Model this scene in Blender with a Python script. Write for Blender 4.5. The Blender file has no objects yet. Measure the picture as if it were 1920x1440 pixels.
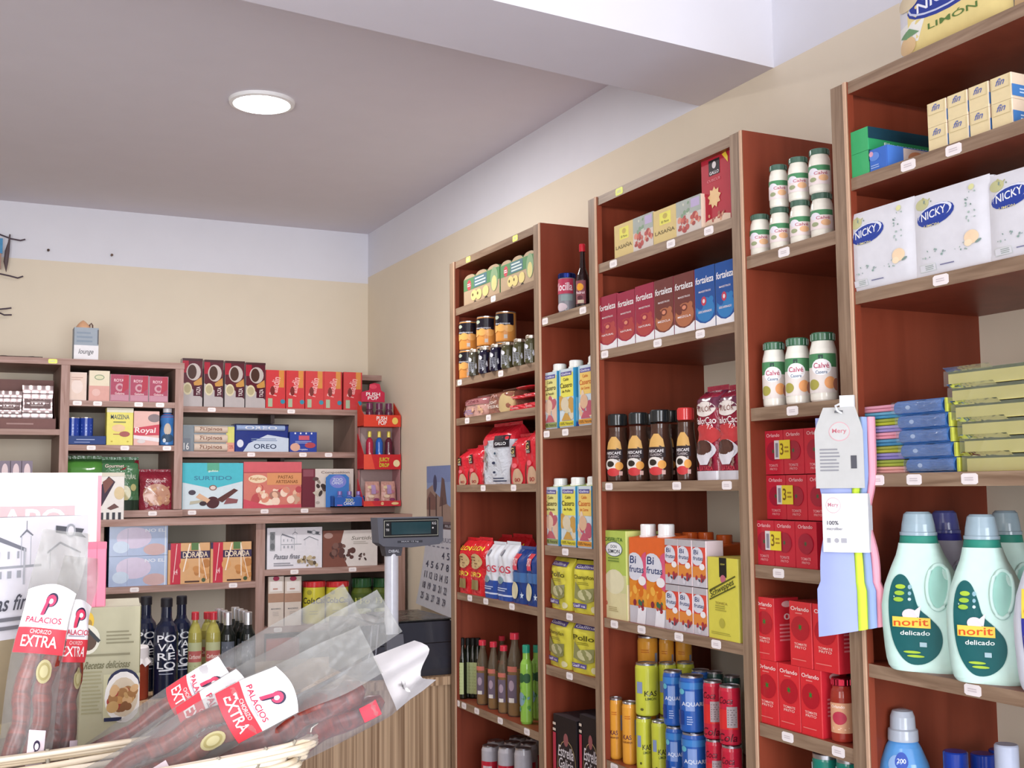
import bpy, bmesh, math, random
from mathutils import Vector, Matrix
S = bpy.context.scene
COL = S.collection
ZC = 1.5                      # eye height above the floor

# ---------------------------------------------------------------- camera
F = 2155.0
def _n(v):
    return v / v.length
_D = _n(Vector((-93 - 960, 925 - 720, F)))          # world depth axis seen by the camera (x right, y down, z forward)
_R = Vector((5400 - 960, 875 - 720, F)); _R = _n(_R - _D * _R.dot(_D))
_U = _R.cross(_D)
if _U.y > 0: _U = -_U
cd = bpy.data.cameras.new('camera'); cam = bpy.data.objects.new('camera', cd); COL.objects.link(cam)
cd.sensor_width = 36.0; cd.lens = 36.0 * F / 1920.0; cd.clip_start = 0.02
_right = Vector((_R.x, _D.x, _U.x)); _up = -Vector((_R.y, _D.y, _U.y)); _fw = Vector((_R.z, _D.z, _U.z))
m = Matrix.Identity(4)
for i in range(3):
    m[i][0] = _right[i]; m[i][1] = _up[i]; m[i][2] = -_fw[i]
m[0][3] = 0; m[1][3] = 0; m[2][3] = ZC
cam.matrix_world = m
S.camera = cam

# ---------------------------------------------------------------- view and light
vs = S.view_settings
vs.view_transform = 'Standard'; vs.look = 'None'; vs.gamma = 1.0; vs.use_curve_mapping = False
vs.exposure = 0.0
w = bpy.data.worlds.new('daylight'); S.world = w; w.use_nodes = True
bg = w.node_tree.nodes['Background']; bg.inputs[0].default_value = (0.75, 0.85, 1.0, 1); bg.inputs[1].default_value = 0.6

def area(name, loc, target, sx, sy, power, col, spread=180):
    l = bpy.data.lights.new(name, 'AREA'); l.shape = 'RECTANGLE'; l.size = sx; l.size_y = sy
    l.energy = power; l.color = col; l.spread = math.radians(spread)
    o = bpy.data.objects.new(name, l); COL.objects.link(o); o.location = loc
    o.rotation_euler = (Vector(target) - Vector(loc)).to_track_quat('-Z', 'Y').to_euler()
    return o
# daylight coming in by the shop window behind the camera; unseen lamp added at the left to brighten the near boxes
area('window_daylight', (0.25, -2.40, 1.45), (-0.1, 3.0, 1.80), 2.2, 1.9, 152, (0.92, 0.95, 1.0))
area('left_fill', (-1.22, 0.35, 1.55), (-0.05, 2.5, 1.40), 0.8, 1.5, 19, (0.94, 0.96, 1.0), 105)

# ---------------------------------------------------------------- pixel -> world on real planes (z relative to the eye)
def ray(px, py):
    v = Vector((px - 960, py - 720, F))
    return Vector((v.dot(_R), v.dot(_D), v.dot(_U)))
def sol(axis, p, **k):
    """unknown world coordinate `axis` of a point whose other two are known and that sits at column/row p"""
    ax = {'x': _R, 'y': _D, 'z': _U}
    c = Vector((0, 0, 0))
    for a, val in k.items(): c += ax[a] * val
    e = ax[axis]
    if axis == 'z': return -(F * c.y - (p - 720) * c.z) / (F * e.y - (p - 720) * e.z)
    return -(F * c.x - (p - 960) * c.z) / (F * e.x - (p - 960) * e.z)
def depth_of(P):
    return P[0] * _R.z + P[1] * _D.z + P[2] * _U.z
def at(px, py, dist):
    r = ray(px, py) / F * dist
    return Vector((r.x, r.y, r.z + ZC))

# ---------------------------------------------------------------- materials
def lin(h):
    h = h.lstrip('#')
    out = []
    for i in (0, 2, 4):
        c = int(h[i:i + 2], 16) / 255.0
        out.append(c / 12.92 if c <= 0.04045 else ((c + 0.055) / 1.055) ** 2.4)
    return out
MATS = {}
def mat(key):
    """key: 'rrggbb' plus optional kind letter: p print, g gloss, m metal, f clear film, l glass/liquid, w wall"""
    if key in MATS: return MATS[key]
    hexc, kind = key[:6], key[6:] or 'p'
    M = bpy.data.materials.new('m_' + key); M.use_nodes = True
    nt = M.node_tree; N = nt.nodes; L = nt.links
    b = N['Principled BSDF']; c = lin(hexc)
    tc = N.new('ShaderNodeTexCoord'); nz = N.new('ShaderNodeTexNoise')
    L.new(tc.outputs['Object'], nz.inputs['Vector'])
    nz.inputs['Scale'].default_value = 60 if kind != 'w' else 9
    mx = N.new('ShaderNodeMix'); mx.data_type = 'RGBA'
    k = 0.94 if kind != 'w' else 0.975
    mx.inputs['A'].default_value = (c[0] * k, c[1] * k, c[2] * k, 1); mx.inputs['B'].default_value = (min(1, c[0] * (2 - k)), min(1, c[1] * (2 - k)), min(1, c[2] * (2 - k)), 1)
    L.new(nz.outputs['Fac'], mx.inputs['Factor']); L.new(mx.outputs['Result'], b.inputs['Base Color'])
    if kind == 'p': b.inputs['Roughness'].default_value = 0.55; b.inputs['Specular IOR Level'].default_value = 0.35
    if kind == 'w': b.inputs['Roughness'].default_value = 0.85; b.inputs['Specular IOR Level'].default_value = 0.2
    if kind == 'g':
        b.inputs['Roughness'].default_value = 0.16
    if kind == 'b':      # crinkled shiny plastic bag
        b.inputs['Roughness'].default_value = 0.2
        nz2 = N.new('ShaderNodeTexNoise'); nz2.inputs['Scale'].default_value = 45; nz2.inputs['Distortion'].default_value = 1.2
        L.new(tc.outputs['Object'], nz2.inputs['Vector'])
        bp = N.new('ShaderNodeBump'); bp.inputs['Strength'].default_value = 0.6; bp.inputs['Distance'].default_value = 0.006
        L.new(nz2.outputs['Fac'], bp.inputs['Height']); L.new(bp.outputs['Normal'], b.inputs['Normal'])
    if kind == 'm':
        b.inputs['Metallic'].default_value = 0.9; b.inputs['Roughness'].default_value = 0.28
    if kind in 'fl':
        out = N['Material Output']; tr = N.new('ShaderNodeBsdfTransparent'); tr.inputs[0].default_value = (*c, 1)
        gl = N.new('ShaderNodeBsdfGlossy'); gl.inputs['Roughness'].default_value = 0.12
        b.inputs['Roughness'].default_value = 0.25
        b.inputs['Base Color'].default_value = (*c, 1)
        m1 = N.new('ShaderNodeMixShader'); m1.inputs[0].default_value = 0.12 if kind == 'f' else 0.16
        L.new(tr.outputs[0], m1.inputs[1]); L.new(b.outputs[0], m1.inputs[2])
        fr = N.new('ShaderNodeLayerWeight'); fr.inputs[0].default_value = 0.12
        m2 = N.new('ShaderNodeMixShader'); L.new(fr.outputs[0], m2.inputs[0]); L.new(m1.outputs[0], m2.inputs[1]); L.new(gl.outputs[0], m2.inputs[2])
        L.new(m2.outputs[0], out.inputs['Surface'])
        nz2 = N.new('ShaderNodeTexNoise'); nz2.inputs['Scale'].default_value = 18; nz2.inputs['Distortion'].default_value = 1.2
        L.new(tc.outputs['Object'], nz2.inputs['Vector'])
        bp = N.new('ShaderNodeBump'); bp.inputs['Strength'].default_value = 0.9 if kind == 'f' else 0.05; bp.inputs['Distance'].default_value = 0.008
        L.new(nz2.outputs['Fac'], bp.inputs['Height'])
        for q in (b, gl): L.new(bp.outputs['Normal'], q.inputs['Normal'])
    MATS[key] = M
    return M
def wood(key, c1, c2, axis, scale=14, rough=0.45, dark=None):
    M = bpy.data.materials.new(key); M.use_nodes = True; nt = M.node_tree; N = nt.nodes; L = nt.links
    b = N['Principled BSDF']; b.inputs['Roughness'].default_value = rough; b.inputs['Specular IOR Level'].default_value = 0.35
    tc = N.new('ShaderNodeTexCoord'); mp = N.new('ShaderNodeMapping'); L.new(tc.outputs['Object'], mp.inputs[0])
    s = [scale, scale, scale]; s[axis] = scale * 0.07
    mp.inputs['Scale'].default_value = s
    nz = N.new('ShaderNodeTexNoise'); nz.inputs['Scale'].default_value = 2.2; nz.inputs['Detail'].default_value = 6; nz.inputs['Distortion'].default_value = 1.0
    L.new(mp.outputs[0], nz.inputs['Vector'])
    cr = N.new('ShaderNodeValToRGB'); L.new(nz.outputs['Fac'], cr.inputs[0])
    cr.color_ramp.elements[0].position = 0.33; cr.color_ramp.elements[0].color = (*lin(c1), 1)
    cr.color_ramp.elements[1].position = 0.68; cr.color_ramp.elements[1].color = (*lin(c2), 1)
    L.new(cr.outputs[0], b.inputs['Base Color'])
    MATS[key] = M
    return key
WY = wood('walnut_y', '7d6450', 'a08770', 1, 30); WZ = wood('walnut_z', '7d6450', 'a08770', 2, 30); WX = wood('walnut_x', '967468', 'b2938a', 0, 30)
WXZ = wood('walnut_xz', '967468', 'b2938a', 2, 30)
RED = wood('redwood_panel', '76321f', '8b412c', 2, 5, 0.4)
BRN = wood('brown_panel', '8a6a5e', '9b7b70', 2, 5, 0.5)
WICK = wood('wicker', 'd9c6a8', 'f0e6d6', 0, 25, 0.6)
SAUS = wood('sausage', '571812', '8c3020', 0, 60, 0.3)
# vertical zebra veneer of the counter
def zebra():
    M = bpy.data.materials.new('zebra'); M.use_nodes = True; nt = M.node_tree; N = nt.nodes; L = nt.links
    b = N['Principled BSDF']; b.inputs['Roughness'].default_value = 0.5
    tc = N.new('ShaderNodeTexCoord'); mp = N.new('ShaderNodeMapping'); L.new(tc.outputs['Object'], mp.inputs[0])
    mp.inputs['Scale'].default_value = (75, 75, 0.5)
    nz = N.new('ShaderNodeTexNoise'); nz.inputs['Scale'].default_value = 1.6; nz.inputs['Detail'].default_value = 3
    L.new(mp.outputs[0], nz.inputs['Vector'])
    cr = N.new('ShaderNodeValToRGB'); L.new(nz.outputs['Fac'], cr.inputs[0])
    cr.color_ramp.elements[0].position = 0.36; cr.color_ramp.elements[0].color = (*lin('8a6a4c'), 1)
    cr.color_ramp.elements[1].position = 0.62; cr.color_ramp.elements[1].color = (*lin('cbab88'), 1)
    L.new(cr.outputs[0], b.inputs['Base Color']); MATS['zebra'] = M
zebra()
def emis(key, col, st):
    M = bpy.data.materials.new(key); M.use_nodes = True; N = M.node_tree.nodes
    b = N['Principled BSDF']; b.inputs['Emission Color'].default_value = (*col, 1); b.inputs['Emission Strength'].default_value = st
    MATS[key] = M
emis('led', (1, 1, 1), 14)

# ---------------------------------------------------------------- text geometry
_T = {}
def text_geo(s, bold=0.012):
    if s in _T: return _T[s]
    cu = bpy.data.curves.new('t', 'FONT'); cu.body = s; cu.resolution_u = 3; cu.offset = bold
    o = bpy.data.objects.new('t', cu); COL.objects.link(o)
    dg = bpy.context.evaluated_depsgraph_get(); me = o.evaluated_get(dg).to_mesh()
    V = [(v.co.x, v.co.y) for v in me.vertices]; P = [tuple(p.vertices) for p in me.polygons]
    o.evaluated_get(dg).to_mesh_clear(); bpy.data.objects.remove(o); bpy.data.curves.remove(cu)
    if not V: V = [(0, 0)]; P = []
    x0 = min(v[0] for v in V); x1 = max(v[0] for v in V); y0 = min(v[1] for v in V); y1 = max(v[1] for v in V)
    V = [((x - x0) / (x1 - x0 + 1e-9), (y - y0) / (y1 - y0 + 1e-9)) for x, y in V]
    _T[s] = (V, P)
    return _T[s]

# ---------------------------------------------------------------- mesh collector
class MB:
    def __init__(s): s.v = []; s.f = []; s.k = []; s.sm = []; s.layer = 0
    def add(s, V, Fc, key, smooth=False):
        n = len(s.v); s.v += [tuple(p) for p in V]
        for f in Fc: s.f.append([n + i for i in f]); s.k.append(key); s.sm.append(smooth)
    def box(s, x0, y0, z0, x1, y1, z1, keys):
        """keys: one, or dict of faces front(-y) back top bottom left(-x) right(+x)"""
        V = [(x0, y0, z0), (x1, y0, z0), (x1, y1, z0), (x0, y1, z0), (x0, y0, z1), (x1, y0, z1), (x1, y1, z1), (x0, y1, z1)]
        Fs = dict(front=(0, 1, 5, 4), right=(1, 2, 6, 5), back=(2, 3, 7, 6), left=(3, 0, 4, 7), top=(4, 5, 6, 7), bottom=(3, 2, 1, 0))
        for nme, f in Fs.items():
            s.add(V, [f], keys if isinstance(keys, str) else keys.get(nme, keys['all']))
        return s
    def lathe(s, prof, key, n=20, sq=0, sx=1, sy=1, cx=0, cy=0, cap=True):
        """prof: [(r,z)] ; keys may be a list per ring"""
        V = []
        for r, z in prof:
            for i in range(n):
                a = 2 * math.pi * i / n; c, q = math.cos(a), math.sin(a)
                if sq:
                    e = 1 - sq * 0.75; c = math.copysign(abs(c) ** e, c); q = math.copysign(abs(q) ** e, q)
                V.append((cx + r * c * sx, cy + r * q * sy, z))
        m_ = len(prof)
        for j in range(m_ - 1):
            kk = key if isinstance(key, str) else key[j]
            s.add(V[j * n:(j + 2) * n], [(i, (i + 1) % n, n + (i + 1) % n, n + i) for i in range(n)], kk, True)
        if cap:
            s.add(V[:n], [tuple(reversed(range(n)))], key if isinstance(key, str) else key[0])
            s.add(V[-n:], [tuple(range(n))], key if isinstance(key, str) else key[-1])
        return s
    def tube(s, pts, r, key, n=8, r1=None):
        pts = [Vector(p) for p in pts]; V = []; m_ = len(pts)
        for j, p in enumerate(pts):
            t = (pts[min(j + 1, m_ - 1)] - pts[max(j - 1, 0)]).normalized()
            a = t.cross(Vector((0, 0, 1)) if abs(t.z) < .8 else Vector((0, 1, 0)))
            a.normalize(); b = t.cross(a)
            rr = (r[j] if isinstance(r, (list, tuple)) else r)
            for i in range(n):
                an = 2 * math.pi * i / n
                V.append(p + a * (rr * math.cos(an)) + b * (rr * math.sin(an)))
        Fc = [(j * n + i, j * n + (i + 1) % n, (j + 1) * n + (i + 1) % n, (j + 1) * n + i) for j in range(m_ - 1) for i in range(n)]
        s.add(V, Fc, key, True); s.add(V[:n], [tuple(reversed(range(n)))], key); s.add(V[-n:], [tuple(range(n))], key)
        return s
    def grid(s, fn, nu, nv, key, smooth=True, u0=0, u1=1, v0=0, v1=1):
        V = [fn(u0 + (u1 - u0) * i / nu, v0 + (v1 - v0) * j / nv) for j in range(nv + 1) for i in range(nu + 1)]
        Fc = [(j * (nu + 1) + i, j * (nu + 1) + i + 1, (j + 1) * (nu + 1) + i + 1, (j + 1) * (nu + 1) + i) for j in range(nv) for i in range(nu)]
        if callable(key):
            for j in range(nv):
                s.add([V[q] for q in range(j * (nu + 1), (j + 2) * (nu + 1))], [(i, i + 1, nu + 2 + i, nu + 1 + i) for i in range(nu)], key((j + .5) / nv), smooth)
        else: s.add(V, Fc, key, smooth)
        return s
    def decals(s, fn0, items, asp=1.0, eps=0.0001, fin='p', base=0.0004):
        """fn(u, v, e) -> point lifted e off the surface. items in 0..1 of the face. asp = width / height"""
        fn = lambda u, v, e=0: fn0(min(1, max(0, u)), min(1, max(0, v)), e)
        for it in items:
            s.layer += 1; e = base + eps * s.layer
            t = it[0]; g = lambda c: c if len(c) > 6 else c + fin
            if t == 'r':
                _, a, b, c, d, col = it[:6]
                nu = max(1, int(abs(c - a) * 12)); nv = max(1, int(abs(d - b) * 12))
                s.grid(lambda u, v: fn(u, v, e), nu, nv, g(col), True, a, c, b, d)
            elif t == 'e':
                _, cu, cv, ru, rv, col = it[:6]; rot = it[6] if len(it) > 6 else 0
                V = [fn(cu, cv, e)]; n = 18
                for k in (0.5, 1.0):
                    for i in range(n):
                        a = 2 * math.pi * i / n; x, y = ru * k * math.cos(a) * asp, rv * k * math.sin(a)
                        x, y = x * math.cos(rot) - y * math.sin(rot), x * math.sin(rot) + y * math.cos(rot)
                        V.append(fn(cu + x / asp, cv + y, e))
                Fc = [(0, 1 + i, 1 + (i + 1) % n) for i in range(n)] + [(1 + i, 1 + n + i, 1 + n + (i + 1) % n, 1 + (i + 1) % n) for i in range(n)]
                s.add(V, Fc, g(col), True)
            elif t == 'p':
                P = it[1]; m_ = len(P)
                cr = [(P[(i + 1) % m_][0] - P[i][0]) * (P[(i + 2) % m_][1] - P[(i + 1) % m_][1]) - (P[(i + 1) % m_][1] - P[i][1]) * (P[(i + 2) % m_][0] - P[(i + 1) % m_][0]) for i in range(m_)]
                if min(cr) >= 0 or max(cr) <= 0:      # convex: fan with rings so that it follows a curved face
                    P = [(P[i][0] + (P[(i + 1) % m_][0] - P[i][0]) * k / 3, P[i][1] + (P[(i + 1) % m_][1] - P[i][1]) * k / 3) for i in range(m_) for k in range(3)]
                    m_ = len(P); cu = sum(p[0] for p in P) / m_; cv = sum(p[1] for p in P) / m_
                    V = [fn(cu, cv, e)] + [fn(cu + (u - cu) * k, cv + (v - cv) * k, e) for k in (.5, 1) for u, v in P]
                    s.add(V, [(0, 1 + i, 1 + (i + 1) % m_) for i in range(m_)] + [(1 + i, 1 + m_ + i, 1 + m_ + (i + 1) % m_, 1 + (i + 1) % m_) for i in range(m_)], g(it[2]), True)
                else:
                    V = [fn(u, v, e) for u, v in P]; s.add(V, [tuple(range(m_))], g(it[2]))
            elif t == 's':
                _, cu, cv, R, r_, n, col = it; V = []
                for i in range(2 * n):
                    a = math.pi * i / n + math.pi / 2; q = R if i % 2 == 0 else r_
                    V.append(fn(cu + q * math.cos(a) / asp, cv + q * math.sin(a), e))
                V.append(fn(cu, cv, e)); c_ = len(V) - 1
                s.add(V, [(c_, i, (i + 1) % (2 * n)) for i in range(2 * n)], g(col))
            elif t == 't':
                _, txt, cu, cv, wu, hv, col = it[:7]; sh = it[7] if len(it) > 7 else 0; rot = it[8] if len(it) > 8 else 0
                V0, P = text_geo(txt); V = []
                for x, y in V0:
                    x = (x - .5) * wu * asp; y = (y - .5) * hv
                    x += sh * y
                    x, y = x * math.cos(rot) - y * math.sin(rot), x * math.sin(rot) + y * math.cos(rot)
                    V.append(fn(cu + x / asp, cv + y, e))
                s.add(V, P, g(col))
            elif t == 'f':   # printed food: scatter of ellipses
                _, a, b, c, d, cols, n, size, seed = it; rg = random.Random(seed)
                for q in range(n):
                    z = size * rg.uniform(.6, 1.3)
                    s.decals(fn, [('e', rg.uniform(a, c), rg.uniform(b, d), z / asp, z * rg.uniform(.5, 1), rg.choice(cols), rg.uniform(0, 3))], asp, 0, fin, e + .000012 * q); s.layer -= 1
            elif t == 'l':   # lines of small print
                _, a, b, c, d, n, col = it; rg = random.Random(n + int(a * 100))
                for q in range(n):
                    y = d - (d - b) * (q + .5) / n; h = (d - b) / n * .22
                    s.grid(lambda u, v: fn(u, v, e), 2, 1, g(col), True, a, a + (c - a) * rg.uniform(.75, 1), y - h, y + h)
        return s
    def build(s, name, parent=None):
        me = bpy.data.meshes.new(name); me.from_pydata(s.v, [], s.f)
        keys = []
        for k in s.k:
            if k not in keys: keys.append(k)
        for k in keys: me.materials.append(MATS[k] if k in MATS else mat(k))
        ix = {k: i for i, k in enumerate(keys)}
        me.polygons.foreach_set('material_index', [ix[k] for k in s.k])
        me.polygons.foreach_set('use_smooth', s.sm)
        me.update()
        o = bpy.data.objects.new(name, me); COL.objects.link(o)
        if parent is not None: o.parent = parent
        return o
def flat(w, h, y0, x0=0, z0=0):
    return lambda u, v, e=0: (x0 + (u - .5) * w, y0 - e, z0 + v * h)
def flatR(d, h, x1, y0=0):      # right-hand (+x) side face, u from front to back
    return lambda u, v, e=0: (x1 + e, y0 + u * d, v * h)
def curved(r, h, span=math.pi, z0=0, sx=1, sy=1, cy=0, yaw=0):
    def fn(u, v, e=0):
        a = (u - .5) * span + yaw; rr = (r(v) if callable(r) else r) + e
        return (rr * math.sin(a) * sx, cy - rr * math.cos(a) * sy, z0 + v * h)
    return fn

# ---------------------------------------------------------------- things
def tag(o, label, cat, group=None, kind=None):
    if label: o['label'] = label
    if cat: o['category'] = cat
    if group: o['group'] = group
    if kind: o['kind'] = kind
    return o
def struct(o): o['kind'] = 'structure'; return o
PROTO = {}
def copy_tree(o, parent=None):
    c = o.copy(); COL.objects.link(c); c.parent = parent
    for ch in list(o.children): copy_tree(ch, c)
    return c
def make(kind, fn, w, d, h, fresh=False):
    """fn(w,d,h) -> [(part, MB, label or None)]; one entry = thing is that mesh"""
    key = (kind, fn)
    if key in PROTO and not fresh:
        o, W, D, H = PROTO[key]; c = copy_tree(o); c.scale = (w / W, d / D, h / H); return c
    parts = fn(w, d, h)
    if len(parts) == 1: o = parts[0][1].build(kind)
    else:
        o = bpy.data.objects.new(kind, None); COL.objects.link(o)
        made = {}
        for p in parts:
            par = made.get(p[3], o) if len(p) > 3 else o
            c = p[1].build(p[0], par); made[p[0]] = c
            if len(p) > 2 and p[2]: c['label'] = p[2]
    if not fresh: PROTO[key] = (o, w, d, h)
    return o
def put(o, x, y, z, rz, label, cat, group=None):
    o.location = (x, y, z + ZC); o.rotation_euler = (0, 0, rz)
    return tag(o, label, cat, group)
RW = -math.pi / 2
# right wall shelves: fronts look to -x
def RB(kind, fn, px0, px1, z, pyt, label, cat, group=None, d=0.1, xf=1.406, yaw=0, dz=0):
    y0 = sol('y', px0, x=xf, z=z); y1 = sol('y', px1, x=xf, z=z); yc = (y0 + y1) / 2
    h = sol('z', pyt, x=xf, y=yc) - z - dz
    o = make(kind, fn, y0 - y1, d, h)
    return put(o, xf + d / 2 * math.cos(yaw), yc, z + dz, RW + yaw, label, cat, group)
def RC(kind, fn, px0, px1, z, pyt, label, cat, group=None, xf=1.406, yaw=0, dz=0, sy=1, face=0.55):
    pc = (px0 + px1) / 2; r = 0.03
    for _ in range(3):
        x = xf + r; y = sol('y', pc, x=x, z=z); r = (px1 - px0) / 2 / F * depth_of((x, y, z + .05))
    h = sol('z', pyt, x=x, y=y) - z - dz
    o = make(kind, fn, 2 * r, 2 * r * sy, h)
    return put(o, x, y, z + dz, RW + yaw + math.atan2(y, x) * face * 1.0, label, cat, group)
# back wall shelves: fronts look to -y
def BB(kind, fn, px0, px1, z, pyt, label, cat, group=None, d=0.1, Y=4.72, yaw=0, dz=0):
    x0 = sol('x', px0, y=Y, z=z); x1 = sol('x', px1, y=Y, z=z); xc = (x0 + x1) / 2
    h = sol('z', pyt, x=xc, y=Y) - z - dz
    o = make(kind, fn, x1 - x0, d, h)
    return put(o, xc, Y + d / 2, z + dz, yaw, label, cat, group)
def BC(kind, fn, px0, px1, z, pyt, label, cat, group=None, Y=4.72, yaw=0, dz=0, sy=1):
    pc = (px0 + px1) / 2; r = 0.03
    for _ in range(3):
        y = Y + r; x = sol('x', pc, y=y, z=z); r = (px1 - px0) / 2 / F * depth_of((x, y, z + .05))
    h = sol('z', pyt, x=x, y=y) - z - dz
    o = make(kind, fn, 2 * r, 2 * r * sy, h)
    return put(o, x, y, z + dz, yaw - math.atan2(x, y) * .7, label, cat, group)
ORD = {1: ['only'], 2: ['left', 'right'], 3: ['left', 'middle', 'right']}
WORDS = ['leftmost', 'second from the left', 'third from the left', 'fourth from the left', 'fifth from the left', 'sixth from the left', 'seventh from the left']
def nth(i, n):
    if n <= 3: return ORD[n][i]
    return 'rightmost' if i == n - 1 else WORDS[i]
# ================================================================ ROOM
XW, YB, XL, YF = 1.72, 5.05, -1.35, -2.6
ZCEIL, ZBEAM, ZFL = 1.19, 0.985, -1.5
CREAM, WHITE, GREYW = 'e4d8c4' + 'w', 'e2e2ea' + 'w', 'dedae2' + 'w'
def wall(name, fn_pts, zs, keys):
    mb = MB()
    for (za, zb), k in zip(zs, keys):
        (xa, ya), (xb, yb), th = fn_pts
        x0, x1 = min(xa, xb), max(xa, xb); y0, y1 = min(ya, yb), max(ya, yb)
        tx, ty = th
        mb.box(x0 + min(tx, 0), y0 + min(ty, 0), za + ZC, x1 + max(tx, 0), y1 + max(ty, 0), zb + ZC, k)
    return struct(mb.build(name))
wall('wall_right', ((XW, YF), (XW, YB), (0.1, 0)), [(ZFL, 0.985), (0.985, ZCEIL + .35)], [CREAM, WHITE])
wall('wall_back', ((XL, YB), (XW + .1, YB), (0, 0.1)), [(ZFL, 0.955), (0.955, ZCEIL)], [CREAM, WHITE])
wl = MB()
for (a, b, c, d) in ((YF, -0.1, ZFL, ZCEIL), (-0.1, 0.8, ZCEIL - .45, ZCEIL), (0.8, YB, ZFL, ZCEIL)):
    wl.box(XL - .1, a, c + ZC, XL, b, d + ZC, CREAM)
struct(wl.build('wall_left'))
wf = MB()
for (a, b, c, d) in ((XL, -0.9, ZFL, ZCEIL), (1.4, XW, ZFL, ZCEIL), (-.9, 1.4, ZFL, -1.1), (-.9, 1.4, .95, ZCEIL)):
    wf.box(a, YF - .1, c + ZC, b, YF, d + ZC, CREAM)
struct(wf.build('wall_front'))
struct(MB().box(XL, YF, -0.1, XW + .1, YB + .1, 0, 'b6bccew').build('floor'))
# ceiling, pierced by the round lamp only as a surface fitting; a deep beam crosses it
struct(MB().box(XL - .1, YF - .1, ZCEIL + ZC, XW + .1, YB + .1, ZCEIL + .1 + ZC, GREYW).build('ceiling'))
mb = MB()
n0, n1, f0, f1 = (XL, 2.10 - .085 * (XW - XL)), (XW, 2.10), (XL, 2.40 - .125 * (XW - XL)), (XW, 2.40)
V = [(p[0], p[1], z + ZC) for z in (ZBEAM, ZCEIL) for p in (n0, n1, f1, f0)]
mb.add(V, [(0, 3, 2, 1), (4, 5, 6, 7)], GREYW); mb.add(V, [(0, 1, 5, 4)], 'e6e4eaw'); mb.add(V, [(2, 3, 7, 6)], GREYW)
struct(mb.build('trim_1'))
# round ceiling lamp
LX, LY = 0.822, 3.42
lamp = bpy.data.objects.new('ceiling_lamp', None); COL.objects.link(lamp); lamp.location = (LX, LY, ZCEIL + ZC)
tag(lamp, 'round white flush ceiling lamp, lit, in the rear part of the ceiling', 'lamp')
MB().lathe([(.086, -.012), (.098, -.010), (.100, 0)], 'f2f2f2p', 40).build('lamp_ring', lamp)
MB().lathe([(.084, -.013), (.086, -.0121)], 'led', 40).build('diffuser', lamp)
a = area('ceiling_lamp_light', (LX, LY, ZCEIL + ZC - .02), (LX, LY, 0), .17, .17, 17, (1, .98, .95))
a.data.shape = 'DISK'; a.parent = lamp; a.matrix_parent_inverse = Matrix.Translation(lamp.location).inverted()
# two nails in the rear wall
for i, (px, py, l) in enumerate(((90, 470, 'left'), (209, 479, 'right'))):
    x = sol('x', px, y=YB, z=.98); z = sol('z', py, x=x, y=YB)
    o = MB().lathe([(.0045, 0), (.0055, .012), (.0055, .014)], '4a3a34m', 10).build('wall_nail')
    o.location = (x, YB, z + ZC); o.rotation_euler = (math.pi / 2, 0, 0)
    tag(o, 'small dark nail head in the rear wall, the %s one of two' % l, 'nail', 'nails in the rear wall')

# ================================================================ SHELVING
def board(mb, x0, y0, z0, x1, y1, z1, edge, face, front):
    """front: 'x' edge looks to -x, 'y' edge looks to -y"""
    keys = {'all': face, ('left' if front == 'x' else 'front'): edge}
    mb.box(x0, y0, z0 + ZC, x1, y1, z1 + ZC, keys)
def tags_on(root, pts, axis, plane, zc, yellow=()):
    """price stickers on a board edge, pts = [(px, z)]"""
    for i, (px, z) in enumerate(pts):
        mb = MB(); w, h = .016, .0085
        base = 'f4ecec' if i not in yellow else 'e8ee7a'
        if axis == 'x':
            y = sol('y', px, x=plane, z=z); fn = lambda u, v, e=0: (plane - .0006 - e, y - (u - .5) * 2 * w, z + ZC + (v - .5) * 2 * h)
        else:
            x = sol('x', px, y=plane, z=z); fn = lambda u, v, e=0: (x + (u - .5) * 2 * w, plane - .0006 - e, z + ZC + (v - .5) * 2 * h)
        P = [(.12, 0), (.88, 0), (1, .15), (1, .85), (.88, 1), (.12, 1), (0, .85), (0, .15)]
        mb.add([fn(u, v) for u, v in P] + [fn(u, v, -.0005) for u, v in P], [tuple(range(8))] + [(k, (k + 1) % 8, 8 + (k + 1) % 8, 8 + k) for k in range(8)], base + 'p')
        mb.decals(fn, [('l', .22, .3, .78, .7, 2, 'd2c6ca')], w / h)
        mb.build('price_label', root)
T = .022
def unit_right(label, ya, yb, zs, tags, yellow=(), top=.709, toptags=()):
    root = bpy.data.objects.new('shelf_unit', None); COL.objects.link(root); tag(root, label, 'shelf unit', 'tall wooden shelf units along the right wall')
    for y0, y1 in ((ya - .042, ya), (yb, yb + .042)):
        mb = MB(); q = (y0, y0 + .022) if y0 < ya - .1 else (y1 - .022, y1)
        board(mb, 1.4, y0, ZFL, 1.414, y1, top, WZ, RED, 'x'); board(mb, 1.414, q[0], ZFL, XW, q[1], top, WZ, RED, 'x')
        mb.box(1.397, y0 + .002, ZFL + ZC, 1.40, y0 + .008, top + ZC, 'c9a58ap')
        mb.build('side_panel', root)
    mb = MB(); board(mb, 1.402, yb + .042, top - T, XW, ya - .042, top - .0005, WY, RED, 'x'); mb.build('top_board', root)
    for z in zs:
        mb = MB(); x0 = 1.402; th = T
        board(mb, x0, yb + .042, z - th, 1.414, ya - .042, z, WY, RED, 'x'); board(mb, 1.414, yb + .022, z - th, XW, ya - .022, z, WY, RED, 'x'); mb.build('shelf', root)
    tags_on(root, toptags, 'x', 1.402, 0, range(9))
    tags_on(root, tags, 'x', 1.402, 0)
    return root
h = T / 2
ZM = [.560, .337, .216, .012, -.314, -.636, -.96]
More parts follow.
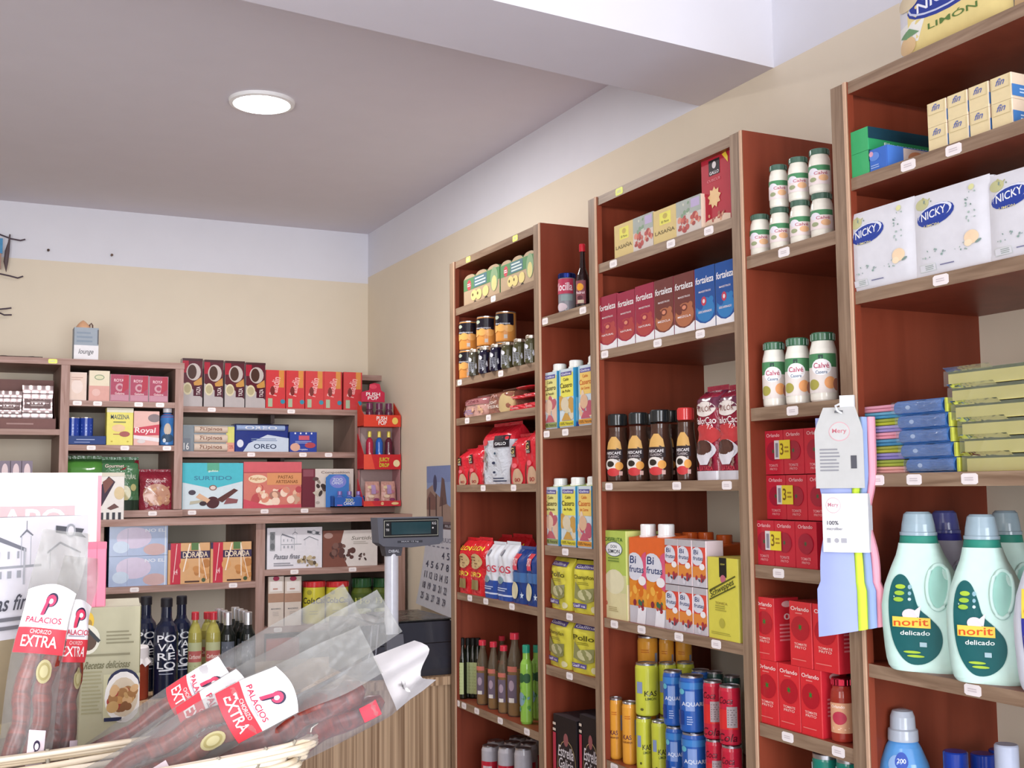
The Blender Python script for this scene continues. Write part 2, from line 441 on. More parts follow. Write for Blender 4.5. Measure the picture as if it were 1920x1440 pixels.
unit_right('tall wooden shelf unit farthest from the camera, beside the wall calendar', 3.315, 2.690, ZM,
    [(925, .56 - h), (862, .337 - h), (939, .337 - h), (876, .216 - h), (916, .216 - h), (906, .012 - h), (963, .012 - h), (881, -.314 - h), (911, -.314 - h), (960, -.314 - h),
     (858, -.636 - h), (870, -.636 - h), (894, -.636 - h), (938, -.636 - h), (988, -.636 - h)], toptags=[(878, .709 - h), (966, .709 - h)])
unit_right('tall wooden shelf unit in the middle holding the coffee bricks and drink cartons', 2.432, 1.812, [.541, .329, .013, -.307, -.635, -.96],
    [(1150, .541 - h), (1258, .541 - h), (1329, .541 - h), (1134, .329 - h), (1233, .329 - h), (1313, .329 - h), (1142, .013 - h), (1269, .013 - h), (1363, .013 - h),
     (1152, -.307 - h), (1203, -.307 - h), (1273, -.307 - h), (1343, -.307 - h), (1152, -.635 - h)], toptags=[(1161, .709 - h)])
unit_right('tall wooden shelf unit nearest the camera holding napkins and detergent bottles', 1.555, .60, [.535, .334, .019, -.300, -.62, -.96],
    [(1703, .535 - h), (1788, .535 - h), (1764, .334 - h), (1645, .019 - h), (1714, .019 - h), (1818, .019 - h), (1824, -.30 - h)])
def gap_bay(label, ya, yb, zs, tags):
    root = bpy.data.objects.new('shelf_bay', None); COL.objects.link(root); tag(root, label, 'shelves', 'narrow open shelf bays between the tall units')
    for z in zs:
        mb = MB(); board(mb, 1.402, yb, z - .025, XW, ya, z, WY, RED, 'x'); mb.build('shelf', root)
    tags_on(root, tags, 'x', 1.402, 0)
h = .0125
gap_bay('narrow open-topped shelf bay with broth cartons and yellow sachets', 2.690, 2.432, [.452, .153, -.149, -.309, -.455, -.90],
        [(1022, .452 - h), (1093, .452 - h), (1025, .153 - h), (1060, .153 - h), (1060, -.149 - h), (1068, -.309 - h), (1068, -.455 - h)])
gap_bay('narrow open-topped shelf bay with mayonnaise and tomato cartons beside the near tall unit', 1.812, 1.555, [.452, .151, -.151, -.449, -.72],
        [(1470, .452 - h), (1486, .151 - h), (1460, -.151 - h), (1477, -.449 - h), (1572, -.449 - h)])

# ---- rear wall shelving (fronts look to the camera, -y)
def at_x(px, Y, z): return sol('x', px, y=Y, z=z)
YL, YR, YD = 4.66, 4.74, 4.50
root = bpy.data.objects.new('wall_shelving', None); COL.objects.link(root)
tag(root, 'brown wooden shelving on the rear wall at the left, with upright divider and price stickers', 'shelf unit')
xa, xb, xc, xd = -.45, at_x(120, YL, .2), at_x(335, YL, .2), .60
MBt = MB(); board(MBt, xa, YL, .484, xc + .018, YB, .508, WX, BRN, 'y'); MBt.build('top_board', root)
for x in (xa, xb, xc):
    mb = MB(); board(mb, x - .016, YL + .002, -.07, x + .016, YB, .484, WXZ, BRN, 'y'); mb.build('upright', root)
for (u0, u1, zz) in ((xa, xb, .238), (xa, xb, .02), (xb, xc, .350), (xb, xc, .180)):
    mb = MB(); board(mb, u0 + .016, YL + .004, zz - .022, u1 - .016, YB, zz, WX, BRN, 'y'); mb.build('shelf', root)
mb = MB(); board(mb, xa, YL - .02, -.0985, xc + .016, YB, -.072, WX, BRN, 'y'); mb.build('bottom_board', root)
tags_on(root, [(99, .496)], 'y', YL, 0, (0,))
tags_on(root, [(145, .339), (183, .339), (260, .339), (300, .339), (171, .169), (234, .169), (313, .169)], 'y', YL + .004, 0)
tags_on(root, [(286, -.085)], 'y', YL - .02, 0)
root = bpy.data.objects.new('wall_shelving', None); COL.objects.link(root)
tag(root, 'brown wooden shelving on the rear wall at the right, reaching the corner', 'shelf unit')
xe = at_x(671, YR, .1)
mb = MB(); board(mb, xc + .02, 4.86, .484, XW, YB, .508, WX, BRN, 'y'); mb.build('top_board', root)
mb = MB(); board(mb, xe - .014, YR, -.07, xe + .014, YB, .318, WXZ, BRN, 'y'); mb.build('upright', root)
for zz in (.342, .160):
    mb = MB(); board(mb, xc + .018, YR, zz - .024, (xe - .014) if zz < .3 else xe + .014, YB, zz, WX, BRN, 'y'); mb.build('shelf', root)
mb = MB(); board(mb, xc + .018, YR - .05, -.0985, XW, YB, -.072, WX, BRN, 'y'); mb.build('bottom_board', root)
for px, zz in ((509, .318), (527, .136)):
    mb = MB(); x = at_x(px, YR + .1, zz); mb.box(x - .008, YR + .08, zz - .035 + ZC, x + .008, YB, zz + ZC, '4f423ep'); mb.build('bracket', root)
tags_on(root, [(397, .330), (546, .330), (471, .148), (568, .148), (616, .148)], 'y', YR, 0)
tags_on(root, [(360, -.085), (496, -.085), (571, -.085)], 'y', YR - .05, 0)
# lower cabinet
root = bpy.data.objects.new('base_shelving', None); COL.objects.link(root)
tag(root, 'deep brown lower shelving under the rear wall shelves, behind the serving counter', 'shelf unit')
xa, xb, xc2, xd = -.2, at_x(182, YD, -.25), at_x(488, YD, -.3), at_x(748, YD, -.4)
mb = MB(); board(mb, xa, YD - .02, -.128, XW, YB, -.102, WX, BRN, 'y'); mb.build('top_board', root)
for x, q in ((xb, .022), (xc2, .018), (xd, .027)):
    mb = MB(); board(mb, x - q, YD, ZFL, x + q, YB, -.128, WXZ, BRN, 'y'); mb.build('upright', root)
for u0, u1, zz in ((xb + .022, xc2 - .018, -.351), (xc2 + .018, xd - .027, -.309), (xc2 + .018, xd - .027, -.531), (xb + .022, xc2 - .018, -.80), (xc2 + .018, xd - .027, -.80)):
    mb = MB(); board(mb, u0, YD + .002, zz - .024, u1, YB, zz, WX, BRN, 'y'); mb.build('shelf', root)
tags_on(root, [(252, -.363), (437, -.363), (552, -.321), (661, -.321), (521, -.543)], 'y', YD + .002, 0)
# serving counter with zebra veneer
root = bpy.data.objects.new('serving_counter', None); COL.objects.link(root)
tag(root, 'serving counter with vertically striped zebra wood front, under the weighing scale', 'counter')
MB().box(-.6, 3.35, 0, 1.712, 3.9, .90, 'zebra').build('carcass', root)
MB().box(-.6, 3.33, .90, 1.712, 3.92, .925, 'zebra').build('counter_top', root)
# ================================================================ PRODUCT BUILDERS  (each returns fn(w, d, h) -> parts)
def rbox(mb, w, d, h, keys, b=0.0012, z0=0):
    """box with softly chamfered vertical edges"""
    x, y = w / 2, d / 2; k = keys if isinstance(keys, dict) else {'all': keys}
    P = [(-x + b, -y), (x - b, -y), (x, -y + b), (x, y - b), (x - b, y), (-x + b, y), (-x, y - b), (-x, -y + b)]
    V = [(p[0], p[1], z0) for p in P] + [(p[0], p[1], z0 + h) for p in P]
    nm = ['front', 'right', 'right', 'right', 'back', 'left', 'left', 'left']
    for i in range(8):
        mb.add(V, [(i, (i + 1) % 8, 8 + (i + 1) % 8, 8 + i)], k.get(nm[i], k['all']))
    mb.add(V, [tuple(range(8, 16))], k.get('top', k['all'])); mb.add(V, [tuple(reversed(range(8)))], k['all'])
def carton(front, items, side=None, top=None, right=(), fin='p', extra=None, flap=True):
    def fn(w, d, h):
        mb = MB(); s_ = (side or front) + fin
        rbox(mb, w, d, h, {'all': s_, 'front': front + fin, 'top': (top or side or front) + fin})
        mb.decals(flat(w, h, -d / 2), items, w / h, fin=fin)
        if right: mb.decals(flatR(d, h, w / 2, -d / 2), right, d / h, fin=fin)
        if flap: mb.add([(-w / 2 * .96, 0, h + .0005), (w / 2 * .96, 0, h + .0005), (w / 2 * .96, .0012, h + .0005), (-w / 2 * .96, .0012, h + .0005)], [(0, 1, 2, 3)], '6b5a50p')
        parts = [('body', mb)]
        if extra: parts += extra(w, d, h)
        return parts
    return fn
def white_cap(col='f4f4f4', fx=0, fy=-.1, r=.22, hh=.10):
    def ex(w, d, h):
        mb = MB(); R = min(w, d) * r * 1.3; H = h * hh
        n = 24; mb.lathe([(R * 1.05, h), (R * 1.05, h + .003), (R, h + .003), (R, h + H - .002), (R * .92, h + H)], col + 'g', n, cx=fx * w, cy=fy * d)
        return [('cap', mb)]
    return ex
def gable(front, items, side, cap='f4f4f4', right=(), capcol=None, fin='p', slope=.12, hcap=.09):
    """tall drink carton with a sloping roof and a screw cap; h includes the cap"""
    def fn(w, d, H):
        h = H * (1 - hcap); mb = MB(); hs = h * (1 - slope)
        V = [(-w/2, -d/2, 0), (w/2, -d/2, 0), (w/2, d/2, 0), (-w/2, d/2, 0), (-w/2, -d/2, hs), (w/2, -d/2, hs), (w/2, d/2, h), (-w/2, d/2, h)]
        mb.add(V, [(0, 1, 5, 4)], front + fin); mb.add(V, [(1, 2, 6, 5), (3, 0, 4, 7), (3, 2, 1, 0), (2, 3, 7, 6)], side + fin); mb.add(V, [(4, 5, 6, 7)], (capcol or front) + fin)
        mb.decals(flat(w, hs, -d / 2), items, w / hs, fin=fin)
        if right: mb.decals(flatR(d, hs, w / 2, -d / 2), right, d / hs, fin=fin)
        c = MB(); R = min(w, d) * .30; zc = (hs + h) / 2 - .004
        c.lathe([(R * 1.12, zc), (R * 1.12, zc + .006), (R, zc + .007), (R, H - .002), (R * .9, H)], cap + 'g', 22)
        return [('body', mb), ('cap', c)]
    return fn
def bag(front, items, back=None, fin='b', bulge=1.0, seal=.06, top_w=1.0, right=(), crimp=True, tops=None, pin=.76):
    """soft pouch: rectangular section low down, pinched to a flat seal on top"""
    def fn(w, d, h):
        mb = MB()
        def half(v):
            t = max(0, (v - pin) / (1 - pin)); return d / 2 * (1 - t ** 1.6 * .92) * bulge
        def wid(v): return w / 2 * (1 - (1 - top_w) * max(0, (v - .4) / .6) + (.02 * math.sin(v * 9)))
        def S_(u, v, e=0):
            q = 2 * u - 1; edge = (1 - abs(q) ** 5)
            return (q * wid(v), -(half(v) * (.55 + .45 * edge)) - e + .0009 * math.sin(u * 17 + v * 11) * (v > .05) , v * h)
        def B_(u, v, e=0):
            p = S_(1 - u, v, e); return (p[0], -p[1], p[2])
        key = (lambda v: (tops[1] if v > tops[0] else front) + fin) if tops else front + fin
        mb.grid(S_, 24, 28, key); mb.grid(B_, 6, 12, (back or front) + fin)
        for sgn in (1, -1):
            def side(u, v, e=0):
                a = S_((1 + sgn) / 2, v); return (a[0] + sgn * .0006 * math.sin(u * 3.1416), a[1] + (-2 * a[1]) * u, a[2])
            mb.grid(side, 2, 28, key if tops else (back or front) + fin)
        base = [S_(i / 6, 0) for i in range(7)] + [B_(i / 6, 0) for i in range(7)]
        mb.add(base, [tuple(range(len(base)))], (back or front) + fin)
        if crimp: mb.grid(lambda u, v: (S_(u, 1)[0], .0008 * math.sin(u * 60), h + v * h * seal), 20, 1, (back or front if not tops else tops[1]) + fin)
        mb.decals(S_, items, w / h, eps=.0003, fin=fin if fin != 'b' else 'g', base=.002)
        return [('pouch', mb)]
    return fn
def can(body, items, lid='c9c9cc', span=2.6, dark=None, neck=.06, tabs=True, fin='g'):
    def fn(w, d, h):
        r = w / 2; mb = MB()
        mb.lathe([(r * .86, 0), (r * .97, h * .02), (r, h * .05), (r, h * (.97 - neck)), (r * (.98 - neck), h * .965)], body + fin, 28)
        mb.decals(curved(r, h * (.90 - neck), span, h * .05), items, span * r / (h * .86), eps=.00015, fin=fin, base=.0006)
        l = MB(); l.lathe([(r * (.98 - neck), h * .965), (r * (.99 - neck), h * .995), (r * (.95 - neck), h), (r * (.90 - neck), h * .985), (r * .3, h * .985)], lid + 'm', 28)
        if tabs: l.box(-r * .18, -r * .5, h * .986, r * .18, r * .1, h * .994, lid + 'm')
        return [('body', mb), ('lid', l)]
    return fn
def jar(fill, cap, items, prof=None, caph=.14, span=2.4, fin='g', v0=.10, v1=.72, capr=.86, label='fff', capname='lid', capfin='m'):
    prof = prof or [(.88, 0), (.98, .02), (1, .06), (1, .70), (.93, .80), (.80, .85), (.80, .88)]
    def fn(w, d, h):
        r = w / 2; mb = MB(); sy = d / w
        mb.lathe([(a * r, b * h) for a, b in prof], fill + fin, 28, sy=sy)
        def rad(v):
            z = v0 + v * (v1 - v0)
            for (a, b), (c, e) in zip(prof, prof[1:]):
                if b <= z <= e: return r * (a + (c - a) * (z - b) / (e - b + 1e-9))
            return r
        mb.decals(curved(rad, h * (v1 - v0), span, h * v0, sy=sy), items, span * r / (h * (v1 - v0)), eps=.00015, base=.0007)
        c = MB(); R = r * capr
        c.lathe([(R * .97, h * (1 - caph)), (R, h * (1 - caph) + .001), (R, h * .985), (R * .95, h)], cap + capfin, 32, sy=sy)
        for k in range(16):
            a = k * math.pi / 8
            c.box(R * math.cos(a) - .0006, (R * math.sin(a)) * sy - .0006, h * (1 - caph * .9), R * math.cos(a) + .0006, R * math.sin(a) * sy + .0006, h * .98, cap + capfin)
        return [('jar_glass' if fin in 'l' else 'body', mb), (capname, c)]
    return fn
def bottle(glass, prof, cap, items=(), span=2.0, v0=.1, v1=.5, fin='g', caph=.07, capr=1.25, capfin='g', liquid=None, collar=None):
    """prof: radius fraction, height fraction, ends at the neck"""
    def fn(w, d, h):
        r = w / 2; mb = MB(); sy = d / w
        mb.lathe([(a * r, b * h) for a, b in prof], glass + fin, 26, sy=sy)
        parts = [('body', mb)]
        def rad(v):
            z = v0 + v * (v1 - v0)
            for (a, b), (c, e) in zip(prof, prof[1:]):
                if b <= z <= e: return r * (a + (c - a) * (z - b) / (e - b + 1e-9))
            return r * .99
        if items: mb.decals(curved(rad, h * (v1 - v0), span, h * v0, sy=sy), items, span * r / (h * (v1 - v0)), eps=.00015, base=.0007)
        if liquid:
            q = MB(); lv = liquid[1]; pr = [(a * r * .93, b * h + .002) for a, b in prof if b < lv]; pr.append((rad((lv - v0) / (v1 - v0)) * .9, lv * h))
            q.lathe(pr, liquid[0] + 'g', 22, sy=sy); parts.append(('liquid', q))
        c = MB(); R = prof[-1][0] * r * capr
        c.lathe([(R, h * (1 - caph)), (R, h * .99), (R * .9, h)], cap + capfin, 24)
        if collar: c.lathe([(R * 1.02, h * (1 - caph * .99)), (R * 1.02, h * (1 - caph * .7))], collar + 'g', 24)
        parts.append(('cap', c))
        return parts
    return fn
# ================================================================ FAR UNIT (right wall, beside the calendar)
Z1, Z2, Z3, Z4, Z5, Z6, Z7 = ZM
# dessert packs on the top shelf: card sleeve over a row of pots
def pot_pack(w, d, h):
    mb = MB(); n = 12
    def top(u): return h * (.88 + .12 * (1 - abs((u * 3) % 1 * 2 - 1) ** 3))
    mb.grid(lambda u, v: ((u - .5) * w, -d / 2, v * top(u)), 24, 2, 'b9a184p', False)
    mb.grid(lambda u, v: ((.5 - u) * w, d / 2, v * top(1 - u)), 24, 2, '5f8a5cp', False)
    mb.grid(lambda u, v: ((u - .5) * w, -d / 2 + v * d, top(u)), 24, 2, '5d8c5ep', False)
    mb.grid(lambda u, v: (-w / 2, d / 2 - u * d, v * top(0)), 1, 1, '4f8a55p', False); mb.grid(lambda u, v: (w / 2, -d / 2 + u * d, v * top(1)), 1, 1, '4f8a55p', False)
    mb.decals(flat(w, h, -d / 2), [('r', 0, .5, 1, .88, '5d8c5e'), ('e', .16, .66, .06, .17, 'c9505a'), ('l', .11, .6, .21, .72, 2, 'ffffff'), ('r', .3, .52, .66, .86, '5a7a86'), ('l', .33, .54, .63, .84, 3, 'd6e2dc'),
        ('e', .86, .55, .10, .38, '8da882'), ('e', .86, .42, .07, .24, 'd9cf8e'), ('e', .3, .28, .085, .17, 'e0d08a'), ('e', .44, .26, .085, .17, 'e0d08a'), ('e', .63, .28, .085, .17, 'e0d08a'), ('e', .27, .3, .02, .05, '6b5a3a'), ('e', .41, .3, .02, .05, '6b5a3a'), ('p', [(.26, 0), (.42, 0), (.34, .1)], '3a3027'), ('p', [(.56, 0), (.74, 0), (.65, .12)], '3a3027')], w / h)
    return [('sleeve', mb)]
for i, (a, b, t) in enumerate(((870, 937, 506), (939, 1004, 480))):
    RB('dessert_pack', pot_pack, a, b, Z1, t, 'green and tan card pack of dessert pots, the %s one on the top shelf' % nth(i, 2), 'food pack', 'dessert packs on the top shelf', d=.14, xf=1.415)
# fruit cans stacked two high
fr = can('e0974a', [('r', 0, .56, 1, 1, '1e1a26'), ('t', 'Albaricoque', .5, .62, .7, .08, 'e8e8ee'), ('e', .3, .86, .12, .07, 'b9c3b0'), ('e', .2, .44, .18, .14, 'f0b264'), ('e', .5, .46, .18, .14, 'f0b264'), ('e', .8, .44, .18, .14, 'f0b264'), ('r', .62, .06, .74, .2, 'cfc6bc')], neck=.02, tabs=False)
cans = [(861, 898, 601, 0), (896, 930, 604, 1), (931, 967, 606, 1)]
hc = .0
for row in (0, 1):
    for i, (a, b, t, q) in enumerate(cans):
        z = Z2 + .0905 * row
        o = RC('fruit_can', fr, a, b, z, t if row else t + 51, '%s can of apricots with orange fruit on black, %s of the three' % (('lower', 'upper')[row], nth(i, 3)), 'can', 'apricot cans stacked two high', xf=1.407 + .012 * i)
        o.scale = (1, 1, 1); o.scale = (PROTO[('fruit_can', fr)][1] and (o.scale[0]), o.scale[1], .0895 / PROTO[('fruit_can', fr)][3])
def tiny_jar(fill):
    return jar(fill, 'd8cfc4', [('r', -.06, .72, .12, 1.2, 'c4c4cc'), ('p', [(.0, .0), (.55, .06), (.95, .35), (.9, .62), (.5, .85), (.25, 1.05), (.02, .9)], 'c3c5ce'), ('l', .12, .15, .8, .7, 6, '8f929c'), ('e', .35, .82, .16, .12, 'dfe0e6')], caph=.12, span=2.0, v0=.06, v1=.7, capr=.84)
tj = [tiny_jar('4a4638'), tiny_jar('1b1730'), tiny_jar('4d4a30')]
spec = [(879, 901, 655, 0), (898, 922, 651, 1), (919, 943, 646, 1), (940, 966, 642, 2), (962, 988, 636, 2), (984, 1010, 629, 2)]
for i, (a, b, t, k) in enumerate(spec):
    RC('preserve_jar', tj[k], a, b, Z2, t, 'small %s preserve jar with silver label, %s of six before the cans' % (('grey-brown', 'black', 'olive')[k], nth(i, 6)), 'jar', 'small preserve jars', xf=1.392)
# breadcrumb and toast bags
pb = bag('c79a8f', [('r', 0, .55, 1, 1, 'a66a6c'), ('t', 'Panes', .5, .72, .6, .16, '7a2c3a'), ('l', .1, .1, .6, .35, 3, '9a86b8'), ('f', .1, .1, .9, .5, ['d7a98c', 'caa27e', 'b98a72'], 9, .1, 3)], top_w=.8)
RB('bread_bag', pb, 864, 908, Z3, 742, 'crinkled pinkish bag of toasted bread, left on the third shelf', 'bread bag', d=.10)
pi = bag('8f5a4a', [('e', .95, .3, .35, .55, 'c4ab7c'), ('t', 'Pan', .42, .74, .3, .14, 'e0b0a8'), ('t', 'INTEGRAL', .36, .28, .5, .13, 'f2e4d8'), ('t', 'LIGHT', .36, .46, .34, .13, 'f2e4d8')], top_w=.7)
RB('bread_bag', pi, 908, 956, Z3, 730, 'brown bag of wholemeal bread with cream lettering, between pink bag and red sachets', 'bread bag', d=.10)
rs = bag('d22c38', [('e', .3, .7, .1, .2, 'f0686c'), ('l', .3, .2, .7, .5, 3, 'f6b0b0')], crimp=True)
for i, (a, b, t, dz) in enumerate(((950, 985, 757, 0), (978, 1009, 752, 0), (951, 982, 741, .034), (977, 1009, 735, .034), (962, 1000, 727, .066))):
    RB('seasoning_sachet', rs, a, b, Z3, t, ['red plump sachet at the bottom left of the red heap', 'red plump sachet at the bottom right of the red heap', 'red plump sachet in the middle left of the red heap', 'red plump sachet in the middle right of the red heap', 'red plump sachet on top of the red heap'][i], 'sachet', 'red sachets heaped on the third shelf', d=.07, xf=1.41 + .01 * (i > 1), dz=dz)
# pasta bags
pasta = bag('cf2433', [('r', .08, .56, .48, .8, '231a18'), ('t', 'G', .28, .7, .2, .12, 'd9c27a'), ('t', 'GALLO', .28, .6, .34, .05, 'f0e8d8'), ('e', .6, .12, .28, .2, 'c6a184'), ('e', .45, .38, .14, .05, 'e86a74'), ('p', [(0, 0), (.12, 0), (.1, .3), (0, .45)], 'b89a86'), ('t', '00', .62, .08, .3, .08, 'a33a34')], top_w=.82)
for i, (a, b, t) in enumerate(((855, 877, 845), (875, 900, 838), (953, 984, 818), (982, 1010, 805))):
    RB('pasta_bag', pasta, a, b, Z4, t, ['red pasta bag, small, leftmost on the fourth shelf', 'red pasta bag, small, against the left side of the silver bag', 'tall red pasta bag right of the silver bag', 'tall red pasta bag against the unit side panel'][i], 'pasta bag', 'red pasta bags', d=.07)
al = bag('c9cdd6', [('r', .55, .62, .95, .82, '23202a'), ('t', 'GALLO', .75, .68, .3, .05, 'ffffff'), ('e', .25, .72, .09, .06, 'cf3a44'), ('f', 0, .05, .35, .65, ['8a8478', '6f6a60', 'a29a88'], 12, .05, 5), ('e', .6, .52, .04, .02, '2a3350'), ('e', .55, .36, .05, .025, '2a3350'), ('e', .58, .2, .04, .02, '2a3350'), ('l', .55, .03, .95, .12, 2, '2a3350')], tops=(.76, 'cf2433'), top_w=.95)
RB('pasta_bag', al, 898, 953, Z4, 798, 'large silver and white pasta bag with red top between the red ones', 'pasta bag', d=.10, xf=1.41)
# rice
rulo = bag('d3222c', [('t', 'RULON', .45, .86, .9, .08, 'f0dc3c'), ('e', .5, .62, .42, .14, 'c9ab78'), ('l', .2, .5, .8, .72, 4, '6b4a2c'), ('t', 'ORO', .5, .38, .75, .09, 'f0d84a'), ('r', .25, .1, .72, .28, '93804e')], top_w=.98)
for i, (a, b) in enumerate(((858, 881), (880, 905))):
    RB('rice_bag', rulo, a, b, Z5, 1014, 'red rice bag with yellow lettering and a round grain picture, %s of the front two' % nth(i, 2), 'rice bag', 'red rice bags', d=.07)
for i, (a, b) in enumerate(((908, 942), (944, 980))):
    RB('rice_bag', rulo, a, b, Z5, 1008, 'red rice bag behind the white ones, %s of two' % nth(i, 2), 'rice bag', 'red rice bags', d=.07, xf=1.53)
sos = bag('dfe2ea', [('r', 0, 0, 1, .34, '244a9c'), ('r', 0, .08, 1, .11, 'd4dcf0'), ('t', 'SOS', .5, .56, .85, .13, 'c8384e'), ('e', .35, .86, .1, .06, '9aa0ac'), ('e', .35, .36, .2, .07, '7f9aa4'), ('l', .2, .16, .8, .24, 2, 'c6d4f0')], top_w=.92, fin='g')
for i, (a, b) in enumerate(((906, 931), (930, 958))):
    RB('rice_bag', sos, a, b, Z5, 1022, 'white and blue rice bag with pink lettering, %s of two' % nth(i, 2), 'rice bag', 'white and blue rice bags', d=.07)
blu = bag('1e3f86', [('r', 0, .62, .5, .92, 'd42c44'), ('t', 'TORO', .26, .77, .44, .14, 'f8e6e8'), ('r', 0, .4, 1, .58, '3f6ba4'), ('e', .35, .24, .22, .16, 'd9d2ae'), ('s', .78, .16, .07, .03, 5, 'd6e6f6')], top_w=.95, fin='g')
for i, (a, b) in enumerate(((957, 986), (984, 1011))):
    RB('rice_bag', blu, a, b, Z5, 1031, 'navy blue rice bag with a red square, %s of two' % nth(i, 2), 'rice bag', 'navy blue rice bags', d=.07)
# oils and vinegars on the low shelf
PBOT = [(.92, 0), (1, .02), (1, .58), (.95, .66), (.72, .76), (.46, .86), (.42, .92)]
dk = bottle('17190f', PBOT, '14120f', [('r', .1, 0, .9, 1, 'b9c48c'), ('l', .2, .1, .8, .9, 8, '8f9c68')], v0=.08, v1=.6, span=1.9, caph=.12, capr=1.3, capfin='p')
for i, (a, b, x) in enumerate(((859, 873, 1.408), (869, 883, 1.43), (878, 893, 1.44), (887, 903, 1.45))):
    RC('oil_bottle', dk, a, b + 3, Z6, 1196, 'slim dark bottle with black cap and pale green label, %s of four' % nth(i, 4), 'bottle', 'slim dark bottles with black caps', xf=x)
vg = bottle('d0bfa4', PBOT, 'd03446', [('r', .1, .86, .9, 1, 'c06a5a'), ('r', .12, .06, .88, .78, '6a5a6a'), ('e', .5, .5, .2, .14, 'a892a0'), ('r', .3, .06, .7, .18, 'd6cfc8')], v0=.14, v1=.6, span=1.9, fin='l', caph=.08, capr=1.5, liquid=('c09a3a', .55))
for i, (a, b, t, x, tilt) in enumerate(((894, 917, 1200, 1.42, 0), (915, 937, 1203, 1.42, 0), (934, 957, 1210, 1.42, 0), (952, 980, 1186, 1.425, .06))):
    o = RC('vinegar_bottle', vg, a, b, Z6, t, 'clear vinegar bottle with red cap and amber liquid, %s of four' % (nth(i, 4) if i < 3 else 'tallest and rightmost'), 'bottle', 'clear vinegar bottles with red caps', xf=x)
for i, (a, b) in enumerate(((910, 930), (932, 952))):
    RC('vinegar_bottle', vg, a, b, Z6, 1192, 'clear vinegar bottle with red cap standing in the second row, %s of two' % nth(i, 2), 'bottle', 'clear vinegar bottles with red caps', xf=1.53)
gr = bottle('8fc04e', [(.85, 0), (1, .03), (1, .7), (.95, .76), (.6, .82), (.55, .9)], '2f9a7c', [('e', .3, .78, .3, .1, '2f5a34'), ('e', .75, .78, .3, .1, '2f5a34'), ('f', .0, .1, 1, .7, ['5f9a3a', '6f9aa0', '4a8a34'], 9, .05, 8), ('e', .3, .35, .3, .14, '7f9ca8')], v0=.1, v1=.72, span=2.2, caph=.1, capr=1.1)
for i, (a, b) in enumerate(((976, 1000), (996, 1020))):
    RC('lemon_bottle', gr, a, b, Z6, 1209, 'light green bottle with teal cap, %s of two' % nth(i, 2), 'bottle', 'light green bottles with teal caps', xf=1.41 + .05 * i)
# red cans on the lowest visible shelf
rc = can('b4b0b6', [('r', 0, 0, 1, .66, 'c02438'), ('r', .35, .1, .75, .5, 'd8ccd0')], neck=.1)
for i in range(3):
    for j in range(3):
        a = 903 + i * 31 + j * 10
        for k in (0, 1):
            RC('red_drink_can', rc, a, a + 34, Z7 + k * .112, 1397 - i * -2 - j * 9 if k else 1450, 'red drink can low in the far unit, %s layer, %s row, %s' % (('lower', 'upper')[k], ('front', 'middle', 'back')[j], nth(i, 3)), 'can', 'red drink cans low in the far unit', xf=1.42 + j * .07)

# ================================================================ GAP BAY 1
nc = lambda blue: jar('8a8c94', '2a3c86' if blue else 'b8243c', [('r', 0, .55, 1, 1, 'b83a56'), ('t', 'Nocilla', .5, .76, .9, .24, 'f4e4ea'), ('r', .4, .34, .95, .52, '8fa0a0'), ('e', .4, .16, .3, .12, 'd6c6cc')], prof=[(.9, 0), (.95, .03), (.98, .2), (1, .4), (.97, .7), (.95, .86), (.93, .88)], caph=.12, v0=.04, v1=.86, capr=.97)
n1, n2 = nc(False), nc(True)
RC('spread_jar', n1, 1019, 1046, .452, 527, 'red-labelled hazelnut spread jar with red lid, left of the blue-lidded one', 'jar', xf=1.42)
RC('spread_jar', n2, 1047, 1081, .452, 514, 'hazelnut spread jar with blue lid beside the tall red-capped bottle', 'jar', xf=1.42)
sy = bottle('2a1a1a', [(.9, 0), (1, .02), (1, .44), (.85, .52), (.5, .62), (.38, .75), (.36, .88)], 'd02838', [('r', .05, 0, .95, 1, '8a4a52'), ('e', .5, .72, .28, .16, 'e8a02c'), ('t', 'Pedrol', .5, .48, .7, .12, 'f0d8dc'), ('e', .5, .26, .22, .09, '5a2a34'), ('r', .3, .02, .8, .16, 'c8b8a0')], v0=.06, v1=.42, caph=.12, capr=1.35)
RC('syrup_bottle', sy, 1081, 1106, .452, 458, 'tall dark sauce bottle with bright red cap against the middle unit', 'bottle', xf=1.41)
BLU = '3f9ac4'
def caldo(k):
    c, ttl, sub, pic = (('e0d98a', 'Casero', 'de Pescado', ['d8b8a0', 'b8606a', 'e8e0d8']), ('e6de5c', 'Casero', 'de Pollo', ['d6c9ae', 'c79a4c', 'cfc8a8']), ('e8c46c', 'Casero', 'de Carne', ['d8b090', 'b85a6c', 'e0c8b0']))[k]
    tc = ('4a3a1c', '4a3a1c', 'c8642c')[k]
    return gable('c9d6de', [('r', 0, .52, 1, .93, c), ('r', .0, .3, .1, 1, '8fc0d8'), ('r', .12, .88, .9, .95, '5f5a96'), ('t', 'Gallina', .5, .915, .66, .035, 'e8e6f2'), ('t', 'Caldo', .5, .82, .4, .05, tc), ('t', ttl, .5, .72, .86, .085, tc), ('t', sub, .5, .62, .6, .045, tc),
        ('f', .05, .16, .95, .5, pic, 8, .1, k + 2), ('e', .4, .4, .28, .12, pic[0]), ('p', [(.15, .12), (.85, .12), (.6, .24), (.4, .25)], pic[1]), ('r', 0, .03, 1, .11, ('8f9a5c', 'd8cc3c', 'e09a3c')[k]), ('t', '100% Natural', .5, .07, .9, .05, '3a3420')],
        BLU, right=[('r', .1, .1, .4, .5, '7fc0dc'), ('r', .1, .0, .9, .08, '4a5cae')], slope=.05, hcap=.085, capcol='b9c86a')
cal = [caldo(0), caldo(1), caldo(2)]
cn = ('fish broth carton, pale yellow label', 'chicken broth carton, bright yellow label', 'meat broth carton, orange lettering')
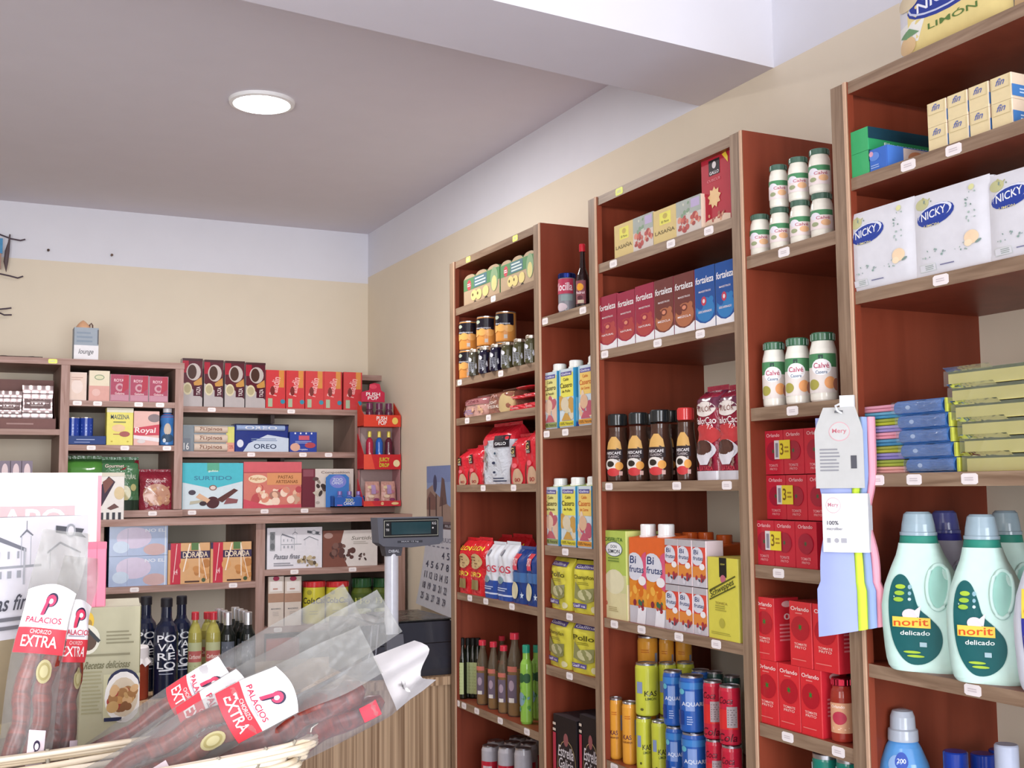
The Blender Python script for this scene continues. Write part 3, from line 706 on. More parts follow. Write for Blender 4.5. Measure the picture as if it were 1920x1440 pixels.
for lvl, (z, t0, sp) in enumerate(((.153, 0, ((1020, 1045, 682), (1050, 1076, 675), (1086, 1112, 667))), (-.149, 0, ((1021, 1047, 897), (1053, 1080, 895), (1084, 1110, 894))))):
    for i, (a, b, t) in enumerate(sp):
        RB('broth_carton', cal[i], a, b, z, t, '%s, on the %s of the two broth shelves' % (cn[i], ('upper', 'lower')[lvl]), 'carton', 'broth cartons', d=.06, xf=1.41)
        RB('broth_carton', cal[i], a + 2, b, z, t - 1, '%s, second row on the %s broth shelf' % (cn[i], ('upper', 'lower')[lvl]), 'carton', 'broth cartons', d=.06, xf=1.49)
def sopa(k):
    return bag('d9d048', [('r', .12, .84, .88, .93, '5f5690'), ('t', 'Gallina', .5, .885, .66, .05, 'e6e2f2'), ('t', ('Pollo', 'Champiñon')[k], .5, .68, .7, .1, '4f4a14'), ('l', .3, .54, .8, .6, 2, '8a842c'), ('p', [(.16, .28), (.2, .6), (.4, .45), (.86, .5), (.84, .26), (.6, .2)], '8f8f5c'), ('e', .55, .36, .26, .1, 'c8c496'), ('r', .08, .1, .62, .19, '5f5690'), ('t', 'Gallina', .35, .145, .46, .05, 'e6e2f2'), ('e', .86, .1, .1, .06, 'dcd6a8')], fin='g', top_w=.98, crimp=False, seal=0)
sp = [sopa(0), sopa(1)]
for lvl, (z, row) in enumerate(((-.309, ((1026, 1070, 1046, 0), (1074, 1117, 1052, 1))), (-.455, ((1022, 1070, 1157, 1), (1072, 1118, 1165, 0))))):
    for i, (a, b, t, k) in enumerate(row):
        RB('soup_sachet', sp[k], a, b, z, t, 'yellow soup sachet, %s one on the %s of the two sachet shelves' % (nth(i, 2), ('upper', 'lower')[lvl]), 'sachet', 'yellow soup sachets', d=.05, xf=1.41, yaw=.12 if i else -.1)
beer = carton('1c1418', [('r', .0, 0, 1, .42, 'b82436'), ('e', .58, .62, .40, .21, 'b9a070'), ('e', .58, .62, .385, .203, '241a20'), ('p', [(.2, .60), (.96, .60), (.9, .5), (.7, .42), (.4, .42), (.24, .5)], 'c42a3c'), ('e', .56, .83, .10, .05, '9a5a5c'), ('t', 'Estrella', .56, .735, .66, .085, 'dcd6da', .15), ('t', 'Galicia', .56, .645, .62, .08, 'dcd6da', .15), ('r', 0, .42, .13, .86, 'b8344a'), ('l', 0, .86, .13, .95, 2, 'd8c8b8')], side='1c1418', top='3a3236', right=[('e', .6, .66, .5, .17, '3c3038'), ('t', 'Estrella', .6, .7, .7, .06, 'dcd6da'), ('t', 'Galicia', .6, .62, .7, .06, 'dcd6da'), ('r', .3, .52, .9, .57, 'b8243a')])
for i, (a, b) in enumerate(((1040, 1084), (1090, 1128))):
    RB('beer_multipack', beer, a, b, -.90, 1345, 'black and red beer can multipack, %s of two at the bottom of the bay' % nth(i, 2), 'beer pack', 'beer multipacks', d=.20, xf=1.41)
# ================================================================ MIDDLE UNIT
las = carton('d9c384', [('r', .0, .0, .5, 1, 'd6bd7c'), ('r', .14, .52, .38, .88, 'e4dc5c'), ('t', 'El Pavo', .26, .6, .16, .07, '4a4420'), ('e', .26, .76, .05, .08, 'c0ab50'), ('t', 'LASAÑA', .25, .32, .42, .14, '6a5a36'), ('r', .5, 0, 1, 1, 'cfc4bc'), ('r', .5, .55, 1, 1, 'a4aaa2'), ('r', .8, .7, .97, .95, 'b9a8cc'), ('f', .54, .12, .96, .48, ['b8504a', 'c8685a', 'a44440', 'd68a74'], 26, .09, 4), ('f', .54, .5, .76, .9, ['7f9a7c', 'c8c8b8'], 6, .07, 9)], side='dfc9b4', top='e2d4bc', right=[('r', .1, .1, .9, .9, 'ecd8cc')])
for i, (a, b, t) in enumerate(((1153, 1226, 411), (1226, 1316, 381))):
    RB('lasagne_box', las, a, b, .541, t, 'tan box of lasagne sheets with red dish picture, %s of two' % nth(i, 2), 'food box', 'lasagne boxes', d=.08, xf=1.406)
gal = carton('b02436', [('r', .28, .72, .66, .94, '241c20'), ('e', .47, .86, .07, .05, 'd8d0d0'), ('t', 'GALLO', .47, .755, .32, .045, 'f0e8ea'), ('p', [(.75, .96), (.95, .82), (.95, .90), (.88, .98)], 'e8c83c'), ('t', 'CUSCUS', .45, .65, .46, .035, 'e0848c'), ('s', .46, .40, .155, .11, 9, 'e8c08c'), ('p', [(0, 0), (1, 0), (1, .1), (.8, .13), (.2, .1), (0, .04)], 'e2c8b0'), ('f', .22, .06, .78, .18, ['a85a4c', 'd8a080'], 14, .03, 6)], side='c04456', top='8c1c2c')
RB('pasta_box', gal, 1317, 1371, .541, 290, 'tall dark red pasta box with a pale star, against the right side panel', 'food box', d=.06, xf=1.415)
# coffee bricks
def brick(c1, c2, sub, blue=False):
    its = [('r', 0, .08, 1, 1, c1), ('e', .5, .30, .46, .2, c2), ('f', .15, .2, .85, .5, [c2, c1], 5, .1, 12), ('p', [(0, 0), (1, 0), (1, .17), (.75, .1), (.5, .075), (.25, .1), (0, .17)], 'eae8ec'),
           ('t', 'fortaleza', .5, .79, .9, .115, 'f4f0f0', .1), ('t', 'MAESTROS', .5, .6, .6, .03, 'e8dcdc'), ('t', sub, .5, .27, .66, .035, 'f4e8e8')]
    if blue: its += [('e', .45, .44, .13, .075, 'c03c54'), ('e', .45, .44, .06, .035, 'e8d8dc')]
    else: its += [('e', .5, .42, .16, .06, c1), ('e', .5, .42, .1, .035, 'd88a6c')]
    def fn(w, d, h):
        mb = MB(); rbox(mb, w, d, h * .95, {'all': c1 + 'g', 'right': ('c23a56' if not blue else c1) + 'g'}, .004)
        mb.grid(lambda u, v: ((u - .5) * w * .96, (-.5 + v * .5) * d, h * (.95 + .05 * math.sin(v * 1.57))), 6, 4, c1 + 'b'); mb.grid(lambda u, v: ((u - .5) * w * .96, (.5 - v * .5) * d, h * (.95 + .05 * math.sin(v * 1.57))), 6, 4, c1 + 'b')
        mb.decals(flat(w, h * .95, -d / 2), its, w / h, fin='g')
        mb.decals(flatR(d, h * .95, w / 2, -d / 2), [('r', 0, 0, 1, .1, 'eae8ec')], d / h, fin='g')
        return [('pack', mb)]
    return fn
bn, bm, bd = brick('9c2440', 'b04040', 'NATURAL'), brick('6f342c', 'b06a48', 'MEZCLA'), brick('1f4f96', '2f7ab8', 'DESCAFEINADO', True)
tops = (549, 541, 528, 517, 506, 494, 483)
cols = (1124, 1159, 1193, 1229, 1266, 1305, 1344, 1381)
for i in range(7):
    k = (bn, bn, bn, bm, bm, bd, bd)[i]; c = ('crimson', 'crimson', 'crimson', 'brown', 'brown', 'blue', 'blue')[i]
    RB('coffee_brick', k, cols[i], cols[i + 1] - 1.5, .329, tops[i], '%s vacuum brick of ground coffee, %s in the row of seven' % (c, nth(i, 7)), 'coffee pack', 'ground coffee bricks', d=.06, xf=1.405)
# instant coffee jars
NP = [(.82, 0), (.92, .02), (1, .16), (1, .34), (.93, .52), (.80, .66), (.76, .74), (.80, .80)]
nes = lambda cap: jar('4a3026', cap, [('p', [(.12, .62), (.88, .62), (.82, .84), (.62, .97), (.38, .97), (.18, .84)], 'd6a860'), ('r', .1, .42, .9, .66, '2a1c20'), ('t', 'NESCAFÉ', .5, .575, .66, .085, 'f0eaea'), ('t', 'CLASSIC', .5, .48, .5, .055, 'c8bcbc'), ('e', .45, .28, .36, .15, 'e0d8d0'), ('e', .38, .3, .17, .075, '2c241c'), ('e', .5, .1, .3, .1, 'c83a3c'), ('e', .75, .25, .16, .1, 'e8a44c'), ('r', .74, .02, .88, .12, 'e0b8b0')], prof=NP, caph=.17, v0=.08, v1=.68, capr=.80, capfin='g', span=2.1)
nj, njr = nes('26292b'), nes('d03c3c')
for i, (a, b, t) in enumerate(((1138, 1182, 777), (1177, 1221, 774), (1217, 1263, 769))):
    RC('instant_coffee_jar', nj, a, b, .013, t, 'waisted glass jar of instant coffee with black lid, %s of the front three' % nth(i, 3), 'jar', 'instant coffee jars with black lids', xf=1.41)
for i, (a, b, t) in enumerate(((1163, 1198, 780), (1200, 1237, 776), (1240, 1278, 770))):
    RC('instant_coffee_jar', nj, a, b, .013, t, 'instant coffee jar with black lid standing in the second row, %s of three' % nth(i, 3), 'jar', 'instant coffee jars with black lids', xf=1.49)
RC('instant_coffee_jar', njr, 1269, 1308, .013, 765, 'glass jar of instant coffee with bright red lid', 'jar', xf=1.41)
val = bag('96243c', [('r', 0, .8, 1, 1, '6a2c44'), ('e', .5, .79, .42, .085, 'ece2dc'), ('t', 'VALOR', .5, .79, .6, .06, '8a5a50'), ('t', 'ValorCao', .5, .66, .86, .075, 'f6e6e6'), ('t', 'TAZA', .62, .59, .5, .055, 'f6e6e6'), ('e', .5, .5, .5, .12, 'c23c40'), ('e', .45, .33, .46, .115, 'dfdbe2'), ('e', .42, .36, .38, .085, '54332c'), ('p', [(.06, .32), (.84, .32), (.62, .17), (.3, .17)], 'dfdbe2'), ('e', .42, .36, .36, .08, '54332c'), ('f', .7, .15, .9, .22, ['54332c', '8a6a60'], 4, .03, 4), ('r', 0, 0, 1, .1, 'c8c4ca'), ('t', 'A LA TAZA', .5, .13, .66, .045, 'c83c4c')], top_w=.94, pin=.9)
for i, (a, b, t) in enumerate(((1304, 1347, 732), (1345, 1389, 729))):
    RB('cocoa_bag', val, a, b, .013, t, 'tall maroon drinking chocolate pouch with a white cup picture, %s of two' % nth(i, 2), 'cocoa pouch', 'drinking chocolate pouches', d=.07, xf=1.41)
# drinks
ds = carton('b4c85c', [('r', 0, .0, 1, .46, 'ded4a4'), ('r', 0, .3, 1, .5, 'd3d19a'), ('e', .5, .42, .42, .14, 'e2dcb8'), ('t', 'DISFRUTA', .5, .9, .74, .045, '3f6a2c'), ('e', .5, .79, .36, .085, '2f4a6a'), ('e', .5, .79, .34, .078, 'eceef0'), ('t', 'DON', .5, .82, .26, .035, '2c3440'), ('t', 'SIMON', .5, .765, .5, .045, '2c3440'), ('l', .25, .64, .75, .7, 2, '6f8a3c'), ('t', '0', .14, .17, .12, .05, 'c8503c'), ('l', .25, .08, .7, .14, 3, 'b8a878')], side='d3dc84', top='a9c24c', right=[('r', 0, 0, 1, .4, 'ece2b8')])
RB('juice_carton', ds, 1132, 1176, -.307, 995, 'green and cream one litre drink carton with white oval, leftmost on the drinks shelf', 'carton', d=.07, xf=1.41)
for i, x in enumerate((1.49, 1.57)):
    RB('juice_carton', ds, 1152 + 30 * i, 1196 + 28 * i, -.307, 996, 'green drink carton behind the orange bottles, %s row' % ('second', 'third')[i], 'carton', 'green cartons behind the orange ones', d=.07, xf=x)
BIF = [('r', .0, .0, 1, .2, 'c8c4cc'), ('r', 0, .2, 1, .5, 'e08a2c'), ('f', .05, .25, .95, .48, ['e8a03c', 'd8701c', 'f0b44c'], 10, .05, 2), ('e', 1, .62, .4, .22, 'd8587a'), ('e', .32, .66, .52, .165, 'dcdce6'), ('t', 'Bi', .24, .74, .36, .09, '283a6c', .1), ('t', 'frutas', .44, .63, .84, .08, '283a6c', .1), ('e', .76, .5, .22, .055, 'f2eef0'), ('p', [(.42, 0), (.9, 0), (.98, .2), (.5, .18)], 'eceaf0'), ('f', .3, .16, .8, .26, ['a8343c', '8a2c3c', 'c04c4c'], 8, .03, 3), ('f', .6, .22, .85, .28, ['3c6a4c'], 3, .03, 1)]
bi = gable('e2682c', BIF, 'd8642c', slope=.03, hcap=.11)
for i, (a, b, t) in enumerate(((1182, 1214, 983), (1214, 1250, 1003))):
    RB('juice_carton', bi, a, b, -.307, 983, 'orange one litre juice and milk carton with white cap, %s of the front two' % nth(i, 2), 'carton', 'orange juice and milk cartons', d=.06, xf=1.412)
bo = gable('e2682c', [('e', .5, .8, .2, .04, 'e8c43c')] + BIF, 'd4602c', cap='d8642c', slope=.05, hcap=.09)
for i, (a, b, t, x) in enumerate(((1234, 1262, 1000, 1.48), (1262, 1292, 998, 1.50), (1292, 1322, 998, 1.53), (1326, 1358, 1003, 1.56))):
    RB('juice_carton', bo, a, b, -.307, t, 'orange juice carton with orange cap in the back row, %s of four' % nth(i, 4), 'carton', 'orange juice cartons in the back row', d=.06, xf=x)
sm = carton('dc4c3c', [('r', 0, 0, 1, .2, 'c8c4cc'), ('r', 0, .2, 1, .44, 'e08a3c'), ('r', 0, .86, 1, 1, 'b9b4b8'), ('e', .35, .66, .46, .2, 'dcdce6'), ('t', 'Bi', .28, .75, .34, .1, '283a6c', .1), ('t', 'frutas', .42, .62, .72, .09, '283a6c', .1), ('e', .72, .44, .2, .07, 'f2eef0'), ('f', .2, .08, .9, .26, ['a8343c', 'd8d4dc', '3c4a5c'], 10, .06, 6)], side='e8d4d8', top='d0ccd0', fin='g')
for r_, (z, t) in enumerate(((-.307, 1108), (-.307, 1030))):
    for i, (a, b) in enumerate(((1250, 1275), (1275, 1301), (1302, 1328))):
        dz = 0 if r_ == 0 else .098
        o = RB('mini_juice_carton', sm, a, b - 1, z, 1030 if r_ else 1112, 'small orange juice carton, %s of three in the %s layer' % (nth(i, 3), ('lower', 'upper')[r_]), 'carton', 'small orange juice cartons', d=.045, xf=1.41, dz=dz)
        o.scale = (o.scale[0], o.scale[1], .096 / PROTO[('mini_juice_carton', sm)][3])
sch = carton('d9d052', [('r', .4, .76, .64, 1, '1c1a14'), ('e', .52, .74, .09, .05, 'c06a7c'), ('t', 'SCHW', .52, .92, .14, .02, 'd8d05c'), ('p', [(.06, .56), (.92, .78), (.92, .8), (.06, .59)], '5a5a20'), ('p', [(.06, .46), (.92, .66), (.92, .68), (.06, .48)], '5a5a20'), ('t', 'Schweppes', .48, .62, .82, .1, '46481c', .1, .36), ('t', 'TONICA', .45, .44, .4, .03, '9c8a3c'), ('l', .25, .34, .65, .42, 3, 'a8a040'), ('e', .46, .2, .09, .06, 'b4ac44'), ('l', .1, .05, .8, .09, 2, 'a8a040')], side='b9b04a', top='c8b04a')
RB('tonic_box', sch, 1329, 1391, -.307, 1046, 'yellow tonic water multipack box with slanted lettering, rightmost on the drinks shelf', 'drink box', d=.12, xf=1.405, yaw=-.05)
# cans, bottom shelf
ko = can('e6a23c', [('t', 'KAS', .42, .46, .5, .09, '5a1c3c'), ('t', 'NARANJA', .42, .36, .6, .05, '6a3424'), ('l', .3, .8, .7, .88, 2, 'c8742c'), ('r', .86, .5, .99, .8, '8a94ac')], span=2.4)
kl = can('c9cc44', [('t', 'KAS', .72, .46, .46, .12, '3a3a1c'), ('t', 'LIMON', .72, .34, .4, .06, '4a5a24'), ('r', .2, .46, .42, .72, '8694bc'), ('e', .4, .1, .06, .03, '5a5a2c')], span=2.4)
aq = can('2a5cae', [('r', 0, .86, 1, 1, '3f80c4'), ('e', .2, .8, .12, .06, '64b4c8'), ('r', .36, .4, .66, .82, '7f9ad0'), ('t', 'AQUARIUS', .72, .54, 1.0, .1, 'e0e8f4'), ('r', 0, .1, .3, .4, '1c3f8c'), ('l', .4, .1, .6, .3, 4, 'a0b4dc')], span=2.4)
ck = can('c0243c', [('t', 'Coca', .4, .84, .6, .14, '5c1424', .3), ('r', .1, .26, .9, .66, 'd03030'), ('r', .45, .3, .85, .72, 'a89a9c'), ('l', .48, .34, .82, .68, 7, '7c6c70'), ('t', 'Cola', .45, .1, .8, .16, '5c1424', .3)], span=2.4)
dg = can('2c4a44', [('l', .2, .2, .8, .7, 5, '4c7a70')], span=2.4)
Zc = -.635
def stack(kind_label, fn, spec, group):
    for (a, b, t, lay, x, txt) in spec:
        H = .118 if lay < 2 else .118
        dz = (0, .118, .116)[lay]
        o = RC('drink_can', fn, a, b, Zc, t, '%s can, %s' % (kind_label, txt), 'can', group, xf=x, dz=dz, face=.8)
        p = PROTO[('drink_can', fn)]; o.scale = (o.scale[0], o.scale[1], (.1165 if fn is not ko else .14) / p[3])
stack('orange drink', ko, [(1144, 1169, 1312, 0, 1.415, 'leftmost on the shelf edge'), (1168, 1196, 1320, 0, 1.415, 'second from the left on the shelf edge')], 'orange drink cans')
for i, (a, b, t, x) in enumerate(((1176, 1202, 1213, 1.49), (1199, 1238, 1219, 1.49), (1240, 1268, 1214, 1.52), (1271, 1302, 1211, 1.55))):
    for lay in (0, 1):
        o = RC('drink_can', ko, a, b, Zc, t, 'orange drink can in the back row, %s layer, %s of four' % (('lower', 'upper')[lay], nth(i, 4)), 'can', 'orange drink cans', xf=x, dz=.1405 * lay, face=.8)
        o.scale = (o.scale[0], o.scale[1], .14 / PROTO[('drink_can', ko)][3])
stack('yellow lemon drink', kl, [(1194, 1224, 1360, 0, 1.415, 'lower layer at the front left'), (1223, 1254, 1362, 0, 1.42, 'lower layer beside the blue cans'), (1194, 1238, 1269, 1, 1.42, 'upper layer at the front left'), (1238, 1272, 1268, 1, 1.47, 'upper layer behind the blue cans'), (1272, 1306, 1262, 1, 1.51, 'upper layer farthest back'), (1238, 1272, 1360, 0, 1.47, 'lower layer behind the blue cans'), (1272, 1306, 1360, 0, 1.51, 'lower layer farthest back')], 'yellow lemon drink cans')
stack('blue drink', aq, [(1247, 1284, 1285, 1, 1.415, 'upper layer, left'), (1278, 1325, 1290, 1, 1.41, 'upper layer, right'), (1250, 1286, 1380, 0, 1.415, 'lower layer, left'), (1280, 1327, 1380, 0, 1.41, 'lower layer, right'), (1300, 1336, 1280, 1, 1.475, 'upper layer, second row'), (1300, 1336, 1380, 0, 1.475, 'lower layer, second row')], 'blue drink cans')
stack('red cola', ck, [(1323, 1360, 1298, 1, 1.415, 'upper layer, left'), (1353, 1394, 1307, 1, 1.41, 'upper layer, right against the panel'), (1325, 1360, 1385, 0, 1.415, 'lower layer, left'), (1355, 1394, 1395, 0, 1.41, 'lower layer, right against the panel')], 'red cola cans')
stack('dark green drink', dg, [(1330, 1362, 1285, 1, 1.49, 'upper layer behind the red cans, left'), (1362, 1394, 1288, 1, 1.49, 'upper layer behind the red cans, right'), (1330, 1362, 1385, 0, 1.49, 'lower layer behind the red cans, left'), (1362, 1394, 1388, 0, 1.49, 'lower layer behind the red cans, right')], 'dark green drink cans')

# ================================================================ GAP BAY 2
MP = [(.88, 0), (.98, .03), (1, .08), (1, .66), (.95, .76), (.84, .84), (.80, .88)]
ms = jar('ece8da', '4c6a5a', [('r', 0, .62, 1, .86, '4c8a5e'), ('r', 0, 0, 1, .62, 'e8d9d6'), ('e', .3, .58, .2, .16, 'e4e0e8'), ('t', 'Calvé', .6, .5, .5, .14, 'b8586c'), ('e', .7, .28, .18, .14, 'e8b88c'), ('e', .3, .22, .14, .1, '9aa27c')], prof=MP, caph=.13, v0=.18, v1=.68, capr=.9, capfin='g')
low = ((1408, 1446, 394), (1445, 1483, 384), (1483, 1523, 370), (1522, 1564, 354)); upr = ((1446, 1482, 297), (1482, 1521, 280), (1521, 1562, 263))
Hj = None; JH = .0835
for i, (a, b, t) in enumerate(low):
    o = RC('mayonnaise_jar', ms, a, b, .452, t, 'small mayonnaise jar with green band, %s of four in the lower row' % nth(i, 4), 'jar', 'small mayonnaise jars', xf=1.41, face=.8)
    if Hj is None: Hj = PROTO[('mayonnaise_jar', ms)][3] * 1.0
    o.scale = (o.scale[0], o.scale[1], JH / Hj)
for i, (a, b, t) in enumerate(upr):
    o = RC('mayonnaise_jar', ms, a, b, .452, t, 'small mayonnaise jar with green band, %s of three in the upper row' % nth(i, 3), 'jar', 'small mayonnaise jars', xf=1.41, dz=JH + .0003, face=.8)
    o.scale = (o.scale[0], o.scale[1], JH / Hj)
mbg = jar('efece0', '3f6a50', [('r', 0, .62, 1, .95, '4f8a5c'), ('r', 0, 0, 1, .62, 'e6dcd6'), ('r', .42, .76, .56, .92, '2c4a40'), ('e', .5, .62, .3, .2, 'f4f2f4'), ('t', 'Calvé', .5, .66, .46, .13, 'b8385c'), ('t', 'Casera', .5, .5, .34, .08, '4a6a8a'), ('e', .25, .2, .18, .13, 'a8a04c'), ('e', .75, .24, .17, .15, 'f0a86c'), ('e', .95, .2, .12, .15, 'b87a64')], prof=MP, caph=.12, v0=.13, v1=.72, capr=.87, capfin='g')
for i, (a, b, t) in enumerate(((1432, 1477, 643), (1475, 1522, 635), (1521, 1572, 625))):
    RC('mayonnaise_jar', mbg, a, b, .151, t, 'large mayonnaise jar with dark green lid, %s of three' % nth(i, 3), 'jar', 'large mayonnaise jars', xf=1.41, face=.8)
# three-packs of small tomato cartons
def tripack(tick):
    def fn(w, d, h):
        mb = MB(); n = 3; bw = w / n
        for i in range(n):
            c = -w / 2 + bw * (i + .5)
            mb.box(c - bw / 2 + .0008, -d / 2, 0, c + bw / 2 - .0008, d / 2, h - .001, {'all': 'c42438g', 'top': 'd85060g'})
            mb.decals(flat(bw, h, -d / 2, c), [('t', 'Orlando', .5, .88, .66, .08, 'f0b8bc'), ('e', .5, .52, .34, .22, 'a01c34'), ('s', .5, .52, .07, .03, 6, '3f5a3c'), ('t', 'TOMATE', .5, .2, .44, .06, 'e8a0a4'), ('t', 'FRITO', .5, .12, .36, .05, 'e8a0a4')], bw / h, fin='g')
        mb.layer = 20
        parts = [('wrapped_cartons', mb)]
        st = MB(); st.decals(flat(w, h, -d / 2 - .002), [('r', .20, .34, .46, .76, 'e4cf3c'), ('r', .20, .34, .28, .76, 'dcd4d4'), ('r', .22, .38, .265, .7, '8a8490'), ('t', '3', .325, .56, .055, .26, '7a5a1c'), ('l', .37, .46, .45, .64, 2, 'a8842c')], w / h)
        parts.append(('offer_sticker', st, 'yellow sticker with a number 3'))
        return parts
    return fn
tp = tripack(0)
for i, (a, b, t, dz) in enumerate(((1416, 1534, 992, 0), (1440, 1560, 918, .0865), (1438, 1556, 847, .173))):
    o = RB('tomato_pack', tp, a, b, -.151, t, 'red wrapped pack of three small tomato cartons, yellow sticker, %s of the pile' % ('lowest', 'middle one', 'topmost')[i], 'carton pack', 'packs of three tomato cartons', d=.06, xf=1.41 + (.025 if i else 0), dz=dz)
    o.scale = (o.scale[0], 1, .086 / PROTO[('tomato_pack', tp)][3])
orl = carton('d83038', [('t', 'Orlando', .5, .89, .82, .062, 'f6e0dc'), ('l', .3, .8, .7, .84, 1, 'e88a84'), ('e', .5, .59, .42, .19, 'b41c2c'), ('s', .5, .61, .065, .025, 6, '2f7a34'), ('t', 'TOMATE', .5, .345, .56, .038, 'f4c8c0'), ('t', 'FRITO', .5, .295, .5, .038, 'f4c8c0'), ('l', .12, .09, .88, .12, 1, 'e8807a')], side='cc2c38', top='d83c40', right=[('e', .5, .9, .2, .05, 'e8b0b0'), ('t', '0', .5, .7, .24, .1, 'f2d0d0'), ('l', .2, .3, .8, .6, 5, 'e07a80')], fin='g')
for i, (a, b, t) in enumerate(((1421, 1461, 1247), (1462, 1502, 1250), (1503, 1543, 1257))):
    o = RB('tomato_carton', orl, a, b, -.449, t, 'tall red fried tomato carton, %s of three in the lower row' % nth(i, 3), 'carton', 'tall red tomato cartons', d=.06, xf=1.408)
    o.scale = (o.scale[0], 1, .1185 / PROTO[('tomato_carton', orl)][3])
for i, (a, b, t, ya_) in enumerate(((1421, 1457, 1120, 0), (1486, 1529, 1118, .02), (1530, 1578, 1120, 0))):
    o = RB('tomato_carton', orl, a, b, -.449, t, 'tall red fried tomato carton, %s of three in the upper row' % nth(i, 3), 'carton', 'tall red tomato cartons', d=.06, xf=1.408, dz=.119, yaw=-ya_)
    o.scale = (o.scale[0], 1, .1175 / PROTO[('tomato_carton', orl)][3])
tjj = jar('9c3428', 'a8283c', [('r', .05, .0, .95, 1, 'd8a07c'), ('t', 'Orlando', .4, .88, .5, .1, 'f6e6dc'), ('e', .45, .5, .26, .22, 'b8344a'), ('l', .2, .1, .8, .2, 2, 'f0d8c0')], caph=.12, v0=.15, v1=.62)
RC('tomato_sauce_jar', tjj, 1560, 1603, -.449, 1270, 'glass jar of tomato sauce with red lid, right of the red cartons', 'jar', xf=1.41, face=.8)
og = can('1f7a6a', [('p', [(0, .6), (.3, .9), (.7, .55), (1, .75), (1, 1), (0, 1)], 'd8dce0'), ('t', 'Orlando', .45, .66, .8, .16, 'f4f4f4')], neck=.02, tabs=False, span=2.6)
for i, (a, b) in enumerate(((1531, 1580), (1577, 1622))):
    RC('tomato_can', og, a, b, -.72, 1411 + i * 8, 'green and white can of tomato just visible under the lowest shelf, %s of two' % nth(i, 2), 'can', 'green tomato cans', xf=1.41, face=.8)
# ================================================================ NEAR UNIT
def napkin_pack(big):
    def fn(w, d, h):
        mb = MB(); its = []
        def S_(u, v, e=0):
            q = 2 * u - 1; r = 2 * v - 1
            return (q * w / 2, -d / 2 * (.86 + .14 * (1 - abs(q) ** 6) * (1 - abs(r) ** 6)) - e, v * h)
        base = 'dedee4'
        mb.grid(S_, 12, 12, base + 'p'); rbox(mb, w * .998, d * .8, h * .995, base + 'p', .006)
        if not big:
            its = [('e', .14, .86, .1, .07, 'c8c894'), ('f', .06, .8, .3, .95, ['b8b884', '8a9a8c'], 6, .02, 3), ('e', .32, .70, .26, .125, '26409c', .12), ('e', .315, .725, .235, .098, 'e4e8f4', .12), ('e', .305, .712, .215, .094, '26409c', .12), ('t', 'NICKY', .30, .72, .34, .095, 'f2f4fa', .1, .12), ('t', 'LIMON', .27, .585, .2, .03, 'dcd39a'),
                   ('f', .72, .45, .84, .93, ['8fa8a0', 'a8bcb4', '7c948c'], 16, .014, 7), ('f', .08, .2, .72, .3, ['8fa8a0', 'a8bcb4', '98a8a8'], 18, .014, 8), ('e', .78, .33, .09, .08, 'f4d8b4'), ('e', .74, .27, .05, .04, 'f6e2c0'), ('e', .86, .27, .04, .015, '7c948c', .4), ('r', .08, .05, .3, .13, 'cfd6d0'), ('r', .085, .055, .295, .125, base), ('l', .16, .06, .28, .12, 3, '9aa8a0'), ('l', .36, .08, .56, .11, 1, '7c7c9c'), ('e', .8, .9, .035, .035, 'dcdca0')]
        else:
            its = [('r', .12, 0, 1, 1, 'e8d590'), ('p', [(0, .5), (.3, .5), (.22, .2), (.0, .25)], 'efeee8'), ('e', .46, .63, .34, .19, '2a3c94'), ('e', .45, .655, .32, .165, 'c9cfe6'), ('e', .455, .67, .31, .155, '2a3c94'), ('t', 'NICKY', .46, .68, .48, .14, 'eef0f8', .1, .1), ('t', 'LIMÓN', .54, .33, .44, .1, '5c7c3c'), ('e', .92, .66, .22, .17, 'e8cc74'), ('p', [(.70, .45), (.74, .62), (.84, .74), (.80, .55)], '4c7a4c'), ('e', .12, .8, .12, .12, 'd8c8a8'), ('e', .1, .2, .1, .12, 'e0c090'), ('p', [(.02, .35), (.14, .42), (.24, .32), (.1, .29)], '6f9a6c')]
        mb.decals(S_, its, w / h)
        return [('pack', mb)]
    return fn
npk, nbig = napkin_pack(False), napkin_pack(True)
for i, (a, b, t) in enumerate(((1592, 1716, 386), (1714, 1858, 347), (1853, 2010, 310))):
    RB('napkin_pack', npk, a, b, .334, t, 'white square napkin pack with a blue oval emblem, %s of three' % nth(i, 3), 'napkin pack', 'white napkin packs', d=.09, xf=1.400)
for i, (a, b) in enumerate(((1680, 1890), (1892, 2100))):
    RB('kitchen_roll_pack', nbig, a, b, .7095, -60 - i * 60, ['yellow kitchen roll pack with blue oval emblem on top of the near unit', 'second yellow roll pack on top of the near unit, at the frame edge'][i], 'roll pack', 'yellow roll packs', d=.2, xf=1.42)
film = carton('3fae6c', [], side='2f9a60', top='2c8a58', right=[('r', 0, .5, 1, 1, '143c4c'), ('t', 'Film transparente', .3, .3, .36, .2, 'dcecec')], flap=False)
for i in (0, 1):
    o = RB('cling_film_box', film, 1596, 1630, .535, 281 if not i else 240, 'long green cling film box, %s of two, end towards the room' % ('lower', 'upper')[i], 'household box', 'green cling film boxes', d=.30, xf=1.405, dz=.0415 * i)
    o.scale = (o.scale[0], 1, .041 / PROTO[('cling_film_box', film)][3])
alu = carton('3a6cc4', [('e', .3, .65, .28, .2, '5f8ad8'), ('e', .12, .8, .12, .12, 'd8a0b8'), ('l', .1, .1, .6, .3, 2, '9ab4e4')], side='3a6cc4', top='2c50a0', right=[('r', 0, 0, .14, 1, '4a7cd0'), ('r', .14, .1, .36, .95, 'e8d8d0'), ('e', .26, .5, .08, .35, 'e09a70'), ('l', .5, .4, .8, .7, 2, 'c8dcf4')], flap=False)
RB('foil_box', alu, 1631, 1664, .535, 277, 'blue household box lying beside the lower green box', 'household box', d=.26, xf=1.405)
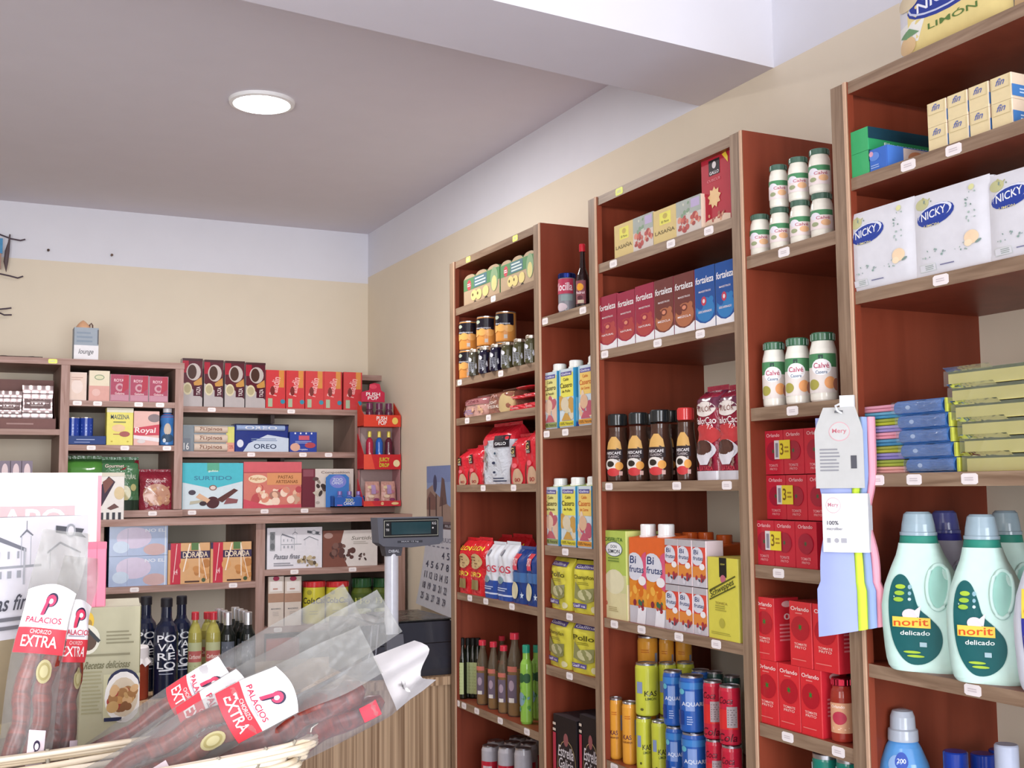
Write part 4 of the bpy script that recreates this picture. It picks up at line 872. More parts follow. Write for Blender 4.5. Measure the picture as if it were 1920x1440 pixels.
fin_ = carton('e8d6a8', [('t', 'fin', .5, .78, .4, .26, '5c6aac', .3), ('r', .1, .50, .9, .52, 'c8b484'), ('r', .08, .5, .1, .95, 'd4c294'), ('r', .9, .5, .92, .95, 'd4c294')], side='ecd6bc', top='f0e2bc', right=[('r', 0, .1, 1, .55, '4a80c0'), ('l', .1, .2, .8, .45, 2, 'c8dcf0')], flap=False)
xs = ((1741, 1777), (1779, 1817), (1819, 1857), (1860, 1900))
for r_ in (0, 1):
    for i, (a, b) in enumerate(xs):
        o = RB('cream_box', fin_, a, b, .535, 200, 'cream box with blue script, %s of four in the %s row' % (nth(i, 4), ('lower', 'upper')[r_]), 'household box', 'cream boxes stacked two high', d=.16, xf=1.41, dz=.0405 * r_)
        o.scale = (o.scale[0], 1, .040 / PROTO[('cream_box', fin_)][3])
# folded cloths, sponge cloths and sponges
def fold(c1, c2, hook=False):
    def fn(w, d, h):
        mb = MB(); n = 8
        def prof(k, a): return
        for k, c in ((0, c1), (1, c2)):
            z0, z1 = h * k / 2, h * (k + 1) / 2
            def S_(u, v, e=0):
                a = math.pi * (v - .5); bul = (1 + .04 * math.sin(9 * u + k))
                return ((u - .5) * w, -d / 2 - math.cos(a) * (z1 - z0) * .5 * bul, (z0 + z1) / 2 + math.sin(a) * (z1 - z0) * .48 * bul)
            mb.grid(S_, 10, 8, c + 'w')
            mb.box(-w / 2, -d / 2, z0 + .0005, w / 2, d / 2, z1 - .0005, c + 'w')
        return [('cloth', mb)]
    return fn
cc = [fold('e8a0b4', 'eaa6ba'), fold('4f9ac0', '6fb0cc'), fold('b8c440', 'a0b04c'), fold('9c94cc', 'aca4d4'), fold('eaa0b0', 'e8a8b8'), fold('4c90b8', '5c9cc0'), fold('b4bc48', 'a4ac50'), fold('8c86c4', '9a94cc'), fold('a8b84c', '9cb050'), fold('e8b0a8', 'f0b8ac')]
cn_ = ['pink', 'turquoise', 'lime', 'lilac', 'pink', 'blue', 'lime', 'violet', 'lime', 'salmon']
zz = .019
for k in range(9, -1, -1):
    hh = .0112
    y0, y1 = sol('y', 1606, x=1.41, z=.05), sol('y', 1690 - k % 3, x=1.41, z=.05)
    o = make('folded_cloth', cc[k], y0 - y1, .11, hh)
    put(o, 1.475, (y0 + y1) / 2, zz, RW, 'folded %s microfibre cloth, layer %d counted from the top of the stack' % (cn_[k], k + 1), 'cloth', 'folded microfibre cloths'); zz += hh + .0004
def sponge_cloth(w, d, h):
    mb = MB()
    def S_(u, v, e=0):
        a = math.pi * (v - .5); return ((u - .5) * w, -d / 2 + .006 - math.cos(a) * .010 - e, h * .5 + math.sin(a) * h * .48 + .0015 * math.sin(u * 11))
    mb.grid(S_, 12, 8, '4a80c4b'); mb.box(-w / 2, -d / 2 + .004, .001, w / 2, d / 2, h - .001, '4a80c4g')
    mb.box(w / 2 - .001, -d / 2 + .002, .003, w / 2 + .003, d / 2, h - .003, 'c8cc54p')
    mb.decals(S_, [('r', .47, .86, .62, .98, '27406c'), ('e', .3, .5, .05, .1, 'c8dcf4')], w / h)
    f = MB(); f.grid(lambda u, v: ((u - .5) * w * 1.05, -d / 2 - .007 - .002 * math.sin(u * 8), h * (.1 + v * .8)), 8, 3, 'e8eef6f')
    return [('cloth_pack', mb), ('wrapper', f, 'clear plastic wrapper')]
for k in range(5):
    a, b = ((1703, 1794), (1694, 1790), (1691, 1784), (1690, 1782), (1684, 1776))[k]
    o = RB('sponge_cloth_pack', sponge_cloth, a, b, .019, 760, 'wrapped blue sponge cloth pack, %s of the blue pile' % ('lowest', 'second from the bottom', 'middle one', 'second from the top', 'topmost')[k], 'cleaning cloth', 'blue sponge cloth packs', d=.10, xf=1.412, dz=.0238 * k)
    o.scale = (o.scale[0], 1, .0236 / PROTO[('sponge_cloth_pack', sponge_cloth)][3])
def sponge(w, d, h):
    mb = MB(); mb.box(-w / 2, -d / 2, h * .02, w / 2, d / 2, h * .78, 'f2e89aw')
    p = MB(); p.box(-w / 2, -d / 2, h * .78, w / 2, d / 2, h * .97, '4c5a30w')
    f = MB(); f.grid(lambda u, v: ((u - .5) * w * 1.04, -d / 2 - .004 - .001 * math.sin(u * 14), h * (.05 + v * .92)), 10, 3, 'eef0e8f')
    f.grid(lambda u, v: (-w / 2 + (u * .3) * w, -d / 2 - .012 + v * .01, h * (.9 + .25 * (1 - v))), 3, 2, 'eef0e8f')
    return [('foam', mb), ('scourer', p, 'dark green scouring layer'), ('wrapper', f, 'clear plastic wrapper')]
for k in range(6):
    a = (1803, 1800, 1797, 1786, 1781, 1775)[k]
    y0 = sol('y', a, x=1.41, z=.06); o = make('sponge_pack', sponge, .30, .09, .0264)
    put(o, 1.465, y0 - .15, .019 + .0268 * k, RW, 'wrapped yellow sponge pack with green scourer, %s of six' % ('lowest', 'second from the bottom', 'third from the bottom', 'fourth from the bottom', 'second from the top', 'topmost')[k], 'sponge', 'yellow sponge packs')
# detergent bottles: flat jug with an integral handle
def jug(body, collar, cap, lab, items):
    def fn(w, d, h):
        mb = MB(); Hb = h * .80
        prof = [(.0, .80), (.02, .88), (.06, .93), (.20, .985), (.35, 1.0), (.5, .97), (.66, .86), (.80, .68), (.92, .50), (1.0, .44)]
        def hw(v):
            for (a, b), (c, e) in zip(prof, prof[1:]):
                if a <= v <= c: return b + (e - b) * (v - a) / (c - a)
            return prof[-1][1]
        cx = lambda v: (-.02 - .10 * max(0, v - .3)) * w
        # handle hole (right of centre, slanted)
        hc, hr = (.24, .60), (.105, .17)
        def ring(v, k, n=28):
            V = []
            for i in range(n):
                a = 2 * math.pi * i / n; c, s = math.cos(a), math.sin(a)
                e = .62; c = math.copysign(abs(c) ** e, c); s = math.copysign(abs(s) ** e, s)
                V.append((cx(v) + w / 2 * hw(v) * c, d / 2 * (.55 + .45 * min(1, (1.05 - v) * 2)) * s, v * Hb))
            return V
        vs_ = [0, .01, .03, .08, .16, .25, .34, .42, .5, .58, .66, .74, .82, .9, .96, 1.0]
        n = 28
        for a, b in zip(vs_, vs_[1:]):
            mb.add(ring(a, 0) + ring(b, 0), [(i, (i + 1) % n, n + (i + 1) % n, n + i) for i in range(n)], body + 'p', True)
        mb.add(ring(0, 0), [tuple(reversed(range(n)))], body + 'p')
        def S_(u, v, e=0):
            x = (u - .5) * w; q = (x - cx(v)) / (w / 2 * hw(v) + 1e-6); q = max(-.999, min(.999, q))
            c = abs(q) ** (1 / .62); s = math.sqrt(max(0, 1 - c * c)) ** .62
            return (x, -d / 2 * (.55 + .45 * min(1, (1.05 - v) * 2)) * s - e, v * Hb)
        # moulded panel line and recess
        rec = []
        for t in range(30):
            a = 2 * math.pi * t / 30; ax, ay = .135 * math.cos(a), .26 * math.sin(a)
            th = .33; rec.append((.68 + ax * .9 * math.cos(th) - ay * .7 * math.sin(th) * .55, .665 + ax * math.sin(th) + ay * .68 * math.cos(th)))
        g = MB()
        g.tube([S_(u, v, .001) for u, v in rec] + [S_(*rec[0], .001)], .0035, body + 'p', 6)
        mb.decals(S_, [('p', rec, collar_recess)], 1, base=.0010)
        mb.v += []; 
        n0 = len(mb.v); mb.v += g.v; mb.f += [[n0 + i for i in f] for f in g.f]; mb.k += g.k; mb.sm += g.sm
        outline = [(.16, .70), (.24, .755), (.33, .73), (.41, .62), (.47, .50), (.60, .42), (.70, .34), (.72, .24), (.66, .14), (.52, .07), (.36, .06), (.24, .12), (.15, .24), (.115, .40), (.12, .58)]
        o_ = outline; n_ = len(o_); cr_ = lambda a, b, c, d, t: .5 * (2 * b + (c - a) * t + (2 * a - 5 * b + 4 * c - d) * t * t + (3 * b - a - 3 * c + d) * t ** 3)
        outline = [tuple(cr_(o_[i - 1][k], o_[i][k], o_[(i + 1) % n_][k], o_[(i + 2) % n_][k], t / 4) for k in (0, 1)) for i in range(n_) for t in range(4)]
        mb.layer = 1
        ctr = (.4, .33); V = [S_(*ctr, .0016)] + [S_(ctr[0] + (u - ctr[0]) * .55, ctr[1] + (v - ctr[1]) * .55, .0016) for u, v in outline] + [S_(u, v, .0014) for u, v in outline]; m_ = len(outline)
        mb.add(V, [(0, 1 + i, 1 + (i + 1) % m_) for i in range(m_)] + [(1 + i, 1 + m_ + i, 1 + m_ + (i + 1) % m_, 1 + (i + 1) % m_) for i in range(m_)], lab + 'p', True)
        mb.layer = 4; mb.decals(S_, items, w / Hb, base=.0018)
        c = MB(); R = w * .215; x0 = cx(1)
        c.lathe([(R * 1.03, Hb * .925), (R * 1.0, Hb * .955), (R * 1.04, Hb * 1.0), (R * .98, Hb * 1.055), (R * .94, Hb * 1.06)], collar + 'p', 26, cx=x0, sy=min(1, d / w * 1.25))
        k = MB(); k.lathe([(R * 1.0, Hb * 1.06), (R * 1.0, Hb * 1.085), (R * .93, Hb * 1.09), (R * .88, Hb * 1.15), (R * .76, h * .985), (R * .6, h)], cap + 'g', 30, cx=x0, sy=min(1, d / w * 1.25))
        return [('body', mb), ('collar', c), ('measuring_cap', k)]
    return fn
collar_recess = '9fd2c4'
nor = jug('d0f0e6', '2c8a78', '9ab0bc', '0f5a5c', [('e', .26, .66, .06, .018, 'a8c83c'), ('e', .25, .61, .06, .018, '9ac03c'), ('e', .24, .56, .06, .018, '9ac03c'), ('e', .37, .66, .022, .018, '8fb8c4'), ('e', .37, .61, .02, .015, '8fb8c4'), ('e', .37, .565, .02, .012, 'c8dce0'), ('e', .37, .445, .09, .045, 'e8d8e0'), ('p', [(.41, .47), (.5, .52), (.47, .42)], 'ece0e4'), ('r', .16, .345, .60, .425, 'f0cf54'), ('t', 'norit', .375, .385, .40, .055, 'd8541c', .05, .05), ('t', 'delicado', .42, .305, .34, .035, 'e4f0ec', .1, .03), ('r', .47, .2, .55, .235, 'a8c4cc'), ('e', .38, .155, .10, .010, 'a8c83c'), ('e', .42, .125, .10, .010, 'a8c83c')])
col = jug('b4b4c4', '2c2c94', '5a60a4', '20206c', [('e', .35, .4, .12, .05, 'e8e0f0')])
ygl = jug('d8dce8', '2c8a78', '9ab0bc', '2a2f8c', [('r', .12, .52, .5, .72, 'f0d44c'), ('t', '+3', .3, .67, .2, .05, 'c8642c'), ('t', 'GRATIS', .3, .57, .3, .04, 'c8642c'), ('r', .14, .32, .60, .40, 'f0cf54'), ('t', 'norit', .37, .36, .4, .055, 'c8501c')])
for i, (a, b, t) in enumerate(((1656, 1778, 960), (1774, 1899, 965))):
    RB('detergent_bottle', nor, a, b, -.30, t, 'mint green detergent bottle with dark teal label and clear cap, %s of the front two' % nth(i, 2), 'detergent bottle', 'mint green detergent bottles', d=.085, xf=1.41, yaw=.5)
RB('detergent_bottle', nor, 1826, 1938, -.30, 958, 'mint green detergent bottle standing in the second row', 'detergent bottle', 'mint green detergent bottles', d=.085, xf=1.53, yaw=.5)
RB('detergent_bottle', col, 1714, 1818, -.30, 958, 'grey detergent bottle with violet collar and cap between the two green ones', 'detergent bottle', d=.085, xf=1.53, yaw=.5)
RB('detergent_bottle', ygl, 1898, 2030, -.30, 962, 'pale detergent bottle with yellow offer label, cut by the right edge of the frame', 'detergent bottle', d=.085, xf=1.41, yaw=.5)
# fabric softener on the bottom shelf
def softener(w, d, h):
    mb = MB(); r = w / 2; sy = d / w
    prof = [(.8, 0), (.95, .03), (1, .2), (1, .38), (.93, .52), (.78, .64), (.58, .74), (.44, .79)]
    mb.lathe([(a * r, b * h) for a, b in prof], '5b9ad8g', 32, sy=sy)
    def rad(v):
        z = v
        for (a, b), (c, e) in zip(prof, prof[1:]):
            if b <= z <= e: return r * (a + (c - a) * (z - b) / (e - b))
        return r * .4
    mb.decals(curved(rad, h, 2.4, 0, sy=sy), [('e', .38, .64, .12, .055, '8fb0dc'), ('e', .5, .66, .12, .058, '3a58b4'), ('t', '200', .5, .66, .16, .03, 'e8f0fa'), ('t', 'Vernel', .46, .5, .6, .08, '1f3f94', .2), ('f', .15, .45, .85, .58, ['3f74b8', '4a80c4'], 8, .012, 5), ('e', .5, .3, .4, .08, 'a8d0f0')], 2.4 * r / h, base=.0008)
    c = MB(); c.lathe([(r * .50, h * .785), (r * .50, h * .80), (r * .485, h * .86), (r * .42, h * .87), (r * .40, h * .95), (r * .33, h * .99), (r * .15, h)], 'b4bcc8g', 30)
    return [('body', mb), ('cap', c)]
RC('softener_bottle', softener, 1646, 1758, -.62, 1329, 'light blue fabric softener bottle with grey cap and 200 roundel', 'softener bottle', xf=1.42, sy=.7, face=.8)
sc2 = bottle('2048a0', [(.8, 0), (1, .04), (1, .5), (.8, .68), (.62, .78)], '1c3c9c', [('e', .5, .5, .3, .3, '3a70c4')], caph=.18, capr=1.05)
for i, (a, b, t, x) in enumerate(((1766, 1836, 1408, 1.44), (1816, 1886, 1412, 1.56), (1852, 1915, 1405, 1.6))):
    RC('cleaner_bottle', sc2, a, b, -.62, t, 'dark blue cleaner bottle with blue cap, %s of three' % nth(i, 3), 'cleaning bottle', 'dark blue cleaner bottles', xf=x, face=.8)
sc3 = bottle('7c90ac', [(.8, 0), (1, .04), (1, .5), (.8, .68), (.5, .78)], 'b4bcd0', [('e', .5, .5, .3, .3, '5a80b4')], caph=.2, capr=1.0)
RC('softener_bottle', sc3, 1856, 1944, -.62, 1395, 'grey-blue softener bottle with silver cap at the right edge', 'softener bottle', xf=1.42, face=.8)
# hanging bundle of microfibre cloths
root = bpy.data.objects.new('cloth_bundle', None); COL.objects.link(root)
bx, by = 1.362, sol('y', 1585, x=1.362, z=.0)
root.location = (bx, by, ZC); root.rotation_euler = (0, 0, RW + .62)
tag(root, 'hanging bundle of lilac, lime, blue and pink cloths with white paper band', 'cloths')
def strip(x0f, x1f, key, yo, name, lab):
    mb = MB(); zt, zb = .115, -.245
    def wd(v):  # half-width by height, waisted at the band
        z = zb + (zt - zb) * v; return .047 - .013 * math.exp(-((z + .055) / .045) ** 2) + (.006 if z < -.17 else 0)
    def S_(u, v, e=0):
        k = wd(v); x = -k + 2 * k * (x0f + (x1f - x0f) * u)
        return (x, yo - .006 * math.sin(math.pi * u) - e + .0015 * math.sin(v * 13), zb + (zt - zb) * v + .010 * (x / .05) * (v < .05))
    mb.grid(S_, 6, 26, key); mb.grid(lambda u, v: (S_(1 - u, v)[0], S_(1 - u, v)[1] * -1 + 2 * yo + .01, S_(1 - u, v)[2]), 3, 26, key)
    for uu in (0, 1): mb.grid(lambda u, v: (S_(uu, v)[0], yo + .010 * u, S_(uu, v)[2]), 1, 26, key)
    mb.grid(lambda u, v: (S_(u, 0)[0], yo - .006 * math.sin(math.pi * u) * (1 - v) + .010 * v, S_(u, 0)[2]), 4, 1, key)
    c = mb.build(name, root); c['label'] = lab
strip(0, .62, 'a4b0e0w', 0, 'folded_cloth', 'lilac cloth'); strip(.60, .76, 'd4f04cw', .004, 'folded_cloth', 'lime cloth'); strip(.75, .90, '93a8d4w', .008, 'folded_cloth', 'blue grey cloth'); strip(.88, 1.02, 'f0a4b4w', .012, 'folded_cloth', 'pink cloth')
mb = MB()
def band(u, v, e=0):
    return (-.038 + .076 * u, -.010 - .006 * math.sin(math.pi * u) - e, -.112 + .098 * v)
mb.grid(band, 8, 4, 'eeeef2p'); mb.grid(lambda u, v: (.038, -.010 + .034 * u, -.112 + .098 * v), 1, 1, 'e2e2e8p'); mb.grid(lambda u, v: (-.038, -.010 + .034 * u, -.112 + .098 * v), 1, 1, 'e2e2e8p')
mb.decals(band, [('e', .26, .80, .17, .135, 'd8a8b0'), ('e', .26, .80, .16, .125, 'eeeef2'), ('t', 'Mery', .26, .8, .24, .09, 'c07a88'), ('t', '100%', .24, .50, .26, .07, '4a4a50'), ('t', 'microfiber', .28, .40, .36, .05, '8a8a90'), ('r', .1, .16, .18, .24, 'a8a8b0'), ('e', .32, .2, .05, .04, 'a8a8b0'), ('r', .42, .16, .54, .24, 'a8a8b0'), ('r', 0, .76, .9, .765, 'd4d4da')], .78)
mb.build('paper_band', root)['label'] = 'white paper band with small print'
mb = MB()
def card(u, v, e=0):
    k = .047 - (.016 * max(0, v - .72) / .28); return (-k + 2 * k * (u * .86), -.009 - e, -.005 + .137 * v)
mb.grid(card, 4, 10, 'bcbcbap'); mb.grid(lambda u, v: (card(1 - u, v)[0], card(u, v)[1] + .0015, card(u, v)[2]), 4, 10, 'b4b4b2p')
mb.decals(card, [('e', .52, .70, .22, .12, 'd4a0a8'), ('e', .52, .70, .205, .11, 'c0c0be'), ('t', 'Mery', .52, .7, .3, .07, 'c0707c'), ('l', .1, .2, .52, .5, 7, '8a8a90'), ('r', .74, .24, .86, .4, '4c4c54'), ('r', .38, .93, .62, .96, '6c6c70')], .7)
mb.build('hang_card', root)['label'] = 'grey cardboard header'
mb = MB(); mb.box(-.004, -.004, .125, .020, .004, .152, 'eceef0p')
mb.tube([(-.004, -.002, .138), (-.009, -.014, .134), (-.004, -.022, .125), (.002, -.018, .121)], .0018, 'eceef0p', 8)
mb.build('hook', root)['label'] = 'white plastic hook stuck to the post'
# ================================================================ REAR WALL SHELVES
ZU = -.072   # bottom board of the wall shelving
def foil(w, d, h):
    mb = MB()
    def S_(u, v, e=0):
        return ((u - .5) * w * (1 - .05 * math.sin(v * 3.1) ** 2), -d / 2 * (.85 + .15 * math.sin(v * math.pi * 3) ** 2) - e + .0012 * math.sin(u * 23), v * h)
    mb.grid(S_, 14, 12, 'cbb8b8m'); mb.box(-w / 2 * .95, -d / 2 * .7, 0, w / 2 * .95, d / 2, h * .98, 'b8a4a4m')
    mb.decals(S_, [('r', .05, .34, .95, .62, '7a6464'), ('l', .1, .38, .9, .58, 2, 'b8a8a8'), ('r', 0, .2, 1, .225, '4c3c3c'), ('r', 0, .76, 1, .785, '6c5858')], w / h)
    return [('wrapper', mb)]
for i, (a, b, t) in enumerate(((-10, 40, 733), (40, 98, 723))):
    BB('chocolate_bar_pack', foil, a, b, .238, t, 'silver foil pack in the brown display tray at the upper left, %s of two' % nth(i, 2), 'sweets pack', 'silver foil packs', d=.06, Y=4.72, dz=.035)
def tray(front, back, items, hb=1.0, hf=.32):
    def fn(w, d, h):
        mb = MB()
        mb.box(-w / 2, -d / 2, 0, w / 2, -d / 2 + .002, h * hf, front + 'p'); mb.box(-w / 2, -d / 2, 0, w / 2, d / 2, .002, front + 'p')
        mb.box(-w / 2, d / 2 - .002, 0, w / 2, d / 2, h * hb, back + 'p')
        for s in (-1, 1):
            x = s * w / 2; V = [(x, -d / 2, 0), (x, d / 2, 0), (x, d / 2, h * hb), (x, 0, h * (hf + .1)), (x, -d / 2, h * hf)]
            V2 = [(p[0] - s * .002, p[1], p[2]) for p in V]; mb.add(V + V2, [(0, 1, 2, 3, 4), (9, 8, 7, 6, 5), (2, 3, 8, 7), (3, 4, 9, 8)], front + 'p')
        mb.decals(flat(w, h * hf, -d / 2), items, w / (h * hf))
        return [('tray', mb)]
    return fn
BB('display_tray', tray('7a5450', '8a625c', [('l', .2, .35, .75, .65, 1, 'a88884')], .98, .2), -12, 104, .238, 704, 'open brown cardboard display tray holding the silver foil packs', 'tray', d=.14, Y=4.69)
sd = carton('b8a8b0', [('r', 0, .5, 1, 1, '8a8090'), ('e', .5, .6, .3, .3, 'e8d4d8'), ('l', .1, .1, .9, .3, 2, 'e4e0e4')])
for i in range(3):
    BB('snack_box', sd, -2 + 21 * i, 18 + 21 * i, .02, 864, 'small grey and pink box just above the white carton, %s of three' % nth(i, 3), 'food box', 'small grey boxes', d=.06, Y=4.70)
fl = MB(); fl.grid(lambda u, v: (-.2 + u * .28, (v - .5) * .12, .004 + .008 * math.sin(u * 9) ** 2 * (1 - abs(2 * v - 1))), 18, 6, '5a4650w')
fl.grid(lambda u, v: (-.2 + u * .28, (v - .5) * .12, 0), 1, 1, '5a4650w')
o = fl.build('dried_garland'); o.location = (.22, 4.74, .508 + ZC + .0005); tag(o, 'dark flat dried garland lying on top of the left shelving', 'decoration')
# lounge box with small ornament
def lounge(w, d, h):
    mb = MB(); rbox(mb, w, d, h * .80, {'all': '9aa4b0p', 'front': '9aa4b0p'})
    mb.decals(flat(w, h * .8, -d / 2), [('r', 0, 0, 1, .46, 'e6e4e8'), ('t', 'lounge', .5, .25, .6, .2, '5c5c60', .2), ('l', .1, .52, .8, .9, 3, '8694a4'), ('r', .95, .5, 1, .95, '5a5a60')], w / h)
    q = MB(); q.lathe([(w * .30, h * .80), (w * .30, h * .83), (w * .22, h * .9), (w * .1, h * .97), (w * .02, h)], 'd8a884p', 16, cx=-.01)
    q.tube([(w * .16, 0, h * .80), (w * .16, 0, h * .90), (w * .22, 0, h * .94), (w * .28, 0, h * .89), (w * .28, 0, h * .80)], .003, '6a5048p', 6)
    return [('box', mb), ('ornament', q, 'small peach ornament on top')]
BB('gift_box', lounge, 138, 184, .508, 599, 'grey and white box with a small ornament, alone on top of the left shelving', 'box', d=.07, Y=4.70)
# row of five dessert boxes
fl1 = carton('e2cfc6', [('r', .06, .05, .94, .95, 'e4cdc0'), ('e', .5, .5, .3, .25, 'ead8d0'), ('l', .2, .7, .8, .85, 2, 'c8a89c')], side='c4b0ac')
fl2 = carton('e4d8c0', [('r', 0, 0, 1, .5, 'd8a49a'), ('e', .5, .78, .24, .09, '8a9a7c'), ('e', .5, .78, .2, .065, 'd8d4b4'), ('e', .35, .28, .2, .12, 'e0b8b0')], side='c4b0a4')
roy = carton('b4637a', [('r', .04, .03, .96, .97, 'a84a62'), ('t', 'ROYAL', .5, .78, .6, .11, 'ecd0d6'), ('e', .5, .52, .22, .15, 'c89aa4'), ('e', .5, .52, .12, .08, 'a84a62'), ('p', [(.6, .3), (.96, .5), (.96, .97), (.7, .97)], 'b0384c'), ('r', .04, .03, .96, .25, 'c08c9c'), ('t', 'Gelatina', .5, .3, .5, .08, 'e8d0d4')], side='d8ccd0')
for i, (fn, a, b, t, c) in enumerate(((fl1, 126, 162, 698, 'pale pink'), (fl2, 166, 205, 695, 'cream and salmon'), (roy, 206, 242, 702, 'pink gelatine'), (roy, 243, 278, 704, 'pink gelatine'), (roy, 279, 315, 706, 'pink gelatine'))):
    BB('dessert_box', fn, a, b, .350, t, '%s dessert box, %s in the row of five' % (c, nth(i, 5)), 'food box', 'dessert mix boxes', d=.035, Y=4.68)
BB('display_tray', tray('27407c', '27407c', [('l', .25, .5, .75, .7, 1, 'a8b4d8'), ('l', .2, .2, .7, .4, 1, '8a98c4')], .5, .98), 124, 198, .180, 817, 'low dark blue cardboard tray under the two blue tins', 'tray', d=.09, Y=4.67)
bt = can('1f3f9c', [('l', .2, .4, .8, .8, 3, '6a84cc')], lid='d8d0c8', neck=.0, tabs=False)
for i, (a, b) in enumerate(((124, 148), (149, 173))):
    BC('baking_tin', bt, a, b, .180, 783, 'small royal blue tin, %s of two, standing in the blue tray' % nth(i, 2), 'tin', 'royal blue tins', Y=4.685, dz=.003)
maz = carton('e6dc74', [('r', .0, .88, 1, 1, 'e0dcc8'), ('t', 'MAIZENA', .5, .76, .7, .12, '4a5468'), ('l', .25, .58, .75, .66, 1, '8a8a5c'), ('e', .45, .46, .25, .1, 'e8c49c'), ('e', .68, .3, .2, .075, 'a8605c'), ('r', .25, .285, .6, .305, 'a8605c'), ('e', .2, .1, .04, .02, 'c8b44c'), ('e', .8, .1, .04, .02, 'c8b44c')], side='d8cc60')
BB('flour_box', maz, 199, 249, .180, 765, 'yellow cornflour box with a wooden spoon picture', 'food box', d=.05, Y=4.68)
ry = carton('e4b8b0', [('p', [(0, .5), (1, .62), (1, .3), (0, .28)], 'c8485a'), ('t', 'Royal', .45, .42, .8, .2, 'f4e8e8', .1), ('e', .8, .8, .25, .12, '8a7c80'), ('p', [(0, .3), (1, .22), (1, .1), (0, .2)], 'e8e0e4'), ('e', .3, .12, .16, .06, 'd8d0d0')], side='d8a8a4')
BB('flan_box', ry, 250, 298, .180, 771, 'pink baking powder box with wide red stripe, right of the yellow box', 'food box', d=.05, Y=4.68)
cm = bottle('3f78b8', [(.85, 0), (1, .03), (1, .35), (.85, .5), (1, .66), (.9, .76), (.55, .82), (.52, .84)], 'e8e4e8', [('r', 0, .9, 1, 1, 'a83a50'), ('e', .5, .5, .25, .2, 'c8b8a8'), ('e', .5, .2, .4, .14, '34506c'), ('e', .3, .12, .1, .07, 'd8e0e8')], v0=.04, v1=.8, caph=.15, capr=1.15)
BC('condensed_milk_bottle', cm, 299, 327, .180, 763, 'blue squeeze bottle with white cap beside the upright divider', 'bottle', Y=4.68)
gb1 = bag('3f6a3c', [('r', 0, .55, 1, .95, '4f8a3c'), ('l', .2, .6, .8, .7, 1, 'a8d08c'), ('f', .1, .1, .9, .5, ['2c4a34', '5a8a4c'], 6, .1, 2)])
BB('snack_bag', gb1, 122, 190, ZU, 860, 'shiny green snack bag partly hidden behind the white carton', 'snack bag', d=.07, Y=4.70)
gb2 = bag('4c7a54', [('p', [(0, .92), (1, 1), (1, .82), (.5, .8), (0, .74)], '8a2434'), ('t', 'Gourmet', .34, .88, .5, .07, 'ecd8d0', .15), ('t', 'NATURAL', .72, .66, .4, .09, 'd8e4d0'), ('e', .62, .34, .16, .15, 'c8c08c'), ('e', .85, .45, .08, .07, 'c4c084'), ('r', 0, 0, 1, .2, '26382c')])
BB('snack_bag', gb2, 190, 260, ZU, 862, 'green and maroon nut bag, standing left of the clear-windowed maroon bag', 'snack bag', d=.07, Y=4.70)
gb3 = bag('8a2838', [('e', .48, .4, .40, .28, 'c09078'), ('f', .15, .15, .85, .6, ['c89a78', 'b8846c', 'd8b48c', 'a8745c'], 22, .06, 9), ('t', 'Gourmet', .45, .76, .56, .09, 'd8b4b4', .15), ('p', [(.1, .6), (.3, .55), (.5, .35), (.3, .5)], 'f0e4e0')])
BB('snack_bag', gb3, 262, 327, ZU, 884, 'maroon nut bag with clear window, against the upright divider', 'snack bag', d=.07, Y=4.70)
wf_ = carton('e4e0dc', [('p', [(0, .25), (.0, .7), (.35, .92), (.62, .8), (.1, .3)], '3f3040'), ('p', [(.1, .8), (.38, .9), (.55, .8), (.2, .55)], '7c5048'), ('e', .8, .56, .22, .14, 'd8c49c'), ('p', [(.3, .24), (.6, .34), (.8, .26), (.45, .2)], '6a4c48'), ('r', .04, 0, .16, .15, '3c3c44'), ('r', .28, 0, .40, .15, '3c3c44'), ('r', .52, 0, .64, .15, '3c3c44'), ('r', .76, 0, .88, .15, '3c3c44'), ('r', 0, .92, 1, 1, 'd8d0c0')], side='cfc9c4')
BB('chocolate_box', wf_, 186, 232, -.102, 886, 'white chocolate box with dark bar picture and striped foot, right of the white carton', 'food box', d=.04, Y=4.50)
# right part: tall cocoa boxes and red cocoa boxes
taz = carton('5c2430', [('p', [(0, 0), (1, 0), (1, .18), (.3, .44), (0, .5)], 'b8b0b0'), ('r', 0, .7, .3, .96, 'a82438'), ('e', .55, .72, .36, .18, 'c4b8b4'), ('e', .48, .72, .22, .15, '4c342c'), ('p', [(.55, .5), (.95, .62), (.98, .46), (.6, .42)], 'c89450'), ('r', .55, .22, .98, .44, '4c1c2c'), ('t', 'TAZA', .8, .33, .42, .08, 'e8dcdc', 0, 1.57), ('e', .26, .37, .22, .13, 'd8cfae'), ('e', .26, .37, .17, .09, 'b8ac88'), ('r', 0, .95, 1, 1, '4a2c30')], side='a09498', top='4a2c30', fin='g')
for i, (a, b, t) in enumerate(((341, 379, 672), (382, 418, 675), (421, 458, 677), (460, 497, 680))):
    BB('cocoa_box', taz, a, b, .342, t, 'tall maroon and grey drinking chocolate box with cup picture, %s of four' % nth(i, 4), 'food box', 'tall drinking chocolate boxes', d=.05, Y=4.75)
rb = carton('cf4448', [('r', .66, .55, .92, 1, 'd8904c'), ('t', 'Paladin', .46, .58, .95, .2, 'f0b8b8', 0, 1.35), ('e', .34, .46, .12, .12, '7c3434'), ('r', .12, .04, .34, .26, 'a8b89c'), ('e', .86, .18, .12, .06, '3f8ca4')], side='b8383c', fin='g')
for i, (a, b, t) in enumerate(((498, 535, 694), (536, 571, 695), (572, 607, 696), (607, 641, 697), (644, 679, 698))):
    BB('red_cocoa_box', rb, a, b, .342, t, 'bright red cocoa box with orange corner, %s of five' % nth(i, 5), 'food box', 'bright red cocoa boxes', d=.05, Y=4.75)
